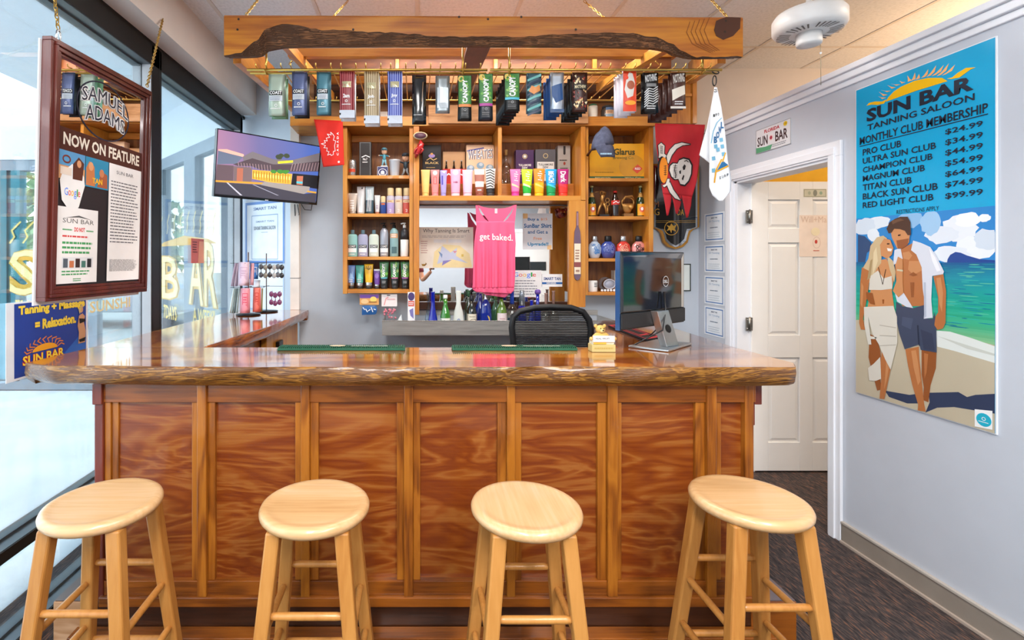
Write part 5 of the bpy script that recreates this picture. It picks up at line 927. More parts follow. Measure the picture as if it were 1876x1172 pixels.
for k in range(8): a.line([zp(1130, 545+k*19), zp(1175, 545+k*19)], .9, BO, 7)
a.line([zp(1262, 490), zp(1290, 480), zp(1310, 500)], 1.5, BO, 7); a.build('skull_and_swords', bf, lambda u, v, l: W(u, v, Yp(u, v)-.0025-l*.0005), 3)
# towel with clip
tw = thing('rally_towel', 'white towel with blue and gold print clipped to the rack end', 'towel', W(1312, 369, 2.29)); zw = lambda x, y: (1100+x*.256, y*.256)
Yw = lambda u, v: 2.29+.010*math.sin((u-1310)*.22)*(v-160)/200; TWM = M('eeeff2', .95, noise=.03)
cloth('towel_front', [(1309, 160), (1304, 195), (1300, 240), (1300, 294), (1299.5, 343), (1306, 358), (1317, 368)], [(1313, 160), (1321, 195), (1328, 240), (1333, 294), (1339.5, 330), (1338, 350), (1324, 368)], Yw, TWM, tw, 24, 12, .004)
cloth('towel_back', [(1309, 162), (1303, 195), (1295, 235), (1286, 265), (1281.5, 284)], [(1311, 162), (1308, 195), (1306, 240), (1304, 280), (1302, 300)], lambda u, v: 2.312, TWM, tw, 14, 8, .004)
a = Art(); BLU = M('2c6a9c', .9, noise=0); LB = M('7ab4d0', .9, noise=0); GD = M('e8a828', .9, noise=0)
a.ring(1322, 262, 20, 45, 2, LB, 1, 24) if 0 else None
import itertools
for k, ch in enumerate('BOWL'): a.text(ch, 1308+k*4.2, 262-k*9, 1314+k*4, 250-k*9, BLU, 3, .04)
a.line([(1303, 262), (1307, 240), (1314, 224), (1322, 216)], 1.5, LB, 1)
for x, y in ((1316, 274), (1308, 290), (1322, 256), (1326, 282), (1312, 268), (1324, 268), (1308, 312)): a.poly([(x-4, y-3), (x+2, y-4), (x+3, y+3), (x-3, y+4)], BLU if (x+y) % 2 else LB, 2)
a.line([(1309, 334), (1312, 312), (1322, 292)], 2.6, GD, 4); a.line([(1313, 314), (1334, 304)], 2.6, GD, 4); a.line([(1324, 296), (1329, 280)], 2.2, GD, 4); a.poly([(1314, 312), (1324, 294), (1334, 302)], BLU, 3)
for k, ch in enumerate('SURF'): a.text(ch, 1318+k*4.6, 328-k*1.8, 1321+k*4.6, 323-k*1.8, BK, 3, .02)
for k, ch in enumerate('IFO'): a.text(ch, 1307+k*4, 214-k*1.2, 1309.5+k*4, 209-k*1.2, BK, 3, .02)
a.build('printed_pattern', tw, lambda u, v, l: W(u, v, Yw(u, v)-.004-l*.0004), 3)
b = MB(); b.torus(W(1311, 166, 2.285), .006, .002, CHROME); b.build('grommet', tw)
cl = MB(); c = W(1309, 146, 2.285); cl.torus(c+Vector((0, 0, -.005)), .009, .003, BLACK, (1, 0, .2), (0, 0, 1), 14, 6, 2.6); cl.torus(W(1311, 132, 2.27), .014, .003, BLACK, (1, 0, 0), (0, .6, .8), 12, 6); tag(cl.build('carabiner_clip', None), 'black carabiner clip holding the white towel on the brass rack', 'clip')
# ---------------------------------------------------------------- TV
Ut = Vector((.75, .66, 0)).normalized(); Nt = Vector((Ut.y, -Ut.x, 0)); Vt = (Vector((0, 0, math.cos(.15)))+Nt*math.sin(.15)).normalized(); PTV = Plane((-1.034, 3.485, 2.12), Ut, Vt, .0004)
tv = thing('television', 'wall mounted flat television showing a shopping plaza at dusk', 'television', (-1.034, 3.485, 1.9)); w2, h2 = .386, .222
def slabp(P, u0, u1, v0, v1, n0, n1, m, mb=None):
    b = mb or MB(); q = [P.map(u0, v0)+P.N*n0, P.map(u1, v0)+P.N*n0, P.map(u1, v1)+P.N*n0, P.map(u0, v1)+P.N*n0]; b.hexa(q, [p+P.N*(n1-n0) for p in q], m); return b
slabp(PTV, -w2, w2, -h2, h2, -.035, -.001, M('141416', .3)).build('housing', tv, bev=.003)
b = MB(); t_ = .007
for q in ((-w2, w2, -h2, -h2+t_*1.8), (-w2, w2, h2-t_, h2), (-w2, -w2+t_, -h2+t_*1.8, h2-t_), (w2-t_, w2, -h2+t_*1.8, h2-t_)): slabp(PTV, *q, -.001, .006, BLKG, b)
b.build('bezel', tv)
def E(h, s=1.0): return M(h, .3, em=s, noise=0)
def zoomP(P, x0, y0, s): return lambda pts: [P.px(x0+x*s, y0+y*s) for x, y in pts]
Zt = zoomP(PTV, 380, 200, .2218); a = Art(); sw, sh = w2-t_, h2-t_
SKY = bpy.data.materials.new('screen_dusk_sky'); SKY.use_nodes = True; nn = SKY.node_tree; bs = nn.nodes['Principled BSDF']; bs.inputs['Base Color'].default_value = (0, 0, 0, 1); tc = nn.nodes.new('ShaderNodeTexCoord'); sp = nn.nodes.new('ShaderNodeSeparateXYZ'); cr = nn.nodes.new('ShaderNodeValToRGB'); nn.links.new(tc.outputs['Generated'], sp.inputs[0]); nn.links.new(sp.outputs[0], cr.inputs[0]); nn.links.new(cr.outputs[0], bs.inputs['Emission Color']); bs.inputs['Emission Strength'].default_value = .85
cr.color_ramp.elements[0].color = lin('c08aa8'); cr.color_ramp.elements[1].color = lin('4a6ec0'); x_ = cr.color_ramp.elements.new(.4); x_.color = lin('7a74a8')
a2 = Art(); a2.rect(-sw, -sh+.02, sw, sh, SKY, 0); a2.build('screen_sky', tv, PTV.map)
for c, pts in (('d8a090', [(90, 330), (160, 330), (300, 372), (300, 395), (90, 345)]), ('5a6478', [(90, 342), (290, 395), (240, 450), (80, 455)]), ('6a6468', [(290, 392), (372, 350), (540, 412), (700, 420), (950, 355), (945, 440), (560, 470), (300, 430)]), ('4a3e44', [(210, 455), (370, 405), (540, 455), (700, 455), (935, 428), (925, 515), (700, 515), (530, 505), (440, 500), (360, 470), (250, 468)]),
               ('5a4a50', [(78, 455), (215, 465), (212, 600), (66, 585)]), ('6a5a5c', [(215, 470), (365, 480), (365, 598), (215, 600)]), ('d89a3a', [(370, 500), (515, 510), (700, 535), (690, 620), (520, 605), (368, 575)]), ('1c1c20', [(705, 530), (925, 550), (915, 660), (690, 622)]), ('a0604c', [(245, 485), (295, 488), (290, 600), (240, 600)]), ('a8644c', [(738, 550), (790, 552), (785, 628), (735, 622)]), ('4aa8b8', [(735, 595), (785, 597), (785, 615), (735, 612)]),
               ('b88a34', [(66, 585), (470, 605), (460, 622), (62, 600)]), ('8a8480', [(470, 598), (845, 640), (840, 680), (795, 700), (440, 625)]), ('3c3a44', [(62, 600), (440, 625), (795, 700), (900, 690), (893, 772), (56, 698)]), ('b88a34', [(825, 672), (900, 682), (898, 696), (820, 685)])): a.poly(Zt(pts), E(c, .8), 3)
for k in range(12): a.poly(Zt([(250+k*24, 440-k*0+k*2), (256+k*24, 440+k*2), (262+k*24, 470+k*4), (256+k*24, 470+k*4)]), E('8a7478', .8), 4); 
for k in range(10): a.poly(Zt([(700+k*24, 450-k*1), (706+k*24, 450-k), (690+k*24, 510), (684+k*24, 510)]), E('907a7e', .8), 4)
for k in range(14): x = 378+k*22; a.poly(Zt([(x, 510+k*2), (x+4, 510+k*2), (x+3, 575+k*3), (x, 574+k*3)]), E('3a2414', .8), 5); a.poly(Zt([(x+7, 530+k*2), (x+15, 532+k*2), (x+14, 558+k*2), (x+7, 556+k*2)]), E('ffdf70', 1), 5)
a.poly(Zt([(580, 432), (705, 422), (705, 440), (582, 450)]), E('d8c830', .9), 5); a.poly(Zt([(155, 605), (170, 606), (288, 712), (268, 710)]), E('a8a8b4', .9), 5); a.poly(Zt([(370, 622), (385, 622), (590, 712), (575, 712)]), E('8a8a98', .8), 5)
for x, y, r in ((545, 515, 26), (600, 515, 30), (640, 518, 28), (660, 512, 18)): c = Zt([(x, y)])[0]; a.ell(c[0], c[1], r*.0009, r*.0005, E('3f7a34', .8), 6, 10)
for x, y, r in ((590, 395, 26), (610, 382, 20), (655, 385, 24)): c = Zt([(x, y)])[0]; a.ell(c[0], c[1], r*.0010, r*.0007, E('3c4434', .7), 2, 10)
a.build('screen_picture', tv, PTV.map)
a = Art(); c = PTV.px(488, 365); a.rect(c[0]-.012, -h2+.003, c[0]+.012, -h2+.008, WT, 1); a.build('maker_mark', tv, lambda u, v, l: PTV.map(u, v)+PTV.N*.0066)
b = MB(); b.tube([PTV.map(.05, -.02)-PTV.N*.035, (-.98, 3.68, 2.1), (-1.02, 3.96, 2.1)], .018, BLACK); b.box(-1.10, -.98, 3.925, 3.955, 2.0, 2.2, BLACK); b.build('wall_arm', tv)
cd = MB(); cd.tube([W(540, 374, 3.8), W(541, 400, 3.84), W(540, 430, 3.86), W(541, 520, 3.86), W(544, 570, 3.86)], .004, BLACK, 6); cd.tube([W(545, 374, 3.8), W(548, 392, 3.83), W(543, 410, 3.85), W(541, 440, 3.86)], .003, BLACK, 6); cd.tube([W(552, 374, 3.78), W(558, 384, 3.8), W(570, 385, 3.8), W(572, 374, 3.76)], .003, BLACK, 6); tag(cd.build('power_cord', None), 'black cords hanging from the television down the white conduit', 'cord')
cd = MB(); cd.tube([W(541, 205, 3.84), W(540, 240, 3.85), W(539, 262, 3.84), W(539, 290, 3.85)], .005, BLACK, 6); tag(cd.build('power_cord', None), 'dark cord running up from the television behind the canopy', 'cord')
# ---------------------------------------------------------------- certificate sign on the slanting wall
Ud = Vector((.67, -.46, 0)).normalized(); PD = Plane((XJ, YB, HC), Ud)
FBL = M('5a7ec4', .5)
sheet('membership_sign', 'white sign with blue borders on the corner wall below the television', 'sign', PD, 450, 522, 372, 482, M('eef1f6'), lambda a, w, h: (a.frame(0, 0, w, h, w*.045, M('6f92cc'), 1), a.text('SMART TAN', w*.22, h*.86, w*.80, h*.91, M('6a7fa8'), 2, .02), a.frame(w*.17, h*.06, w*.84, h*.78, w*.012, M('8fa8cc'), 1), a.text('SMART TAN', w*.28, h*.66, w*.74, h*.69, M('8a9ab8'), 2, .01), a.text('SUN BAR TANNING SALOON', w*.23, h*.54, w*.78, h*.60, M('55606e'), 2, .01), a.lines(w*.42, h*.49, w*.6, h*.51, 1, M('9aa4b4'), 2, 3)))
sheet('lower_sign', 'plain white board with pale blue border behind the sunglasses rack', 'sign', PD, 452, 521, 486, 566, M('eceff4'), lambda a, w, h: a.frame(0, 0, w, h, w*.03, M('b8c8e0'), 1))
# ---------------------------------------------------------------- hanging bar mirror frame (left)
UF = Vector((.0702, .9975, 0)).normalized(); NF = Vector((UF.y, -UF.x, 0)); VF = (Vector((0, 0, 1))+NF*.026).normalized(); PF = Plane((-1.15, 1.83, HC), UF, VF, .0004)
mf = thing('advertising_mirror', 'mahogany framed beer advertising mirror with pinned papers hanging by chains at left', 'mirror', (-1.16, 1.83, 1.34))
u0, v1 = PF.px(93, 65); u1, _ = PF.px(277, 172); _, v0 = PF.px(80, 553); MAH = wood(['3c1410', '5a2018', '6c2c20'], 'z', 2, .35, .4, 3, .6, .5)
b = MB()
def framebars(P, u0, u1, v0, v1, ins, wd, n0, n1, m, mb):
    U0, U1, V0, V1 = u0+ins, u1-ins, v0+ins, v1-ins
    for q in ((U0, U1, V0, V0+wd), (U0, U1, V1-wd, V1), (U0, U0+wd, V0+wd, V1-wd), (U1-wd, U1, V0+wd, V1-wd)): slabp(P, *q, n0, n1, m, mb)
framebars(PF, u0, u1, v0, v1, 0, .012, -.03, .004, MAH, b); framebars(PF, u0, u1, v0, v1, .012, .010, -.03, .012, MAH, b); framebars(PF, u0, u1, v0, v1, .022, .014, -.03, .007, MAH, b); framebars(PF, u0, u1, v0, v1, .036, .010, -.03, .0, MAH, b); b.build('frame', mf, bev=.002)
slabp(PF, u0+.03, u1-.03, v0+.03, v1-.03, -.028, -.012, M('e8e4de')).build('backing_board', mf); slabp(PF, u0-.006, u1-.004, v0-.013, v1-.01, -.036, -.031, M('eeeef0', .5)).build('white_back_panel', mf)
vb = PF.px(111, 229)[1]; slabp(PF, u0+.045, u1-.045, vb-.02, v1-.045, -.012, -.008, MIR).build('mirror_glass', mf); slabp(PF, u0+.045, u1-.045, v0+.045, vb-.02, -.012, -.008, M('222226', .4)).build('pin_board', mf)
Zf = zoomP(PF, 0, 0, .3413); Zf2 = zoomP(PF, 0, 380, .3413); a = Art(); DB = M('22283c', .4)
c = Zf([(562, 592)])[0]; rx = abs(Zf([(703, 592)])[0][0]-Zf([(420, 592)])[0][0])/2; cuv = (Zf([(703, 640)])[0][0]+Zf([(420, 540)])[0][0])/2; ry = .105; cv = Zf([(550, 592)])[0][1]
a.ring(cuv, cv, rx, ry, .005, DB, 2, 40); a.text('SAMUEL', cuv-rx*.85, cv+.005, cuv+rx*.95, cv+.06, WT, 3, .05, warp=lambda u, v: (u, v+.02-((u-cuv)/rx)**2*.03)); a.text('SAMUEL', cuv-rx*.83, cv+.008, cuv+rx*.93, cv+.057, DB, 4, .0, warp=lambda u, v: (u, v+.02-((u-cuv)/rx)**2*.03))
a.text('ADAMS', cuv-rx*.72, cv-.062, cuv+rx*.82, cv-.004, WT, 3, .05, warp=lambda u, v: (u, v+.02-((u-cuv)/rx)**2*.03)); a.text('ADAMS', cuv-rx*.70, cv-.059, cuv+rx*.80, cv-.007, DB, 4, .0, warp=lambda u, v: (u, v+.02-((u-cuv)/rx)**2*.03))
UA, UB = u0+.046, u1-.046; a.rect(UA, vb-.075, UB, vb, M('4a241c', .4), 5); a.text('NOW ON FEATURE', UA+.02, vb-.057, UB-.015, vb-.015, M('e8e0d0'), 6, .03)
t1 = vb-.075; mid = Zf([(466, 800)])[0][0]; mid2 = Zf([(595, 840)])[0][0]; W1 = M('f0eeec', .6)
a.rect(UA, t1-.095, mid, t1, M('d8a070'), 5); a.rect(UA, t1-.05, mid, t1, M('5a9ac8'), 6); a.poly([(mid-.055, t1-.09), (mid-.012, t1-.09), (mid-.005, t1-.03), (mid-.03, t1-.012), (mid-.055, t1-.04)], M('5a2c1c'), 7); a.ell(mid-.028, t1-.035, .010, .013, M('d89a70'), 8, 12); a.rect(UA+.01, t1-.08, mid-.06, t1-.055, M('e8d8c8'), 7); a.ring(UA+.035, t1-.028, .018, .014, .005, M('7a3020'), 8, 14)
a.rect(mid+.003, t1-.105, mid2-.003, t1, M('2a8ab0'), 5); a.poly([(mid+.006, t1-.10), (mid+.05, t1-.10), (mid+.045, t1-.03), (mid+.02, t1-.015), (mid+.006, t1-.04)], M('c87a48'), 6); a.ell(mid+.028, t1-.032, .012, .016, M('e0a070'), 7, 12); a.poly([(mid+.06, t1-.10), (mid2-.008, t1-.10), (mid2-.01, t1-.05), (mid+.08, t1-.04)], M('a85a38'), 6); a.ell(mid+.082, t1-.048, .012, .015, M('c88058'), 7, 12); a.text('TAN', mid+.035, t1-.09, mid+.085, t1-.07, M('f0b830'), 8, .04)
gx, gy = Zf([(397, 1017)])[0]; a.poly([(gx-.055, gy+.025), (gx-.045, gy+.05), (gx-.005, gy+.085), (gx+.02, gy+.085), (gx+.05, gy+.05), (gx+.055, gy+.02), (gx+.03, gy-.055), (gx+.01, gy-.08), (gx-.005, gy-.08), (gx-.045, gy-.04)], M('eeeeec'), 6); google(a, gx-.035, gy-.022, gx+.038, gy+.003, 7)
p = Zf([(595, 845), (760, 890)]); q = Zf2([(565, 402), (740, 398)]); a.rect(mid2, q[0][1]+.004, UB, t1-.0, W1, 5); a.lines(mid2+.012, t1-.30, UB-.012, t1-.06, 20, M('6a6a70'), 6, 4, .35); a.lines(mid2+.012, q[0][1]+.04, UB-.012, t1-.36, 22, M('5a5a60'), 6, 5, .35); a.text('SUN BAR', mid2+.04, t1-.035, UB-.05, t1-.022, M('6a6a70'), 6)
s0 = Zf([(310, 1105)])[0]; s1 = Zf([(533, 1140)])[0]; bb_ = q[0][1]+.004; a.rect(UA+.002, bb_, s1[0], s0[1]+.002, W1, 6); sx0, sx1 = UA+.025, s1[0]-.02; wd = sx1-sx0; ht = s0[1]-bb_
Yv = lambda f: s0[1]-ht*f
a.text('SUN BAR', sx0, Yv(.2), sx1, Yv(.14), M('5a5a5a'), 7); a.poly([(sx0+.01, Yv(.135)), (sx0+wd*.5, Yv(.09)), (sx1-.01, Yv(.135)), (sx0+wd*.5, Yv(.115))], M('5a5a5a'), 7); a.text('DO NOT', sx0+wd*.36, Yv(.31), sx0+wd*.7, Yv(.25), M('d83030'), 7, .04); a.lines(sx0, Yv(.31), sx0+wd*.3, Yv(.27), 1, M('48a060'), 7); a.lines(sx0+wd*.75, Yv(.31), sx1, Yv(.27), 1, M('48a060'), 7); a.lines(sx0, Yv(.40), sx1, Yv(.35), 1, M('d84848'), 7, 2); a.lines(sx0, Yv(.62), sx1, Yv(.43), 3, M('48a060'), 7, 3); a.rect(sx0, Yv(.80), sx1, Yv(.65), M('dfe2e4'), 7)
for k, c in enumerate(('55606a', 'c87850', '3a2a2a', '4a7a70', '2a2a30')): a.rect(sx0+.005+k*wd*.19, Yv(.79), sx0+.005+k*wd*.19+wd*.14, Yv(.70 if k % 2 else .67), M(c), 8)
a.lines(sx0, Yv(.90), sx1, Yv(.82), 2, M('48a060'), 7, 5); a.lines(sx0+wd*.35, Yv(.98), sx0+wd*.65, Yv(.93), 2, M('48a060'), 7, 6)
a.build('lettering_and_papers', mf, lambda u, v, l: PF.map(u, v)+PF.N*(-.0078+l*.0005))
chain('gold chain holding the near top corner of the framed mirror', PF.map(u0+.03, v1)+Vector((0, 0, .03)), (-1.368, 1.80, 2.80), lk=.03); chain('gold chain holding the far top corner of the framed mirror', PF.map(u1-.03, v1)+Vector((0, 0, .01)), (-1.368, 2.65, 2.78), lk=.03)
hk = MB(); hk.torus(PF.map(u0+.03, v1)+Vector((0, 0, .012)), .008, .003, CHROME, UF, (0, 0, 1), 12, 6, 2.4); tag(hk.build('snap_hook', None), 'silver snap hook at the near top corner of the framed mirror', 'hook')
# ---------------------------------------------------------------- posters on the window glass
PW_ = Plane((XL-.048, 0, HC), (0, 1, 0)); Zw = zoomP(PW_, 0, 560, .2903)
def g_tan(a, w, h):
    a.rect(w*.08, h*.03, w*.97, h*.98, M('1f3f92', .4), 1); a.poly([(w*.5, h*.03), (w*.97, h*.03), (w*.97, h*.5)], M('2a62b4', .4), 2); YW = M('f0d040', .4, noise=0)
    a.text('Tanning + Massage', w*.12, h*.80, w*.95, h*.95, YW, 4, .05); a.text('= Relaxation.', w*.3, h*.60, w*.82, h*.74, YW, 4, .05)
    a.text('SUN BAR', w*.16, h*.16, w*.66, h*.29, M('c02820', noise=0), 4, .07); a.text('SUN BAR', w*.165, h*.165, w*.655, h*.285, YW, 5, .02); a.ell(w*.42, h*.31, w*.15, h*.09, M('f0a020', noise=0), 4, 14, 0, PI)
    for k in range(11):
        t = PI*(k+.5)/11; a.line([(w*.42+w*.16*math.cos(t), h*.31+h*.10*math.sin(t)), (w*.42+w*.21*math.cos(t+.15), h*.31+h*.15*math.sin(t+.15)), (w*.42+w*.24*math.cos(t-.05), h*.31+h*.18*math.sin(t-.05))], w*.01, M('d87830', noise=0), 3)
    SK = M('c8946c', .5, noise=0)
    a.poly([(w*.85, h*.28), (w*.95, h*.28), (w*.96, h*.45), (w*.93, h*.6), (w*.95, h*.68), (w*.91, h*.73), (w*.86, h*.7), (w*.84, h*.55), (w*.86, h*.45)], SK, 5); a.ell(w*.895, h*.79, w*.025, h*.05, SK, 6, 12); a.poly([(w*.85, h*.8), (w*.9, h*.87), (w*.93, h*.82), (w*.9, h*.83), (w*.87, h*.72)], M('c8b070'), 7); a.poly([(w*.86, h*.66), (w*.95, h*.64), (w*.95, h*.6), (w*.87, h*.58)], BK, 7); a.poly([(w*.855, h*.34), (w*.955, h*.36), (w*.94, h*.30), (w*.87, h*.30)], BK, 7)
u0_, v1_ = PW_.px(10, 556); u1_, _ = PW_.px(160, 556); _, v0_ = PW_.px(10, 703)
sheet('window_poster', 'blue and yellow massage poster taped inside the left window', 'poster', PW_, 10, 160, 556, 703, M('e4e6ea', .5), g_tan)
a = Art(); uu0, vv0 = PW_.px(164, 574); uu1, _ = PW_.px(236, 574); a.text('SUNSHI', uu0, vv0, uu1+.01, vv0+.055, M('f2e4b0', noise=0), 2, .02); o = a.build('window_lettering', None, PW_.map); tag(o, 'pale gold lettering on the glass right of the blue poster', 'lettering')
sheet('window_flyer', 'small red flyer stuck on the window beside the gold lettering', 'flyer', PW_, 350, 373, 436, 482, M('c4584a', .5), lambda a, w, h: (a.poly([(w*.5, 0), (w, 0), (w*.95, h*.9), (w*.6, h*.9)], M('e0906c'), 2), a.lines(w*.08, h*.4, w*.45, h*.9, 5, M('6a2018'), 2, 3)))
# ---------------------------------------------------------------- right wall: poster, licence plate, certificates
PR = Plane((XR-.0005, 0, HC), (0, -1, 0)); Za = zoomP(PR, 1540, 50, .3158); Zb = zoomP(PR, 1540, 360, .3925)
bp_ = thing('membership_poster', 'tall turquoise price poster with a couple on a beach on the right wall', 'poster', (XR, 2.18, .95)); U0, VT_ = PR.px(1571, 166); U1, VT2 = PR.px(1822, 70); VB_ = PR.px(1573, 718)[1]; VB2 = PR.px(1833, 796)[1]; VT_ = (VT_+VT2)/2; VB_ = (VB_+VB2)/2; U1 = (U1+PR.px(1831, 400)[0])/2
slabp(PR, U0-.004, U1+.004, VB_-.004, VT_+.004, 0, .006, M('e8eaee', .2)).build('board', bp_)
a = Art(); P_ = lambda h: M(h, .25, noise=.02); CYN = M('10a6d8', .2, noise=0); hor = PR.px(1700, 481)[1]; a.rect(U0, VB_, U1, VT_, CYN, 1)
top = Zb([(90, 100)])[0][1]; top2 = Zb([(730, 45)])[0][1]; topm = (top+top2)/2
vh = Zb([(600, 308)])[0][1]; a.rect(U0, vh-.05, U1, topm, P_('2c86cc'), 2)
for c, cx, cy, rx, ry in (('e4eaf2', 560, 150, 90, 60), ('dce4ee', 480, 180, 80, 40), ('e8eef4', 640, 240, 110, 55), ('dfe7f0', 520, 270, 90, 40), ('eef2f6', 600, 110, 60, 35), ('cfdbe8', 690, 200, 60, 50), ('eef2f6', 680, 100, 30, 18), ('dce6f0', 180, 120, 60, 30), ('cfdcea', 120, 140, 50, 40), ('8ab8e0', 330, 110, 60, 40), ('9cc4e6', 430, 120, 50, 60), ('e0e8f0', 160, 180, 30, 30)):
    p = Zb([(cx, cy), (cx+rx, cy), (cx, cy+ry)]); m_ = P_(c); X0, X1 = p[0][0]-abs(p[1][0]-p[0][0]), p[0][0]+abs(p[1][0]-p[0][0]); ryv = abs(p[2][1]-p[0][1]); rr = random.Random(cx)
    pts = []
    for k in range(20):
        t = 2*PI*k/20; s_ = 1+rr.uniform(-.12, .12); pts.append((max(U0, min(U1, p[0][0]+(X1-p[0][0])*math.cos(t)*s_)), max(vh, min(topm, p[0][1]+ryv*math.sin(t)*s_))))
    a.poly(pts, m_, 3)
a.poly(Zb([(505, 308), (508, 292), (520, 272), (545, 258), (570, 262), (600, 275), (660, 292), (732, 297), (732, 308)]), P_('1c4a94'), 4); a.poly(Zb([(88, 178), (120, 185), (150, 215), (155, 245), (130, 262), (120, 312), (88, 318)]), P_('2c4a74'), 4)
kv = [(308, 0x0c5f94), (330, 0x0c7a9c), (380, 0x0e8fa4), (440, 0x14a09c), (520, 0x20a88e), (590, 0x3cae84), (650, 0x7cbc8c)]
for k in range(34):
    y = 308+400*k/34; j = max(i for i in range(6) if kv[i][0] <= y); t = (y-kv[j][0])/(kv[j+1][0]-kv[j][0]); c = ''.join('%02x' % int(((kv[j][1] >> s) & 255)*(1-t)+((kv[j+1][1] >> s) & 255)*t+(random.Random(k).uniform(-7, 7) if k > 4 else 0)) for s in (16, 8, 0)); a.rect(U0, Zb([(600, y+400/34)])[0][1], U1, Zb([(600, y)])[0][1], M(c, .25, noise=.02), 4)
for k in range(60):
    r_ = random.Random(k); x, y = r_.uniform(480, 720), 315+300*r_.random()**1.3; p = Zb([(x, y)])[0]; a.ell(p[0], p[1], .012+.03*r_.random(), .0018, P_(['0c6c94', '2fb4a8', '58c0a0', '1488a0'][k % 4]), 5, 8)
a.poly(Zb([(70, 575), (88, 575), (250, 590), (460, 625), (600, 660), (738, 695), (740, 900), (740, 1110), (740, 1150), (70, 1150)]), P_('c0b49c'), 5); a.poly(Zb([(455, 625), (520, 630), (620, 660), (738, 700), (738, 778), (640, 750), (540, 720), (460, 700)]), P_('dfe4e0'), 6); a.poly(Zb([(460, 650), (560, 680), (738, 735), (738, 745), (600, 710)]), P_('c8ccc4'), 7)
SHD = P_('333c58'); a.poly(Zb([(405, 1008), (460, 985), (540, 982), (738, 1015), (738, 922), (640, 925), (600, 935), (560, 912), (420, 915), (425, 960)]), SHD, 6); a.poly(Zb([(215, 905), (330, 925), (370, 920), (380, 965), (320, 965), (235, 935)]), SHD, 6)
SK1 = P_('b5703f'); SK2 = P_('c98a58'); SK3 = P_('945428'); WS = P_('d5d9e4'); NV = P_('434a60'); HR = P_('4a3020'); BH = P_('c8b088'); CRM2 = P_('d6d0c4')
Q = lambda pts, m, l: a.poly(Zb(pts), m, l)
Q([(388, 715), (458, 728), (455, 800), (430, 880), (420, 960), (395, 950), (398, 890), (388, 830)], SK3, 8); Q([(312, 712), (375, 700), (378, 760), (388, 850), (400, 965), (408, 1003), (370, 1000), (372, 970), (345, 880), (325, 790)], SK1, 9)
Q([(300, 240), (330, 225), (352, 215), (400, 260), (400, 420), (412, 510), (300, 512), (272, 470), (270, 400), (262, 300), (270, 260)], SK1, 9); Q([(330, 300), (385, 300), (390, 345), (350, 365), (325, 340)], SK2, 10); Q([(335, 400), (355, 400), (352, 470), (340, 470)], SK3, 10)
Q([(270, 490), (300, 512), (350, 520), (405, 505), (402, 568), (442, 570), (450, 540), (458, 600), (460, 728), (385, 715), (378, 690), (310, 712), (285, 640), (268, 560)], NV, 11); Q([(368, 600), (375, 600), (382, 700), (374, 690)], P_('2c3244'), 12)
Q([(350, 205), (385, 215), (430, 235), (460, 280), (495, 350), (490, 362), (440, 370), (435, 480), (442, 565), (400, 570), (405, 500), (395, 430), (390, 330), (365, 270), (340, 250)], WS, 12); Q([(400, 400), (410, 400), (412, 560), (402, 566)], P_('b4bccc'), 13)
Q([(262, 250), (290, 238), (300, 290), (285, 305), (255, 320)], WS, 10); Q([(262, 440), (300, 440), (350, 520), (320, 515), (275, 490)], WS, 12)
Q([(445, 372), (492, 362), (505, 440), (503, 540), (502, 590), (490, 615), (465, 622), (450, 600), (455, 560), (468, 540), (468, 470)], SK1, 13)
Q([(245, 160), (262, 148), (300, 150), (335, 175), (330, 215), (300, 242), (275, 242), (262, 215), (250, 190)], SK2, 12); Q([(272, 205), (300, 200), (330, 195), (325, 225), (300, 243), (278, 243)], SK3, 13); Q([(226, 150), (240, 120), (265, 104), (290, 94), (325, 94), (338, 120), (340, 180), (325, 180), (312, 160), (290, 152), (262, 150), (250, 168), (236, 172)], HR, 14)
Q([(150, 230), (180, 190), (210, 182), (228, 195), (205, 230), (200, 310), (180, 335), (150, 402), (120, 400), (110, 340), (140, 290)], BH, 12); Q([(225, 270), (255, 300), (268, 352), (262, 400), (240, 340)], BH, 12)
Q([(145, 640), (180, 660), (195, 720), (200, 770), (150, 790), (140, 750)], SK3, 10); Q([(168, 860), (195, 850), (200, 900), (180, 905)], SK3, 9); Q([(203, 720), (245, 800), (235, 850), (215, 945), (192, 942), (200, 850), (195, 790)], SK1, 11)
Q([(175, 300), (225, 290), (245, 330), (260, 380), (250, 440), (262, 525), (135, 525), (150, 440), (150, 360)], SK2, 11); Q([(195, 225), (215, 195), (243, 202), (258, 240), (250, 272), (228, 290), (200, 275)], SK2, 13); Q([(228, 240), (252, 244), (248, 256), (232, 254)], P_('f0e8e0'), 14)
Q([(110, 330), (150, 350), (140, 430), (125, 520), (115, 570), (125, 622), (105, 620), (97, 590), (100, 500), (102, 400)], SK1, 12); Q([(148, 372), (185, 345), (212, 382), (250, 370), (253, 430), (200, 436), (143, 435)], CRM2, 13)
a.line(Zb([(188, 330), (208, 410), (222, 340)]), .003, P_('3a2a20'), 14)
Q([(130, 445), (160, 450), (172, 505), (150, 500), (132, 475)], SK3, 14)
Q([(280, 280), (302, 292), (302, 400), (306, 450), (282, 470), (256, 440), (275, 390), (268, 320)], SK2, 15); Q([(276, 338), (304, 342), (304, 350), (276, 346)], P_('c8c0a0'), 16)
Q([(120, 515), (258, 510), (275, 560), (277, 680), (245, 808), (220, 760), (190, 690), (160, 640), (140, 560), (150, 650), (182, 658), (170, 665), (152, 664), (155, 690), (140, 690), (122, 600)], CRM2, 14)
for k in range(3): a.line(Zb([(195, 600+k*48), (270, 612+k*40)]), .004, P_('b4ada0'), 15)
Q([(138, 800), (165, 780), (196, 748), (200, 850), (175, 860), (145, 858)], CRM2, 12)
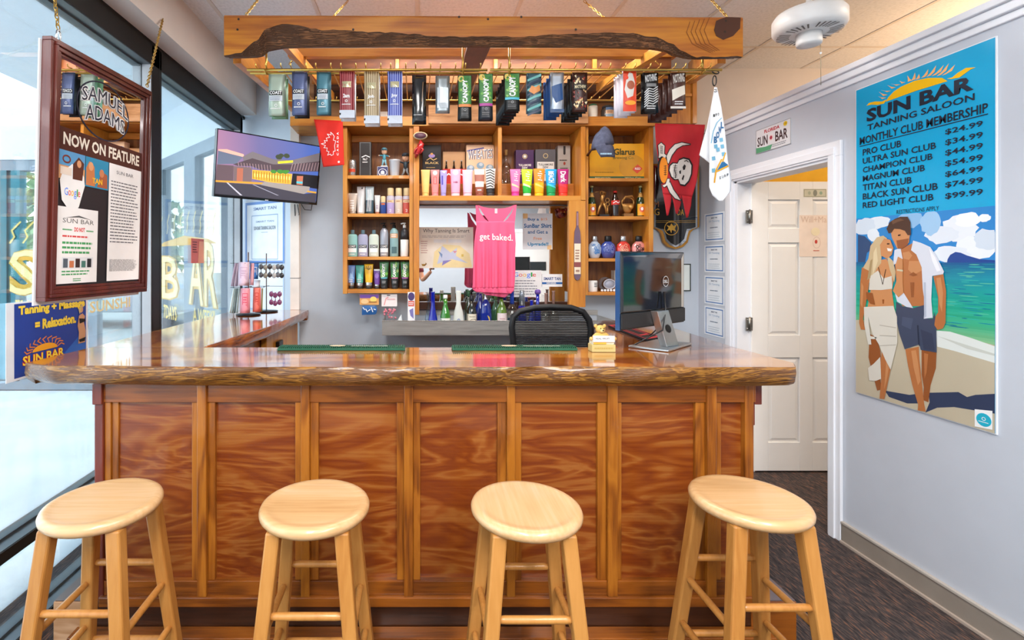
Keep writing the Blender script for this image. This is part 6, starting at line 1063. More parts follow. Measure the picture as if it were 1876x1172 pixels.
for pts, m, l in (([(300, 262), (330, 255), (345, 275), (330, 295), (305, 290)], SK2, 10), ([(330, 365), (350, 352), (372, 366), (350, 372)], SK3, 11), ([(385, 620), (440, 640), (452, 720), (400, 712)], P_('3a4056'), 12), ([(300, 560), (350, 570), (340, 620), (296, 600)], P_('4e566e'), 12), ([(340, 720), (362, 716), (372, 770), (384, 860), (372, 880), (352, 800)], SK2, 10), ([(400, 730), (420, 735), (412, 820), (402, 850)], SK1, 9), ([(460, 380), (480, 376), (492, 450), (486, 540), (474, 500)], SK2, 14), ([(425, 240), (455, 285), (480, 345), (462, 350), (440, 300)], P_('eceef4'), 13), ([(108, 400), (118, 420), (112, 520), (104, 500)], SK2, 13), ([(225, 760), (236, 800), (226, 860), (214, 900)], SK2, 12), ([(165, 260), (178, 235), (186, 300), (160, 370)], P_('dcc8a0'), 13), ([(150, 300), (160, 290), (150, 380), (135, 390)], P_('a88e64'), 13), ([(250, 112), (290, 102), (310, 110), (280, 118), (255, 130)], P_('6a4a34'), 15), ([(280, 178), (292, 176), (292, 182), (280, 184)], P_('2a1a14'), 14), ([(228, 218), (240, 218), (240, 223), (228, 223)], P_('2a1a14'), 14), ([(205, 480), (215, 480), (213, 500), (207, 500)], SK3, 12)):
    Q(pts, m, l)
Q([(637, 992), (720, 1000), (720, 1088), (637, 1072)], WT, 8); c = Zb([(680, 1042)])[0]; a.ell(c[0], c[1], .026, .026, P_('28b0cc'), 9, 20); a.ring(c[0], c[1]+.004, .007, .007, .002, WT, 10, 12); a.lines(c[0]-.018, c[1]-.012, c[0]+.018, c[1]-.006, 1, WT, 10, 3)
INK = M('0f2438', .4, noise=0)
def wt(t, xl, yb, yt, xr, m=INK, l=5, bold=.02): (ua, va), (ub, _), (_, vc) = Za([(xl, yb), (xr, yb), (xl, yt)]); a.text(t, ua, va, ub, vc, m, l, bold); return ua, ub, va
wt('SUN BAR', 160, 552, 478, 785, bold=.04); wt('TANNING SALOON', 165, 600, 566, 790); ua, ub, va = wt('MONTHLY CLUB MEMBERSHIP', 120, 684, 640, 868); a.rect(ua, va-.009, ub, va-.005, INK, 5)
for t, yb, yt, xr in (('PRO CLUB', 745, 708, 362), ('ULTRA SUN CLUB', 794, 760, 565), ('CHAMPION CLUB', 845, 812, 545), ('MAGNUM CLUB', 896, 862, 500), ('TITAN CLUB', 948, 912, 423), ('BLACK SUN CLUB', 1000, 964, 575), ('RED LIGHT CLUB', 1050, 1016, 550)): wt(t, 138, yb, yt, xr)
for t, yb, yt in (('$24.99', 628, 592), ('$34.99', 690, 652), ('$44.99', 750, 712), ('$54.99', 812, 774), ('$64.99', 873, 836), ('$74.99', 935, 898), ('$99.99', 1000, 962)): wt(t, 618, yb, yt, 838)
wt('RESTRICTIONS APPLY', 335, 1083, 1060, 582, bold=.0)
YS = M('f7bf1a', .25, noise=0); FL = M('f4b878', .25, noise=0); a.poly(Za([(272, 432), (288, 405), (320, 372), (360, 345), (440, 310), (520, 293), (600, 293), (632, 312), (450, 368)]), YS, 5)
a.poly(Za([(160, 455), (175, 438), (210, 430), (250, 430), (278, 418), (262, 442), (225, 450), (190, 448)]), YS, 5); a.poly(Za([(630, 298), (660, 290), (690, 265), (740, 235), (796, 232), (765, 245), (700, 292), (650, 300)]), YS, 5)
for x, y, dx, dy in ((262, 412, -34, -12), (270, 395, -40, -22), (290, 372, -46, -8), (318, 352, -38, -18), (345, 335, -44, -8), (375, 322, -24, -12), (412, 312, -14, -34), (432, 306, 10, -44), (458, 300, 8, -30), (490, 290, 30, -48), (520, 284, 46, -64), (550, 280, 60, -62), (580, 280, 60, -72), (610, 276, 66, -60)):
    a.poly(Za([(x-12, y+4), (x+dx*.4-6, y+dy*.3), (x+dx, y+dy), (x+dx*.6+8, y+dy*.4), (x+12, y-4)]), FL, 4)
a.build('print', bp_, lambda u, v, l: PR.map(min(U1, max(U0, u)), min(VT_, max(VB_, v)))+PR.N*(.0062+l*.0004))
lp = thing('licence_plate', 'white florida licence plate above the doorway on the right wall', 'licence plate', (XR, 3.09, 2.17)); pu0, pv0 = PR.px(1386, 283); pu1, _ = PR.px(1450, 270); pv1 = pv0+.155; slabp(PR, pu0, pu1, pv0, pv1, 0, .004, M('dfe0e4', .3)).build('plate', lp, bev=.002)
a = Art(); pw_, ph = pu1-pu0, .155; a.frame(pu0, pv0, pu1, pv1, .003, M('8a8e94', .3), 1); a.text('FLORIDA', pu0+pw_*.26, pv0+ph*.76, pu0+pw_*.70, pv0+ph*.9, M('c02430'), 2, .03); a.text('SUN', pu0+pw_*.05, pv0+ph*.28, pu0+pw_*.36, pv0+ph*.68, M('3a2224'), 2, .02); a.text('BAR', pu0+pw_*.58, pv0+ph*.28, pu0+pw_*.92, pv0+ph*.68, M('3a2224'), 2, .02); a.ell(pu0+pw_*.46, pv0+ph*.5, .018, .018, M('e8c8c8'), 2); a.ell(pu0+pw_*.46, pv0+ph*.5, .011, .012, M('a83048'), 3, 9); a.ell(pu0+pw_*.86, pv0+ph*.86, .016, .014, M('e8c020'), 3, 12); a.text('10', pu0+pw_*.83, pv0+ph*.82, pu0+pw_*.89, pv0+ph*.9, DK, 4); a.poly([(pu0+.004, pv0+.004), (pu0+pw_*.45, pv0+.004), (pu0+pw_*.5, pv0+ph*.22), (pu0+pw_*.3, pv0+ph*.2), (pu0+.004, pv0+ph*.26)], M('5aa078'), 2); a.lines(pu0+pw_*.5, pv0+ph*.08, pu0+pw_*.9, pv0+ph*.22, 2, M('8a9098'), 2, 4)
a.build('plate_lettering', lp, lambda u, v, l: PR.map(u, v)+PR.N*(.0042+l*.0003))
for k, (yt, yb, d) in enumerate(((391, 443, 'top'), (448, 498, 'second from top'), (503, 555, 'third from top'), (558, 611, 'bottom'))):
    sheet('certificate', 'white certificate with blue border beside the door casing, '+d+' of the column', 'certificate', PR, 1291, 1328, yt+1.5, yb, M('e9edf3'), lambda a, w, h: (a.frame(w*.07, h*.05, w*.93, h*.95, w*.03, M('4a7ab8'), 1), a.text('SMART TAN', w*.35, h*.80, w*.65, h*.85, M('3a4a6a'), 2, .02), a.text('EV Tanning', w*.25, h*.66, w*.76, h*.74, M('8fb0d0'), 2, .0), a.lines(w*.3, h*.45, w*.7, h*.52, 1, M('6a7a90'), 2, 3), a.lines(w*.2, h*.12, w*.8, h*.34, 3, M('b8c4d0'), 2, 4, .3)))['group'] = 'certificates beside the doorway'
# ---------------------------------------------------------------- on the door leaf
PDo = Plane((0, YD-.0005, HC), (1, 0, 0))
sheet('dollar_bill', 'one dollar bill pinned to the top of the white door', 'banknote', PDo, 1472, 1514, 346, 361, M('cfcbb4'), lambda a, w, h: (a.frame(w*.02, h*.06, w*.98, h*.94, w*.02, M('9a9a84'), 1), a.ell(w*.5, h*.5, w*.09, h*.38, M('8a8a7c'), 2, 14), a.ell(w*.25, h*.5, w*.06, h*.22, M('b0b49c'), 2), a.ell(w*.75, h*.5, w*.06, h*.22, M('9cb49c'), 2), a.text('ONE', w*.68, h*.4, w*.82, h*.6, M('8aa08a'), 3)), th=.0008)
sheet('child_drawing', 'pale peach paper with a crayon drawing taped to the white door', 'drawing', PDo, 1464, 1515, 394, 470, M('f2dfd0'), lambda a, w, h: (a.text('Will+Ma', w*.06, h*.82, w*.98, h*.97, M('dcc0ac'), 2), a.ring(w*.62, h*.34, w*.14, h*.14, .003, M('d8c0b0'), 2), a.ell(w*.6, h*.36, w*.05, h*.05, M('c8483c'), 3, 8), a.lines(w*.5, h*.12, w*.72, h*.17, 1, M('d87860'), 3), a.ell(w*.58, h*.6, w*.16, h*.1, M('f4e4c0'), 2)), th=.0008)
# ---------------------------------------------------------------- brewery mirror behind the pirate flag
bm = thing('brewery_mirror', 'gold framed shield shaped black brewery mirror partly behind the pirate flag', 'mirror', W(1238, 456, 3.87)); half = [(0, 300), (43, 300), (43, 416), (34, 419), (27, 426), (24, 436), (22, 444), (14, 452), (0, 456)]
def shield(s, inset): return [(1238+x*s*(1-inset/43), 300+(y-300-inset*.5)*(1-inset*.3/80)) for x, y in half]
def shieldpoly(ins): r_ = [(1238+max(0, x-ins), (y if y > 310 else y+ins)-(ins if y > 420 else 0)) for x, y in half]; l_ = [(2*1238-x, y) for x, y in r_[::-1] if x > 1238.5]; return r_+l_
for nm, ins, y0, y1, m in (('gold_frame', 0, 3.86, 3.885, M('c08a3c', .35, .6)), ('silver_bevel', 3.2, 3.856, 3.86, M('c8ccd0', .1, 1)), ('black_glass', 6.5, 3.852, 3.856, M('0c0a0a', .05, coat=1))):
    b = MB(); b.prism([W(x, y, y0) for x, y in shieldpoly(ins)], (0, y1-y0, 0), m); b.build(nm, bm)
a = Art(); GO = M('d8a848', .35, .5); a.ring(1230, 418, 13, 13, 1.2, GO, 1, 26); a.poly([(1221, 412), (1227, 414), (1230, 409), (1234, 414), (1240, 411), (1236, 419), (1239, 424), (1231, 421), (1230, 427), (1227, 421), (1221, 423), (1225, 417)], GO, 1); a.text('M', 1198.5, 379, 1207, 369, M('b07a4c', .5), 1); a.text('B', 1254, 379, 1260, 369, M('b07a4c', .5), 1); a.text('G', 1199, 394, 1208, 382, GO, 1); a.text('DA', 1241, 394, 1253, 383, GO, 1); a.text('K', 1256, 395, 1262, 386, GO, 1); a.rect(1202, 404.5, 1275, 404, GO, 1); a.rect(1202, 407.5, 1275, 407, GO, 1)
a.build('gold_lettering', bm, FA(3.8515))
sheet('picture_frame', 'thin black framed white print on the wall behind the monitor', 'picture frame', Plane((0, YB, HC), (1, 0, 0)), 1225, 1264, 483, 533, M('e6ece8'), lambda a, w, h: a.frame(0, 0, w, h, w*.05, M('26302a'), 2), th=.012)
# ---------------------------------------------------------------- steel shelf and bottles
st = thing('steel_shelf', 'long stainless steel trough shelf under the mirror holding liquor bottles', 'shelf', (X_(915, 3.5), 3.7, .94)); xa, xb = X_(700, 3.5), X_(1132, 3.5); zl, zu = .942, 1.044
BST = noisemat(['a5a19c', 'c8c4be', 'b4afa9'], 3, .38, (1, 1, 12)); BST.node_tree.nodes['Principled BSDF'].inputs['Metallic'].default_value = .85
b = MB(); b.box(xa, xb, 3.50, 3.505, zl, zu, BST); b.box(xa, xb, 3.506, 3.895, zl, zl+.006, BST); b.box(xa, xa+.004, 3.506, 3.895, zl+.007, zu, BST); b.box(xb-.004, xb, 3.506, 3.895, zl+.007, zu, BST); b.box(xa, xb, 3.497, 3.512, zu, zu+.004, M('c4c0b8', .25, .9)); b.build('trough', st, bev=.001)
b = MB(); b.box(X_(762, 3.88), xb, 3.889, 3.895, zu, Z_(568, 3.88), BST); b.build('backsplash', st)
bx(hu, 'mirror_sill', 762, 1046, 553, 567, 3.845, 3.895, DARKW)
CB = BOTG('0a1e9c'); CB2 = BOTG('102a8a'); ZS_ = zl+.0065
def P2(*pr): return list(pr)
def lq(c, w_, yt, Y, prof, mats, label, art=None, sy=1): return bot(c, w_, yt, 604, ZS_, Y, prof, mats, label, None, art, sy, 'bottle', 'liquor_bottle')
CONE = [('glass_body', [(.95, 0), (1, .03), (.8, .3), (.5, .52), (.36, .66), (.34, .98), (.38, 1)])]
lq(793, 22, 530, 3.62, CONE, [CB], 'cobalt blue cone shaped bottle at the left of the steel shelf'); lq(785, 16, 540, 3.78, CONE, [glassy('pale_blue_glass', (.75, .85, .95, 1), .08)], 'clear cone bottle behind the leftmost cobalt one')
lq(816, 19, 535, 3.60, [('glass_body', [(.95, 0), (1, .03), (1, .42), (.8, .56), (.38, .74), (.36, .9)]), ('cap', [(.4, .9), (.42, .91), (.4, .99), (.3, 1)])], [BOTG('2f7a1c'), M('d8dcd8', .4)], 'green sake bottle with white label and black characters', lambda a, c, w_, yt, yb: (a.rect(c-9, yb-8, c+9, yb-27, M('f0eee8')), a.text('か', c-5, yb-14, c+3, yb-24, BK, 2, .03)))
lq(840, 20, 528, 3.61, [('glass_body', [(.95, 0), (1, .03), (.98, .3), (.8, .5), (.42, .68), (.5, .98), (.46, 1)])], [M('d0d2cc', .45)], 'frosted white flared bottle with a blue mark', lambda a, c, w_, yt, yb: a.ring(c, yb-22, 2.6, 3.6, 1.1, M('4a68b0'), 1, 14), .5)
WINE = [('glass_body', [(.95, 0), (1, .03), (1, .52), (.8, .64), (.36, .76), (.34, .84)]), ('foil', [(.36, .84), (.38, .85), (.38, .99), (.3, 1)])]
lq(864, 19, 537, 3.65, WINE, [BOTG('1a2018'), M('1c2028', .3)], 'dark wine bottle with cream label', lambda a, c, w_, yt, yb: (a.rect(c-9, yb-8, c+9, yb-33, M('e4dcc8')), a.ring(c+2, yb-22, 5, 2, 1, M('6a5a48'), 2, 12), a.lines(c-5, yb-26, c+6, yb-30, 1, M('a09880'), 2))); lq(859, 16, 534, 3.80, WINE, [BOTG('2a3a2a'), M('2a5a3a', .3)], 'dark green bottle behind the cream labelled wine bottle')
lq(890, 21, 533, 3.66, [('glass_body', [(.6, 0), (.75, .03), (1, .3), (1, .45), (.8, .7), (.3, .82)]), ('stopper', [(.36, .82), (.3, .84), (.12, .96), (.06, 1)])], [CB2, M('b8bcc4', .25, .8)], 'bulbous cobalt bottle with gold moon and silver stopper', lambda a, c, w_, yt, yb: (a.poly([(c+2, yb-30), (c+6, yb-27), (c+7, yb-21), (c+4, yb-16), (c+5, yb-22)], M('d8b848'), 1)), .6); lq(880, 20, 540, 3.80, [('glass_body', [(.9, 0), (1, .2), (.9, .6), (.4, .8), (.3, 1)])], [CB2], 'dark blue bottle behind the bulbous cobalt one')
lq(919, 19, 533, 3.66, WINE, [BOTG('5a7a1c'), M('2c3018', .4)], 'olive green wine bottle with pale pink label', lambda a, c, w_, yt, yb: (a.rect(c-8.5, yb-6, c+8.5, yb-34, M('e6d4d4')), a.rect(c-8.5, yb-4, c+8.5, yb-8, M('5a8ac0'), 2), a.lines(c-5, yb-14, c+5, yb-26, 3, M('c09898'), 2))); lq(908, 16, 540, 3.80, WINE, [BOTG('4a7a5a'), M('5a8a4a', .4)], 'green bottle behind the olive wine bottle')
lq(938, 24, 528, 3.71, [('glass_body', [(.95, 0), (1, .04), (1, .36), (.85, .5), (.32, .64)]), ('blue_neck', [(.33, .64), (.3, .8), (.3, .98), (.4, 1)])], [GLB, M('2848b0', .3)], 'clear round bottle with blue neck left of the chair', lambda a, c, w_, yt, yb: a.rect(c-9, yb-14, c+9, yb-24, M('1c3c50')))
lq(956, 20, 534, 3.81, [('glass_body', [(.95, 0), (1, .03), (.85, .36), (.62, .6)]), ('silver_top', [(.62, .6), (.45, .9), (.4, 1)])], [CB, M('a8b4c0', .25, .7)], 'blue cone bottle with silver shoulder behind the chair top'); lq(974, 17, 546, 3.64, CONE, [CB], 'short cobalt cone bottle behind the chair, right of the silver topped one')
lq(985, 12, 528, 3.68, [('glass_body', [(.9, 0), (1, .04), (1, .5), (.5, .66), (.5, .88)]), ('medallion', [(.5, .88), (.9, .91), (.9, .97), (.5, 1)])], [CB, M('6a4a9c', .3)], 'slim blue bottle with purple and white medallion above the chair')
for c, d in ((1000, 'left'), (1014, 'right')): lq(c, 20, 534, 3.66 if c < 1010 else 3.78, [('glass_body', [(.9, 0), (1, .1), (1, .34), (.6, .5), (.24, .62)]), ('neck', [(.24, .62), (.26, .8), (.24, .96), (.34, 1)])], [GLB, M('8a6a60', .4)], 'clear bottle with brownish neck above the chair, '+d+' of the pair', sy=.8)
# hanging packs under the left cabinet
def pack(x0, x1, y0, y1, Y, m, label, artf, name='hanging_pack', cat='hanging pack', th=.003):
    t = thing(name, label, cat, W((x0+x1)/2, y1, Y)); b = MB(); b.box(X_(x0, Y), X_(x1, Y), Y, Y+th, Z_(y1, Y), Z_(y0, Y), m); b.build('card', t); a = Art(); artf(a, x0, x1, y0, y1); a.build('card_print', t, FA(Y-.0004)); return t
HP = 3.64
p1 = pack(659, 694, 539, 558, HP, M('e8a860', .5), 'orange and purple printed card with blue pouch hanging under the left cabinet', lambda a, x0, x1, yt, yb: (a.rect(x0+.3, yt+7, x1-.3, yt+.3, M('7a50a8')), a.ell(x0+9, yt+13, 7, 4.5, M('f0c890'), 2), a.ell(x0+25, yt+9, 6, 5, M('f8d870'), 2), a.lines(x0+17, yb-3, x1-3, yb-7, 1, M('9a6a30'), 3)))
b = MB(); rg = [[W(x, y, HP-.012*s+.004) for x, y, s in row] for row in ([(664, 560, 0), (670, 559.5, .3), (678, 559.5, .5), (686, 560, .3), (690, 561, 0)], [(663, 568, 0), (670, 568, 1), (678, 568, 1), (686, 568, 1), (691, 568, 0)], [(663, 577, 0), (670, 576.5, .2), (678, 576.5, .3), (686, 576, .2), (689, 575, 0)])]; b.loft(rg, M('2f62a0', .3), False, closed=False); b.build('blue_pouch', p1); a = Art(); [a.line([(665+k*5, 563+(k % 3)*3), (668+k*5, 567+(k % 2)*4)], 1.5, WT, 1) for k in range(5)]; a.build('pouch_print', p1, FA(HP-.011))
p2 = pack(699, 727.5, 539, 561, HP, M('eee4e2', .5), 'white card with clear pouch of pink sweets hanging under the left cabinet', lambda a, x0, x1, yt, yb: (a.line([(x0+5, yb-3), (x0+8, yt+8), (x0+12, yt+5)], 2, M('e8a0a0')), a.lines(x0+10, yt+12, x1-3, yt+6, 1, M('e0b0b0'), 1), a.rect(x0+10, yt+2.5, x0+16, yt+1, DK)))
b = MB(); rr = random.Random(9)
for k in range(26): c = W(701.5+rr.random()*23, 567+rr.random()*15, HP-.004-rr.random()*.012); b.ball(c, .0085, .007, .0085, M('ec8c9c', .5), 8, 5)
o = b.build('pink_sweets', p2); o['kind'] = 'stuff'; slabp(Plane((0, HP-.02, HC), (1, 0, 0)), X_(700, HP), X_(727, HP), -(586-CY)*HP/F, -(562-CY)*HP/F, 0, .001, glassy('clear_pouch', (.98, .98, .98, 1), .03)).build('pouch', p2)
b = MB(); b.prism([W(727, 589, 3.60), W(737, 589, 3.60), W(735, 576, 3.60)], (0, .012, 0), M('e8eaea', .5)); tag(b.build('white_card_wedge', None), 'small white triangular card at the left end of the steel shelf', 'card')
pack(747, 760, 535, 590, 3.56, M('f0eef0', .4), 'tall narrow white, red and purple toothbrush package on the steel shelf', lambda a, x0, x1, yt, yb: (a.ell(x0+6.5, yt+8, 6, 7.5, M('4a3a70'), 1), a.rect(x0+1, yt+26, x1-1, yt+16, M('d86a5c'), 1), a.lines(x0+2, yt+24, x1-2, yt+18, 2, WT, 2), a.poly([(x0+3, yb-22), (x1-3, yb-26), (x1-2, yb-6), (x0+5, yb-12)], M('7a74b0'), 1)), 'toothbrush_package', 'package', .012)
# ---------------------------------------------------------------- office chair
YC_ = 2.78; ch = thing('office_chair', 'black mesh back office chair behind the bar', 'office chair', (X_(1010, YC_), YC_-.25, 0)); CH = M('141416', .5)
path = [(952, 760), (944, 680), (941, 634), (937.5, 600), (940, 580), (952, 570), (980, 563.5), (1007, 562), (1046, 563.5), (1068, 571), (1079, 586), (1082.5, 603), (1082, 625), (1077, 680), (1068, 760)]
b = MB(); b.tube([W(x, y, YC_+.02*math.sin((x-935)/150*PI)) for x, y in path], [.018]*15, CH, 10); b.build('back_frame', ch)
b = MB(); y = 569
def chx(y): return (939 + max(0, 585-y)*1.1+max(0, (y-600))*.06, 1081 - max(0, 585-y)*1.2-max(0, y-620)*.07)
while y < 757:
    xl, xr = chx(y); b.tube([W(xl+(xr-xl)*k/6, y, YC_+.02*math.sin(k/6*PI)) for k in range(7)], .0036, CH, 5); y += 3.1
b.build('mesh_back', ch, recalc=False)
cxx = X_(1010, YC_); b = MB(); b.loft([[(cxx+.24*math.cos(t*PI/12)*s_, YC_-.25+.23*math.sin(t*PI/12)*s_, z) for t in range(24)] for s_, z in ((.85, .44), (1, .455), (1, .50), (.92, .515))], CH); b.build('seat', ch)
b = MB(); b.tube([(cxx, YC_-.25, .10), (cxx, YC_-.25, .44)], .03, CH, 12); b.tube([(cxx, YC_-.25, .43), (cxx, YC_-.05, .43), (cxx, YC_+.03, .50), (cxx, YC_+.03, .62)], .02, CH, 8); b.build('pillar', ch)
for k in range(5):
    t = 2*PI*k/5+.3; e = (cxx+.29*math.cos(t), YC_-.25+.29*math.sin(t)); b = MB(); b.tube([(cxx, YC_-.25, .11), (e[0], e[1], .075)], [.022, .014], CH, 8); o = b.build('base_arm', ch); b = MB(); b.lathe((e[0], e[1], .03), [(.01, -.02), (.03, -.018), (.03, .018), (.01, .02)], CH, 16, axis='x'); b.build('caster', o)
# ---------------------------------------------------------------- monitor, mat, bear, rubber mats
Um = Vector((.825, .565, 0)).normalized(); PMn = Plane((1.05, 2.16, HC), Um); mn = thing('computer_monitor', 'black computer monitor seen from behind on a silver stand', 'monitor', (1.1, 2.2, ZT))
um0 = PMn.px(1137, 530)[0]; um1 = PMn.px(1255, 530)[0]; vt = PMn.px(1137, 460)[1]; vbm = PMn.px(1137, 606)[1]; GBK = M('16181c', .06, coat=1.0, noise=0)
slabp(PMn, um0, um1, vbm, vt, -.022, -.004, M('1a1a1c', .3)).build('screen_housing', mn, bev=.003); b = MB(); q = [PMn.map(u, v)+PMn.N*n for u, v, n in ((um0+.004, vbm+.07, -.004), (um1-.004, vbm+.07, -.004), (um1-.004, vt-.004, -.004), (um0+.004, vt-.004, -.004))]; q2 = [PMn.map(u, v)+PMn.N*n for u, v, n in ((um0+.012, vbm+.075, .004), (um1-.06, vbm+.075, .014), (um1-.06, vt-.03, .014), (um0+.012, vt-.02, .004))]; b.hexa(q, q2, GBK); b.build('glossy_back', mn, bev=.002)
slabp(PMn, um0+.004, um1-.004, vbm+.006, vbm+.068, -.004, .003, M('242426', .4)).build('lower_cover', mn, bev=.002); b = MB(); slabp(PMn, um0-.001, um0+.003, vbm, vt, -.024, -.004, M('1c4878', .15, coat=1), b); b.build('screen_edge', mn)
a = Art(); cu, cv = PMn.px(1214, 515); a.ring(cu, cv, .024, .024, .003, M('d8dce0', .3, .5), 1, 26); a.text('DELL', cu-.018, cv-.007, cu+.018, cv+.007, M('d8dce0', .3, .5), 1, .04); a.build('logo', mn, lambda u, v, l: PMn.map(u, v)+PMn.N*(.0146 if u < 9 else 0))
SV = M('b4b6b8', .3, .9); bs_ = [(.942, 2.185), (1.062, 2.07), (1.262, 2.25), (1.15, 2.355)]; b = MB(); b.hexa([(x, y, ZT+.001) for x, y in bs_], [(x, y, ZT+.011) for x, y in bs_], SV); b.build('stand_base', mn, bev=.003)
nb = [W(1222, 637, 2.14), W(1244, 632, 2.175), W(1225, 568, 2.145), W(1204.5, 570, 2.11)]; zb0 = ZT+.011; nb[0].z = nb[1].z = zb0; tn = Vector((-.02, .024, 0)); b = MB()
b.hexa([nb[0], nb[1], nb[1]+tn, nb[0]+tn], [nb[3], nb[2], nb[2]+tn, nb[3]+tn], SV); b.build('stand_neck', mn, bev=.002)
nc = (nb[0]+nb[1]+nb[2]+nb[3])/4; Un = (nb[1]-nb[0]).normalized(); Vn = (nb[3]-nb[0]).normalized(); Nn = Un.cross(Vn).normalized(); b = MB(); k0_ = [nc+Nn*.0012+Un*.016*math.cos(t*PI/10)+Vn*.02*math.sin(t*PI/10) for t in range(20)]; b.prism(k0_, Nn*.001, BLACK); b.build('cable_hole', mn)
b = MB(); b.tube([PMn.map(.03, -.14)+PMn.N*.02, PMn.map(.03, -.21)+PMn.N*.03, PMn.map(-.03, -.30)+PMn.N*.05, W(1165, 630, 2.2), W(1156, 636, 2.18)+Vector((0, 0, .002))], .0035, BLACK, 6); b.tube([PMn.map(.04, -.14)+PMn.N*.02, PMn.map(.05, -.25)+PMn.N*.02, W(1200, 606, 2.3), W(1182, 622, 2.36)], .003, BLACK, 6); b.build('cables', mn)
def onslab(x, y, dz=0): Yq = (.39-dz)*F/(y-CY); return Vector((X_(x, Yq), Yq, ZT+dz))
mt = thing('bar_mat', 'black rubber bar mat with red borders under the monitor', 'bar mat', onslab(1160, 610)); q = [onslab(1114, 599), onslab(1186, 626), onslab(1213, 621), onslab(1136, 597)]; up = Vector((0, 0, 1)); b = MB(); b.hexa([p+up*.001 for p in q], [p+up*.011 for p in q], M('1c1c20', .7)); b.build('rubber', mt, bev=.002)
b = MB(); cq = sum(q, Vector())/4
for s_ in (.97, .6):
    r_ = [cq+(p-cq)*s_+up*.0118 for p in q]; r2 = [cq+(p-cq)*(s_-.12)+up*.0118 for p in q]
    for k in range(4): b.add([r_[k], r_[(k+1) % 4], r2[(k+1) % 4], r2[k]], [(0, 1, 2, 3)], M('c03038', .6))
b.build('red_border', mt, recalc=False)
for x0, x1, d in ((508, 742, 'left'), (829, 1058, 'right')):
    t = thing('rubber_bar_mat', 'long dark green ribbed rubber mat at the rear of the bar top, '+d+' one', 'bar mat', (X_((x0+x1)/2, 2.12), 2.12, ZT), 'green rubber mats on the bar'); GM = M('1f5a42', .6); xa_, xb_ = X_(x0, 2.11), X_(x1, 2.11)
    b = MB(); b.box(xa_, xb_, 2.108, 2.178, ZT+.001, ZT+.010, GM); b.build('mat_base', t, bev=.001); b = MB(); n = int((xb_-xa_)/.0085)
    for k in range(n): x = xa_+.004+k*.0085; b.box(x, x+.004, 2.112, 2.174, ZT+.010, ZT+.0155, GM)
    b.build('ribs', t); a = Art(); cxm = (xa_+xb_)/2-.02; a.ell(cxm, 2.142, .035, .018, M('c8b898', .6), 1); a.rect(cxm+.06, 2.128, cxm+.22, 2.14, M('a8b0a0', .6), 1); a.build('emblem', t, lambda u, v, l: Vector((u, v, ZT+.0165)))
bb = thing('bear_figurine', 'small yellow resin bear peeking over a cream sign box on the bar', 'figurine', (X_(1106, 2.09), 2.08, ZT)); BY = M('d8b060', .45); xm = X_(1105.5, 2.08)
b = MB(); b.box(xm-.050, xm+.050, 2.075, 2.125, ZT+.0005, ZT+.032, M('cdb878', .6)); b.box(xm-.047, xm+.045, 2.078, 2.12, ZT+.032, ZT+.052, M('e4dcc0', .6)); b.build('sign_box', bb, bev=.002)
b = MB(); b.box(xm-.046, xm+.044, 2.070, 2.077, ZT+.044, ZT+.070, M('e8e8e8', .5)); b.build('paper_sign', bb); a = Art(); a.text('REAL FRUIT', xm-.036, ZT+.055, xm+.022, ZT+.062, M('5a5a60'), 1, .02); a.rect(xm-.044, ZT+.034, xm+.01, ZT+.043, M('e8b040'), 1); a.lines(xm-.04, ZT+.01, xm+.04, ZT+.024, 1, M('c0a458'), 1); a.build('sign_writing', bb, lambda u, v, l: Vector((u, 2.0695-(.0 if v > ZT+.044 else -.0045), v)))
b = MB(); c = Vector((xm-.006, 2.10, ZT+.094)); b.lathe((xm-.002, 2.10, ZT+.05), [(.046, 0), (.036, .018), (.022, .03)], BY, 16, 1, .5); b.ball(c, .021, .018, .018, BY, 14, 9); b.ball(c+Vector((.002, -.016, -.005)), .010, .010, .008, M('e8c888', .45), 10, 6)
for s_ in (-1, 1): b.ball(c+Vector((s_*.019, .002, .014)), .008, .005, .008, BY, 8, 6); b.ball(Vector((xm+s_*.05, 2.085, ZT+.056)), .008, .008, .008, BY, 8, 6)
b.build('bear_body', bb); b = MB(); b.ball(c+Vector((.003, -.026, -.002)), .004, .003, .003, BK, 8, 5)
for s_ in (-1, 1): b.ball(c+Vector((.003+s_*.007, -.0165, .005)), .0025, .002, .003, BK, 6, 4)
b.build('eyes_and_nose', bb)
# ---------------------------------------------------------------- display racks on the left counter
def dstand(px, py, ytop, label, arms, lev):
    p = onslab(px, py); t = thing('display_rack', label, 'display rack', p); b = MB(); b.lathe(p, [(.05, .001), (.085, .003), (.085, .009), (.02, .014)], BLACK, 24); b.build('base', t); Y = p.y; zt_ = Z_(ytop, Y)
    b = MB(); b.tube([p+up*.01, Vector((p.x, Y, zt_))], .004, M('6a4a44', .4, .5), 8); b.build('pole', t)
    for ly in lev:
        b = MB(); z = Z_(ly, Y); b.tube([(p.x-arms, Y-.02, z), (p.x, Y, z), (p.x+arms, Y-.01, z)], .002, M('3a3a3c', .4, .6), 6); b.tube([(p.x, Y-.07, z), (p.x, Y, z), (p.x, Y+.07, z)], .002, M('3a3a3c', .4, .6), 6); b.build('hook_arm', t)
    return p
d1 = dstand(455, 577, 462, 'low wire rack of pink lotion sachets on the left counter', .12, (482, 526)); d2 = dstand(488, 571, 464, 'wire sunglasses rack on the left counter beside the sachets', .125, (481, 524))
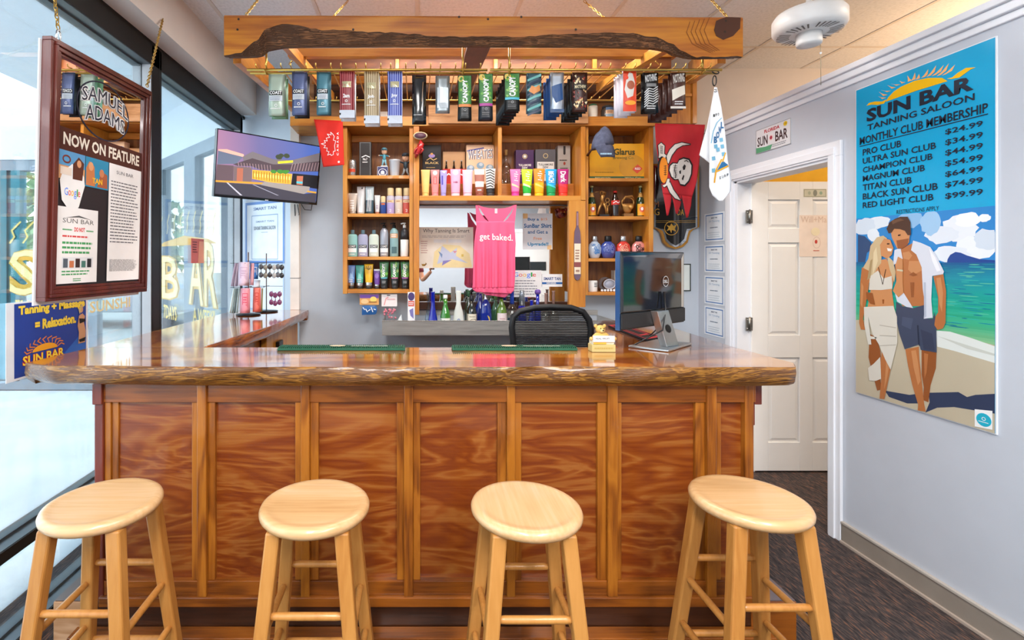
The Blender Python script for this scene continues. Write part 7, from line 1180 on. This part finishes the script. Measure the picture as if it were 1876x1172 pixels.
def hpack(x0, x1, y0, y1, Y, m, label, st=None, tilt=0, n=1, group='sachets on the counter rack'):
    for k in range(n):
        t = MB(); rg = []
        for f, th in ((0, .001), (.15, .004), (.6, .005), (.92, .001), (1, .001)):
            z = Z_(y1, Y)+(Z_(y0, Y)-Z_(y1, Y))*f; xx0, xx1 = X_(x0, Y)+tilt*(1-f), X_(x1, Y)+tilt*(1-f); yy = Y+k*.012-(1-f)*.015*(k == 0); rg.append([(xx0, yy, z), ((xx0+xx1)/2, yy-th, z), (xx1, yy, z), ((xx0+xx1)/2, yy+th, z)])
        t.loft(rg, m)
        if k == 0 and st:
            r = thing('counter_sachet', label, 'sachet', W((x0+x1)/2, y1, Y), group); t.build('pouch', r); a = Art(); a.frame(x0+3, y1-8, x1-3, y0+10, 1, st); a.lines(x0+4.5, y1-12, x1-4.5, y0+14, 4, st, 1); a.build('printed_label', r, FA(Y-.012)) if tilt == 0 else None
        else: tag(t.build('counter_sachet', None), label if k == 0 else ('one behind: ' + label if k == 1 else 'hindmost: '+label), 'sachet', group)
Yd = d1.y-.06
hpack(437, 456, 480, 523, Yd, M('e4c8d6', .4), 'pale pink sachet on the upper tier of the counter rack', M('d0a8c0'), 0, 2); hpack(459, 466, 482, 522, Yd+.02, M('d8a0a8', .4), 'rose sachet seen edge-on beside the upper pale pink one')
for k in range(4): hpack(431+k*2.2-1.5, 433.4+k*2.2-1, 482, 524, Yd+.03+k*.012, M(['b09cb0', '8a7488', 'c8b4c4', '7c6478'][k], .4), ['mauve', 'plum', 'light mauve', 'dark plum'][k]+' sachet fanned at the left of the upper tier', None, -.022+k*.004)
for k in range(4): hpack(428+k*3.2-1.5, 431+k*3.2-1, 528, 573, Yd+.02+k*.012, M(['c8d8d4', '8a9c98', '5a6a68', 'a8b8b4'][k], .35), ['pale grey', 'grey green', 'dark grey', 'light grey'][k]+' sachet fanned at the left of the lower tier', None, -.022+k*.004)
hpack(441, 457, 528, 573, Yd-.02, M('f09aa6', .4), 'pink sachet on the lower tier of the counter rack', M('e0506c'), 0, 2); hpack(464, 477, 527, 571, Yd, M('f07868', .4), 'coral sachet on the lower tier of the counter rack', M('c83c34'), 0, 2); hpack(479, 482, 528, 570, Yd+.03, M('8a7a3c', .4), 'olive sachet seen edge-on beside the coral one')
Ye = d2.y-.05; hpack(458, 474, 480, 511, Ye, M('3a78c0', .4), 'blue pack hanging left of the sunglasses', M('e8e8f0'), 0, 1, 'packs on the sunglasses rack'); hpack(462, 477, 513, 527, Ye+.005, M('e4e6ee', .4), 'small white pack under the blue one', None, 0, 1, 'packs on the sunglasses rack')
def goggles(x, y, Y, m, label, r=.018):
    b = MB(); p = W(x, y, Y)
    for s_ in (-1, 1): b.ball(p+Vector((0, 0, s_*.030)), r, .008, r*1.15, m, 12, 7)
    b.tube([p+Vector((0, 0, -.012)), p+Vector((.004, -.004, 0)), p+Vector((0, 0, .012))], .003, m, 6); b.tube([p+Vector((0, 0, .04)), p+Vector((.01, 0, .055))], .0015, m, 5); tag(b.build('tanning_goggles', None), label, 'goggles', 'goggles on the sunglasses rack')
for k, (x, c) in enumerate(((478, '4a4a4e'), (486, '8c8474'), (494, '3a3438'), (502, 'b4b0ac'), (509, '5a5a60'), (516, '2c2a2c'))): goggles(x, 496+(k % 2), Ye-.02+.006*k, M(c, .2, coat=.6), ['charcoal', 'olive grey', 'black brown', 'silver', 'slate', 'black'][k]+' tanning goggles hanging on the upper arm of the rack')
for k, x in enumerate((497, 504, 512)): goggles(x, 546+(k % 2)*2, Ye-.01, M('7c3a64', .2, coat=.6), 'plum tanning goggles on the lower arm, '+['left', 'middle', 'right'][k]+' of three')
b = MB(); b.box(-1.0, -.975, 3.3, 3.3+.07, ZT-.01, ZT-.01, WT) if 0 else None
ob = MB(); q = W(525, 628, 3.3); ob.box(-.928, -.905, 3.24, 3.34, .87, .94, BLACK); tag(ob.build('outlet_box', None, bev=.004), 'small black outlet box on the inner cabinet end panel', 'outlet')
# ---------------------------------------------------------------- ceiling fan motor
fn = thing('ceiling_fan', 'white vented ceiling fan motor hanging near the right wall', 'ceiling fan', (X_(1483, 2.3), 2.3, 2.5)); fx, fy = X_(1482, 2.3), 2.3; FW = M('e6e4e2', .4)
b = MB(); zb_ = HC+(476-62)*2.3/F; b.lathe((fx, fy, zb_), [(.03, .0), (.11, .0), (.135, .012), (.143, .025), (.143, .078), (.13, .098), (.05, .105)], FW, 40); b.build('motor_housing', fn)
b = MB(); b.lathe((fx, fy, zb_-.055), [(.02, 0), (.048, .002), (.05, .01), (.05, .055)], FW, 28); b.build('switch_cup', fn); b = MB(); b.tube([(fx, fy, zb_+.1), (fx, fy, CEIL-.05)], .012, FW, 12); b.lathe((fx, fy, CEIL-.07), [(.02, 0), (.06, .03), (.07, .07)], FW, 24); b.build('downrod', fn); b = MB()
for k in range(36):
    t = 2*PI*k/36
    if k % 6 == 0: continue
    d = Vector((math.cos(t), math.sin(t), 0)); e = Vector((-d.y, d.x, 0)); p = Vector((fx, fy, zb_-.0006)); b.add([p+d*.075-e*.003, p+d*.125-e*.004, p+d*.125+e*.004, p+d*.075+e*.003], [(0, 1, 2, 3)], M('7a7470', .8))
b.build('vent_slots', fn, recalc=False); b = MB(); b.tube([(fx+.052, fy, zb_-.02), (fx+.055, fy, zb_-.08), (fx+.056, fy, zb_-.24)], .0013, M('b0a890', .4, .6), 5); b.ball((fx+.055, fy, zb_-.09), .005, .005, .006, WHITE, 8, 5); b.build('pull_chain', fn)
# ---------------------------------------------------------------- behind the camera: what the mirror shows
t = MB(); t.box(2.17, 3.06, -3.098, -3.07, 0, 2.08, DOORW); d2_ = struct(t.build('door_2')); b = MB(); b.box(2.09, 2.17, -3.098, -3.06, 0, 2.16, TRIM); b.box(3.06, 3.14, -3.098, -3.06, 0, 2.16, TRIM); b.box(2.17, 3.06, -3.098, -3.06, 2.08, 2.16, TRIM); struct(b.build('trim_7')); b = MB(); b.box(2.25, 2.85, -3.069, -3.06, 1.25, 1.44, M('2c363c', .3)); b.build('dark_panel', d2_)
# photographer standing behind the camera, seen only in the mirror
pn = thing('person', 'person in a maroon shirt holding a small black camera, seen in the mirror', 'person', (-.10, -.42, 0)); PX, PY_ = -.13, -.42
def skinned(name, vs, es, rs, m, par, root=0, sub=2):
    me = bpy.data.meshes.new(name); o0 = wloc(par); me.from_pydata([tuple(Vector(v)-o0) for v in vs], es, []); me.materials.append(m); o = bpy.data.objects.new(name, me); COL.objects.link(o); o.parent = par
    md = o.modifiers.new('skin', 'SKIN'); md.use_smooth_shade = True
    for i, r in enumerate(rs): me.skin_vertices[0].data[i].radius = (r, r) if not isinstance(r, tuple) else r
    me.skin_vertices[0].data[root].use_root = True
    s_ = o.modifiers.new('smooth', 'SUBSURF'); s_.levels = sub; s_.render_levels = sub; return o
def mkskin(me):
    pass
bpy_skin = []
def sk_obj(name, vs, es, rs, m, par, root=0):
    bm = bmesh.new(); ly = bm.verts.layers.skin.verify(); o0 = wloc(par); bv = []
    for v, r in zip(vs, rs): q = bm.verts.new(Vector(v)-o0); q[ly].radius = (r, r) if not isinstance(r, tuple) else r; bv.append(q)
    bv[root][ly].use_root = True
    for a_, b_ in es: bm.edges.new((bv[a_], bv[b_]))
    me = bpy.data.meshes.new(name); bm.to_mesh(me); bm.free(); me.materials.append(m); o = bpy.data.objects.new(name, me); COL.objects.link(o); o.parent = par
    md = o.modifiers.new('skin', 'SKIN'); md.use_smooth_shade = True; s_ = o.modifiers.new('smooth', 'SUBSURF'); s_.levels = 2; s_.render_levels = 2; return o
H = (PX, PY_)
body_v = [(PX, PY_, .95), (PX, PY_, 1.12), (PX, PY_, 1.30), (PX, PY_, 1.43), (PX, PY_+.01, 1.53), (PX, PY_+.03, 1.62), (PX, PY_+.03, 1.70),
          (PX+.17, PY_, 1.40), (PX+.23, PY_+.06, 1.14), (PX+.34, PY_+.26, 1.27), (PX-.17, PY_, 1.40), (PX-.26, PY_+.02, 1.12), (PX-.27, PY_+.10, .88),
          (PX+.09, PY_, .90), (PX+.10, PY_+.02, .50), (PX+.10, PY_, .09), (PX+.10, PY_+.14, .05), (PX-.09, PY_, .90), (PX-.10, PY_+.02, .50), (PX-.10, PY_, .09), (PX-.10, PY_+.14, .05), (PX+.36, PY_+.29, 1.305), (PX-.27, PY_+.12, .80)]
body_e = [(0, 1), (1, 2), (2, 3), (3, 4), (4, 5), (5, 6), (3, 7), (7, 8), (8, 9), (3, 10), (10, 11), (11, 12), (0, 13), (13, 14), (14, 15), (15, 16), (0, 17), (17, 18), (18, 19), (19, 20), (9, 21), (12, 22)]
body_r = [(.15, .10), (.13, .09), (.16, .10), (.14, .085), .052, (.082, .095), (.07, .085), .055, .042, .03, .055, .042, .03, .085, .06, .045, .035, .085, .06, .045, .035, .035, .035]
SKN = M('c89070', .5); sk_obj('body', body_v, body_e, body_r, SKN, pn)
sh_v = [body_v[i] for i in (0, 1, 2, 3, 7, 10)]+[(PX+.21, PY_+.035, 1.25), (PX-.225, PY_+.01, 1.25), (PX, PY_, 1.475)]; sk_obj('shirt', sh_v, [(0, 1), (1, 2), (2, 3), (3, 4), (3, 5), (4, 6), (5, 7), (3, 8)], [(.17, .12), (.15, .105), (.175, .115), (.155, .10), .07, .07, .06, .06, .065], M('6a2028', .8), pn)
tr_v = [(PX, PY_, .98)]+[body_v[i] for i in (13, 14, 15, 17, 18, 19)]; sk_obj('trousers', tr_v, [(0, 1), (1, 2), (2, 3), (0, 4), (4, 5), (5, 6)], [(.165, .115), .10, .075, .065, .10, .075, .065], M('2c3040', .8), pn)
sk_obj('hair', [(PX, PY_+.0, 1.68), (PX, PY_+.01, 1.74), (PX, PY_-.03, 1.62)], [(0, 1), (0, 2)], [(.088, .095), (.07, .08), (.07, .06)], M('2a1c14', .8), pn)
for s_ in (-1, 1):
    b = MB(); b.ball((PX+s_*.032, PY_+.118, 1.655), .012, .008, .010, WHITE, 10, 6); b.ball((PX+s_*.032, PY_+.124, 1.655), .006, .005, .006, M('3a2a1c'), 8, 5); b.build('eye', pn); b = MB(); b.ball((PX+s_*.088, PY_+.03, 1.65), .012, .02, .032, SKN, 8, 6); b.build('ear', pn)
b = MB(); b.tube([(PX, PY_+.115, 1.665), (PX, PY_+.142, 1.625), (PX, PY_+.125, 1.615)], [.008, .014, .008], SKN); b.build('nose', pn); b = MB(); b.ball((PX, PY_+.118, 1.585), .026, .008, .008, M('a85a50'), 10, 5); b.build('mouth', pn)
for hx0, hy0, hz0, side in ((PX+.365, PY_+.30, 1.31, 1), (PX-.27, PY_+.125, .80, -1)):
    for k in range(4):
        f = .018*(k-1.5); L_ = (.07, .08, .075, .06)[k]
        if side == 1: pts = [(hx0+.01, hy0+f, hz0+.02), (hx0+.028, hy0+f+.01, hz0+.045), (hx0+.012, hy0+f+.015, hz0+L_)]
        else: pts = [(hx0, hy0+f, hz0-.02), (hx0+.008, hy0+f, hz0-.06), (hx0+.02, hy0+f, hz0-.06-L_*.5)]
        b = MB(); b.tube(pts, [.011, .010, .008], SKN, 8); b.build('finger', pn)
    b = MB(); b.tube([(hx0-.01, hy0+.03*side, hz0), (hx0-.025, hy0+.05, hz0+.03*side), (hx0-.02, hy0+.055, hz0+.055*side)], [.013, .012, .009], SKN, 8); b.build('thumb', pn)
b = MB(); b.box(PX+.345, PX+.415, PY_+.30, PY_+.33, 1.325, 1.44, BLACK); b.lathe((PX+.38, PY_+.335, 1.39), [(.018, 0), (.018, .015)], BLKG, 14, axis='y'); tag(b.build('hand_camera', None, bev=.004), 'small black camera held up by the person reflected in the mirror', 'camera')
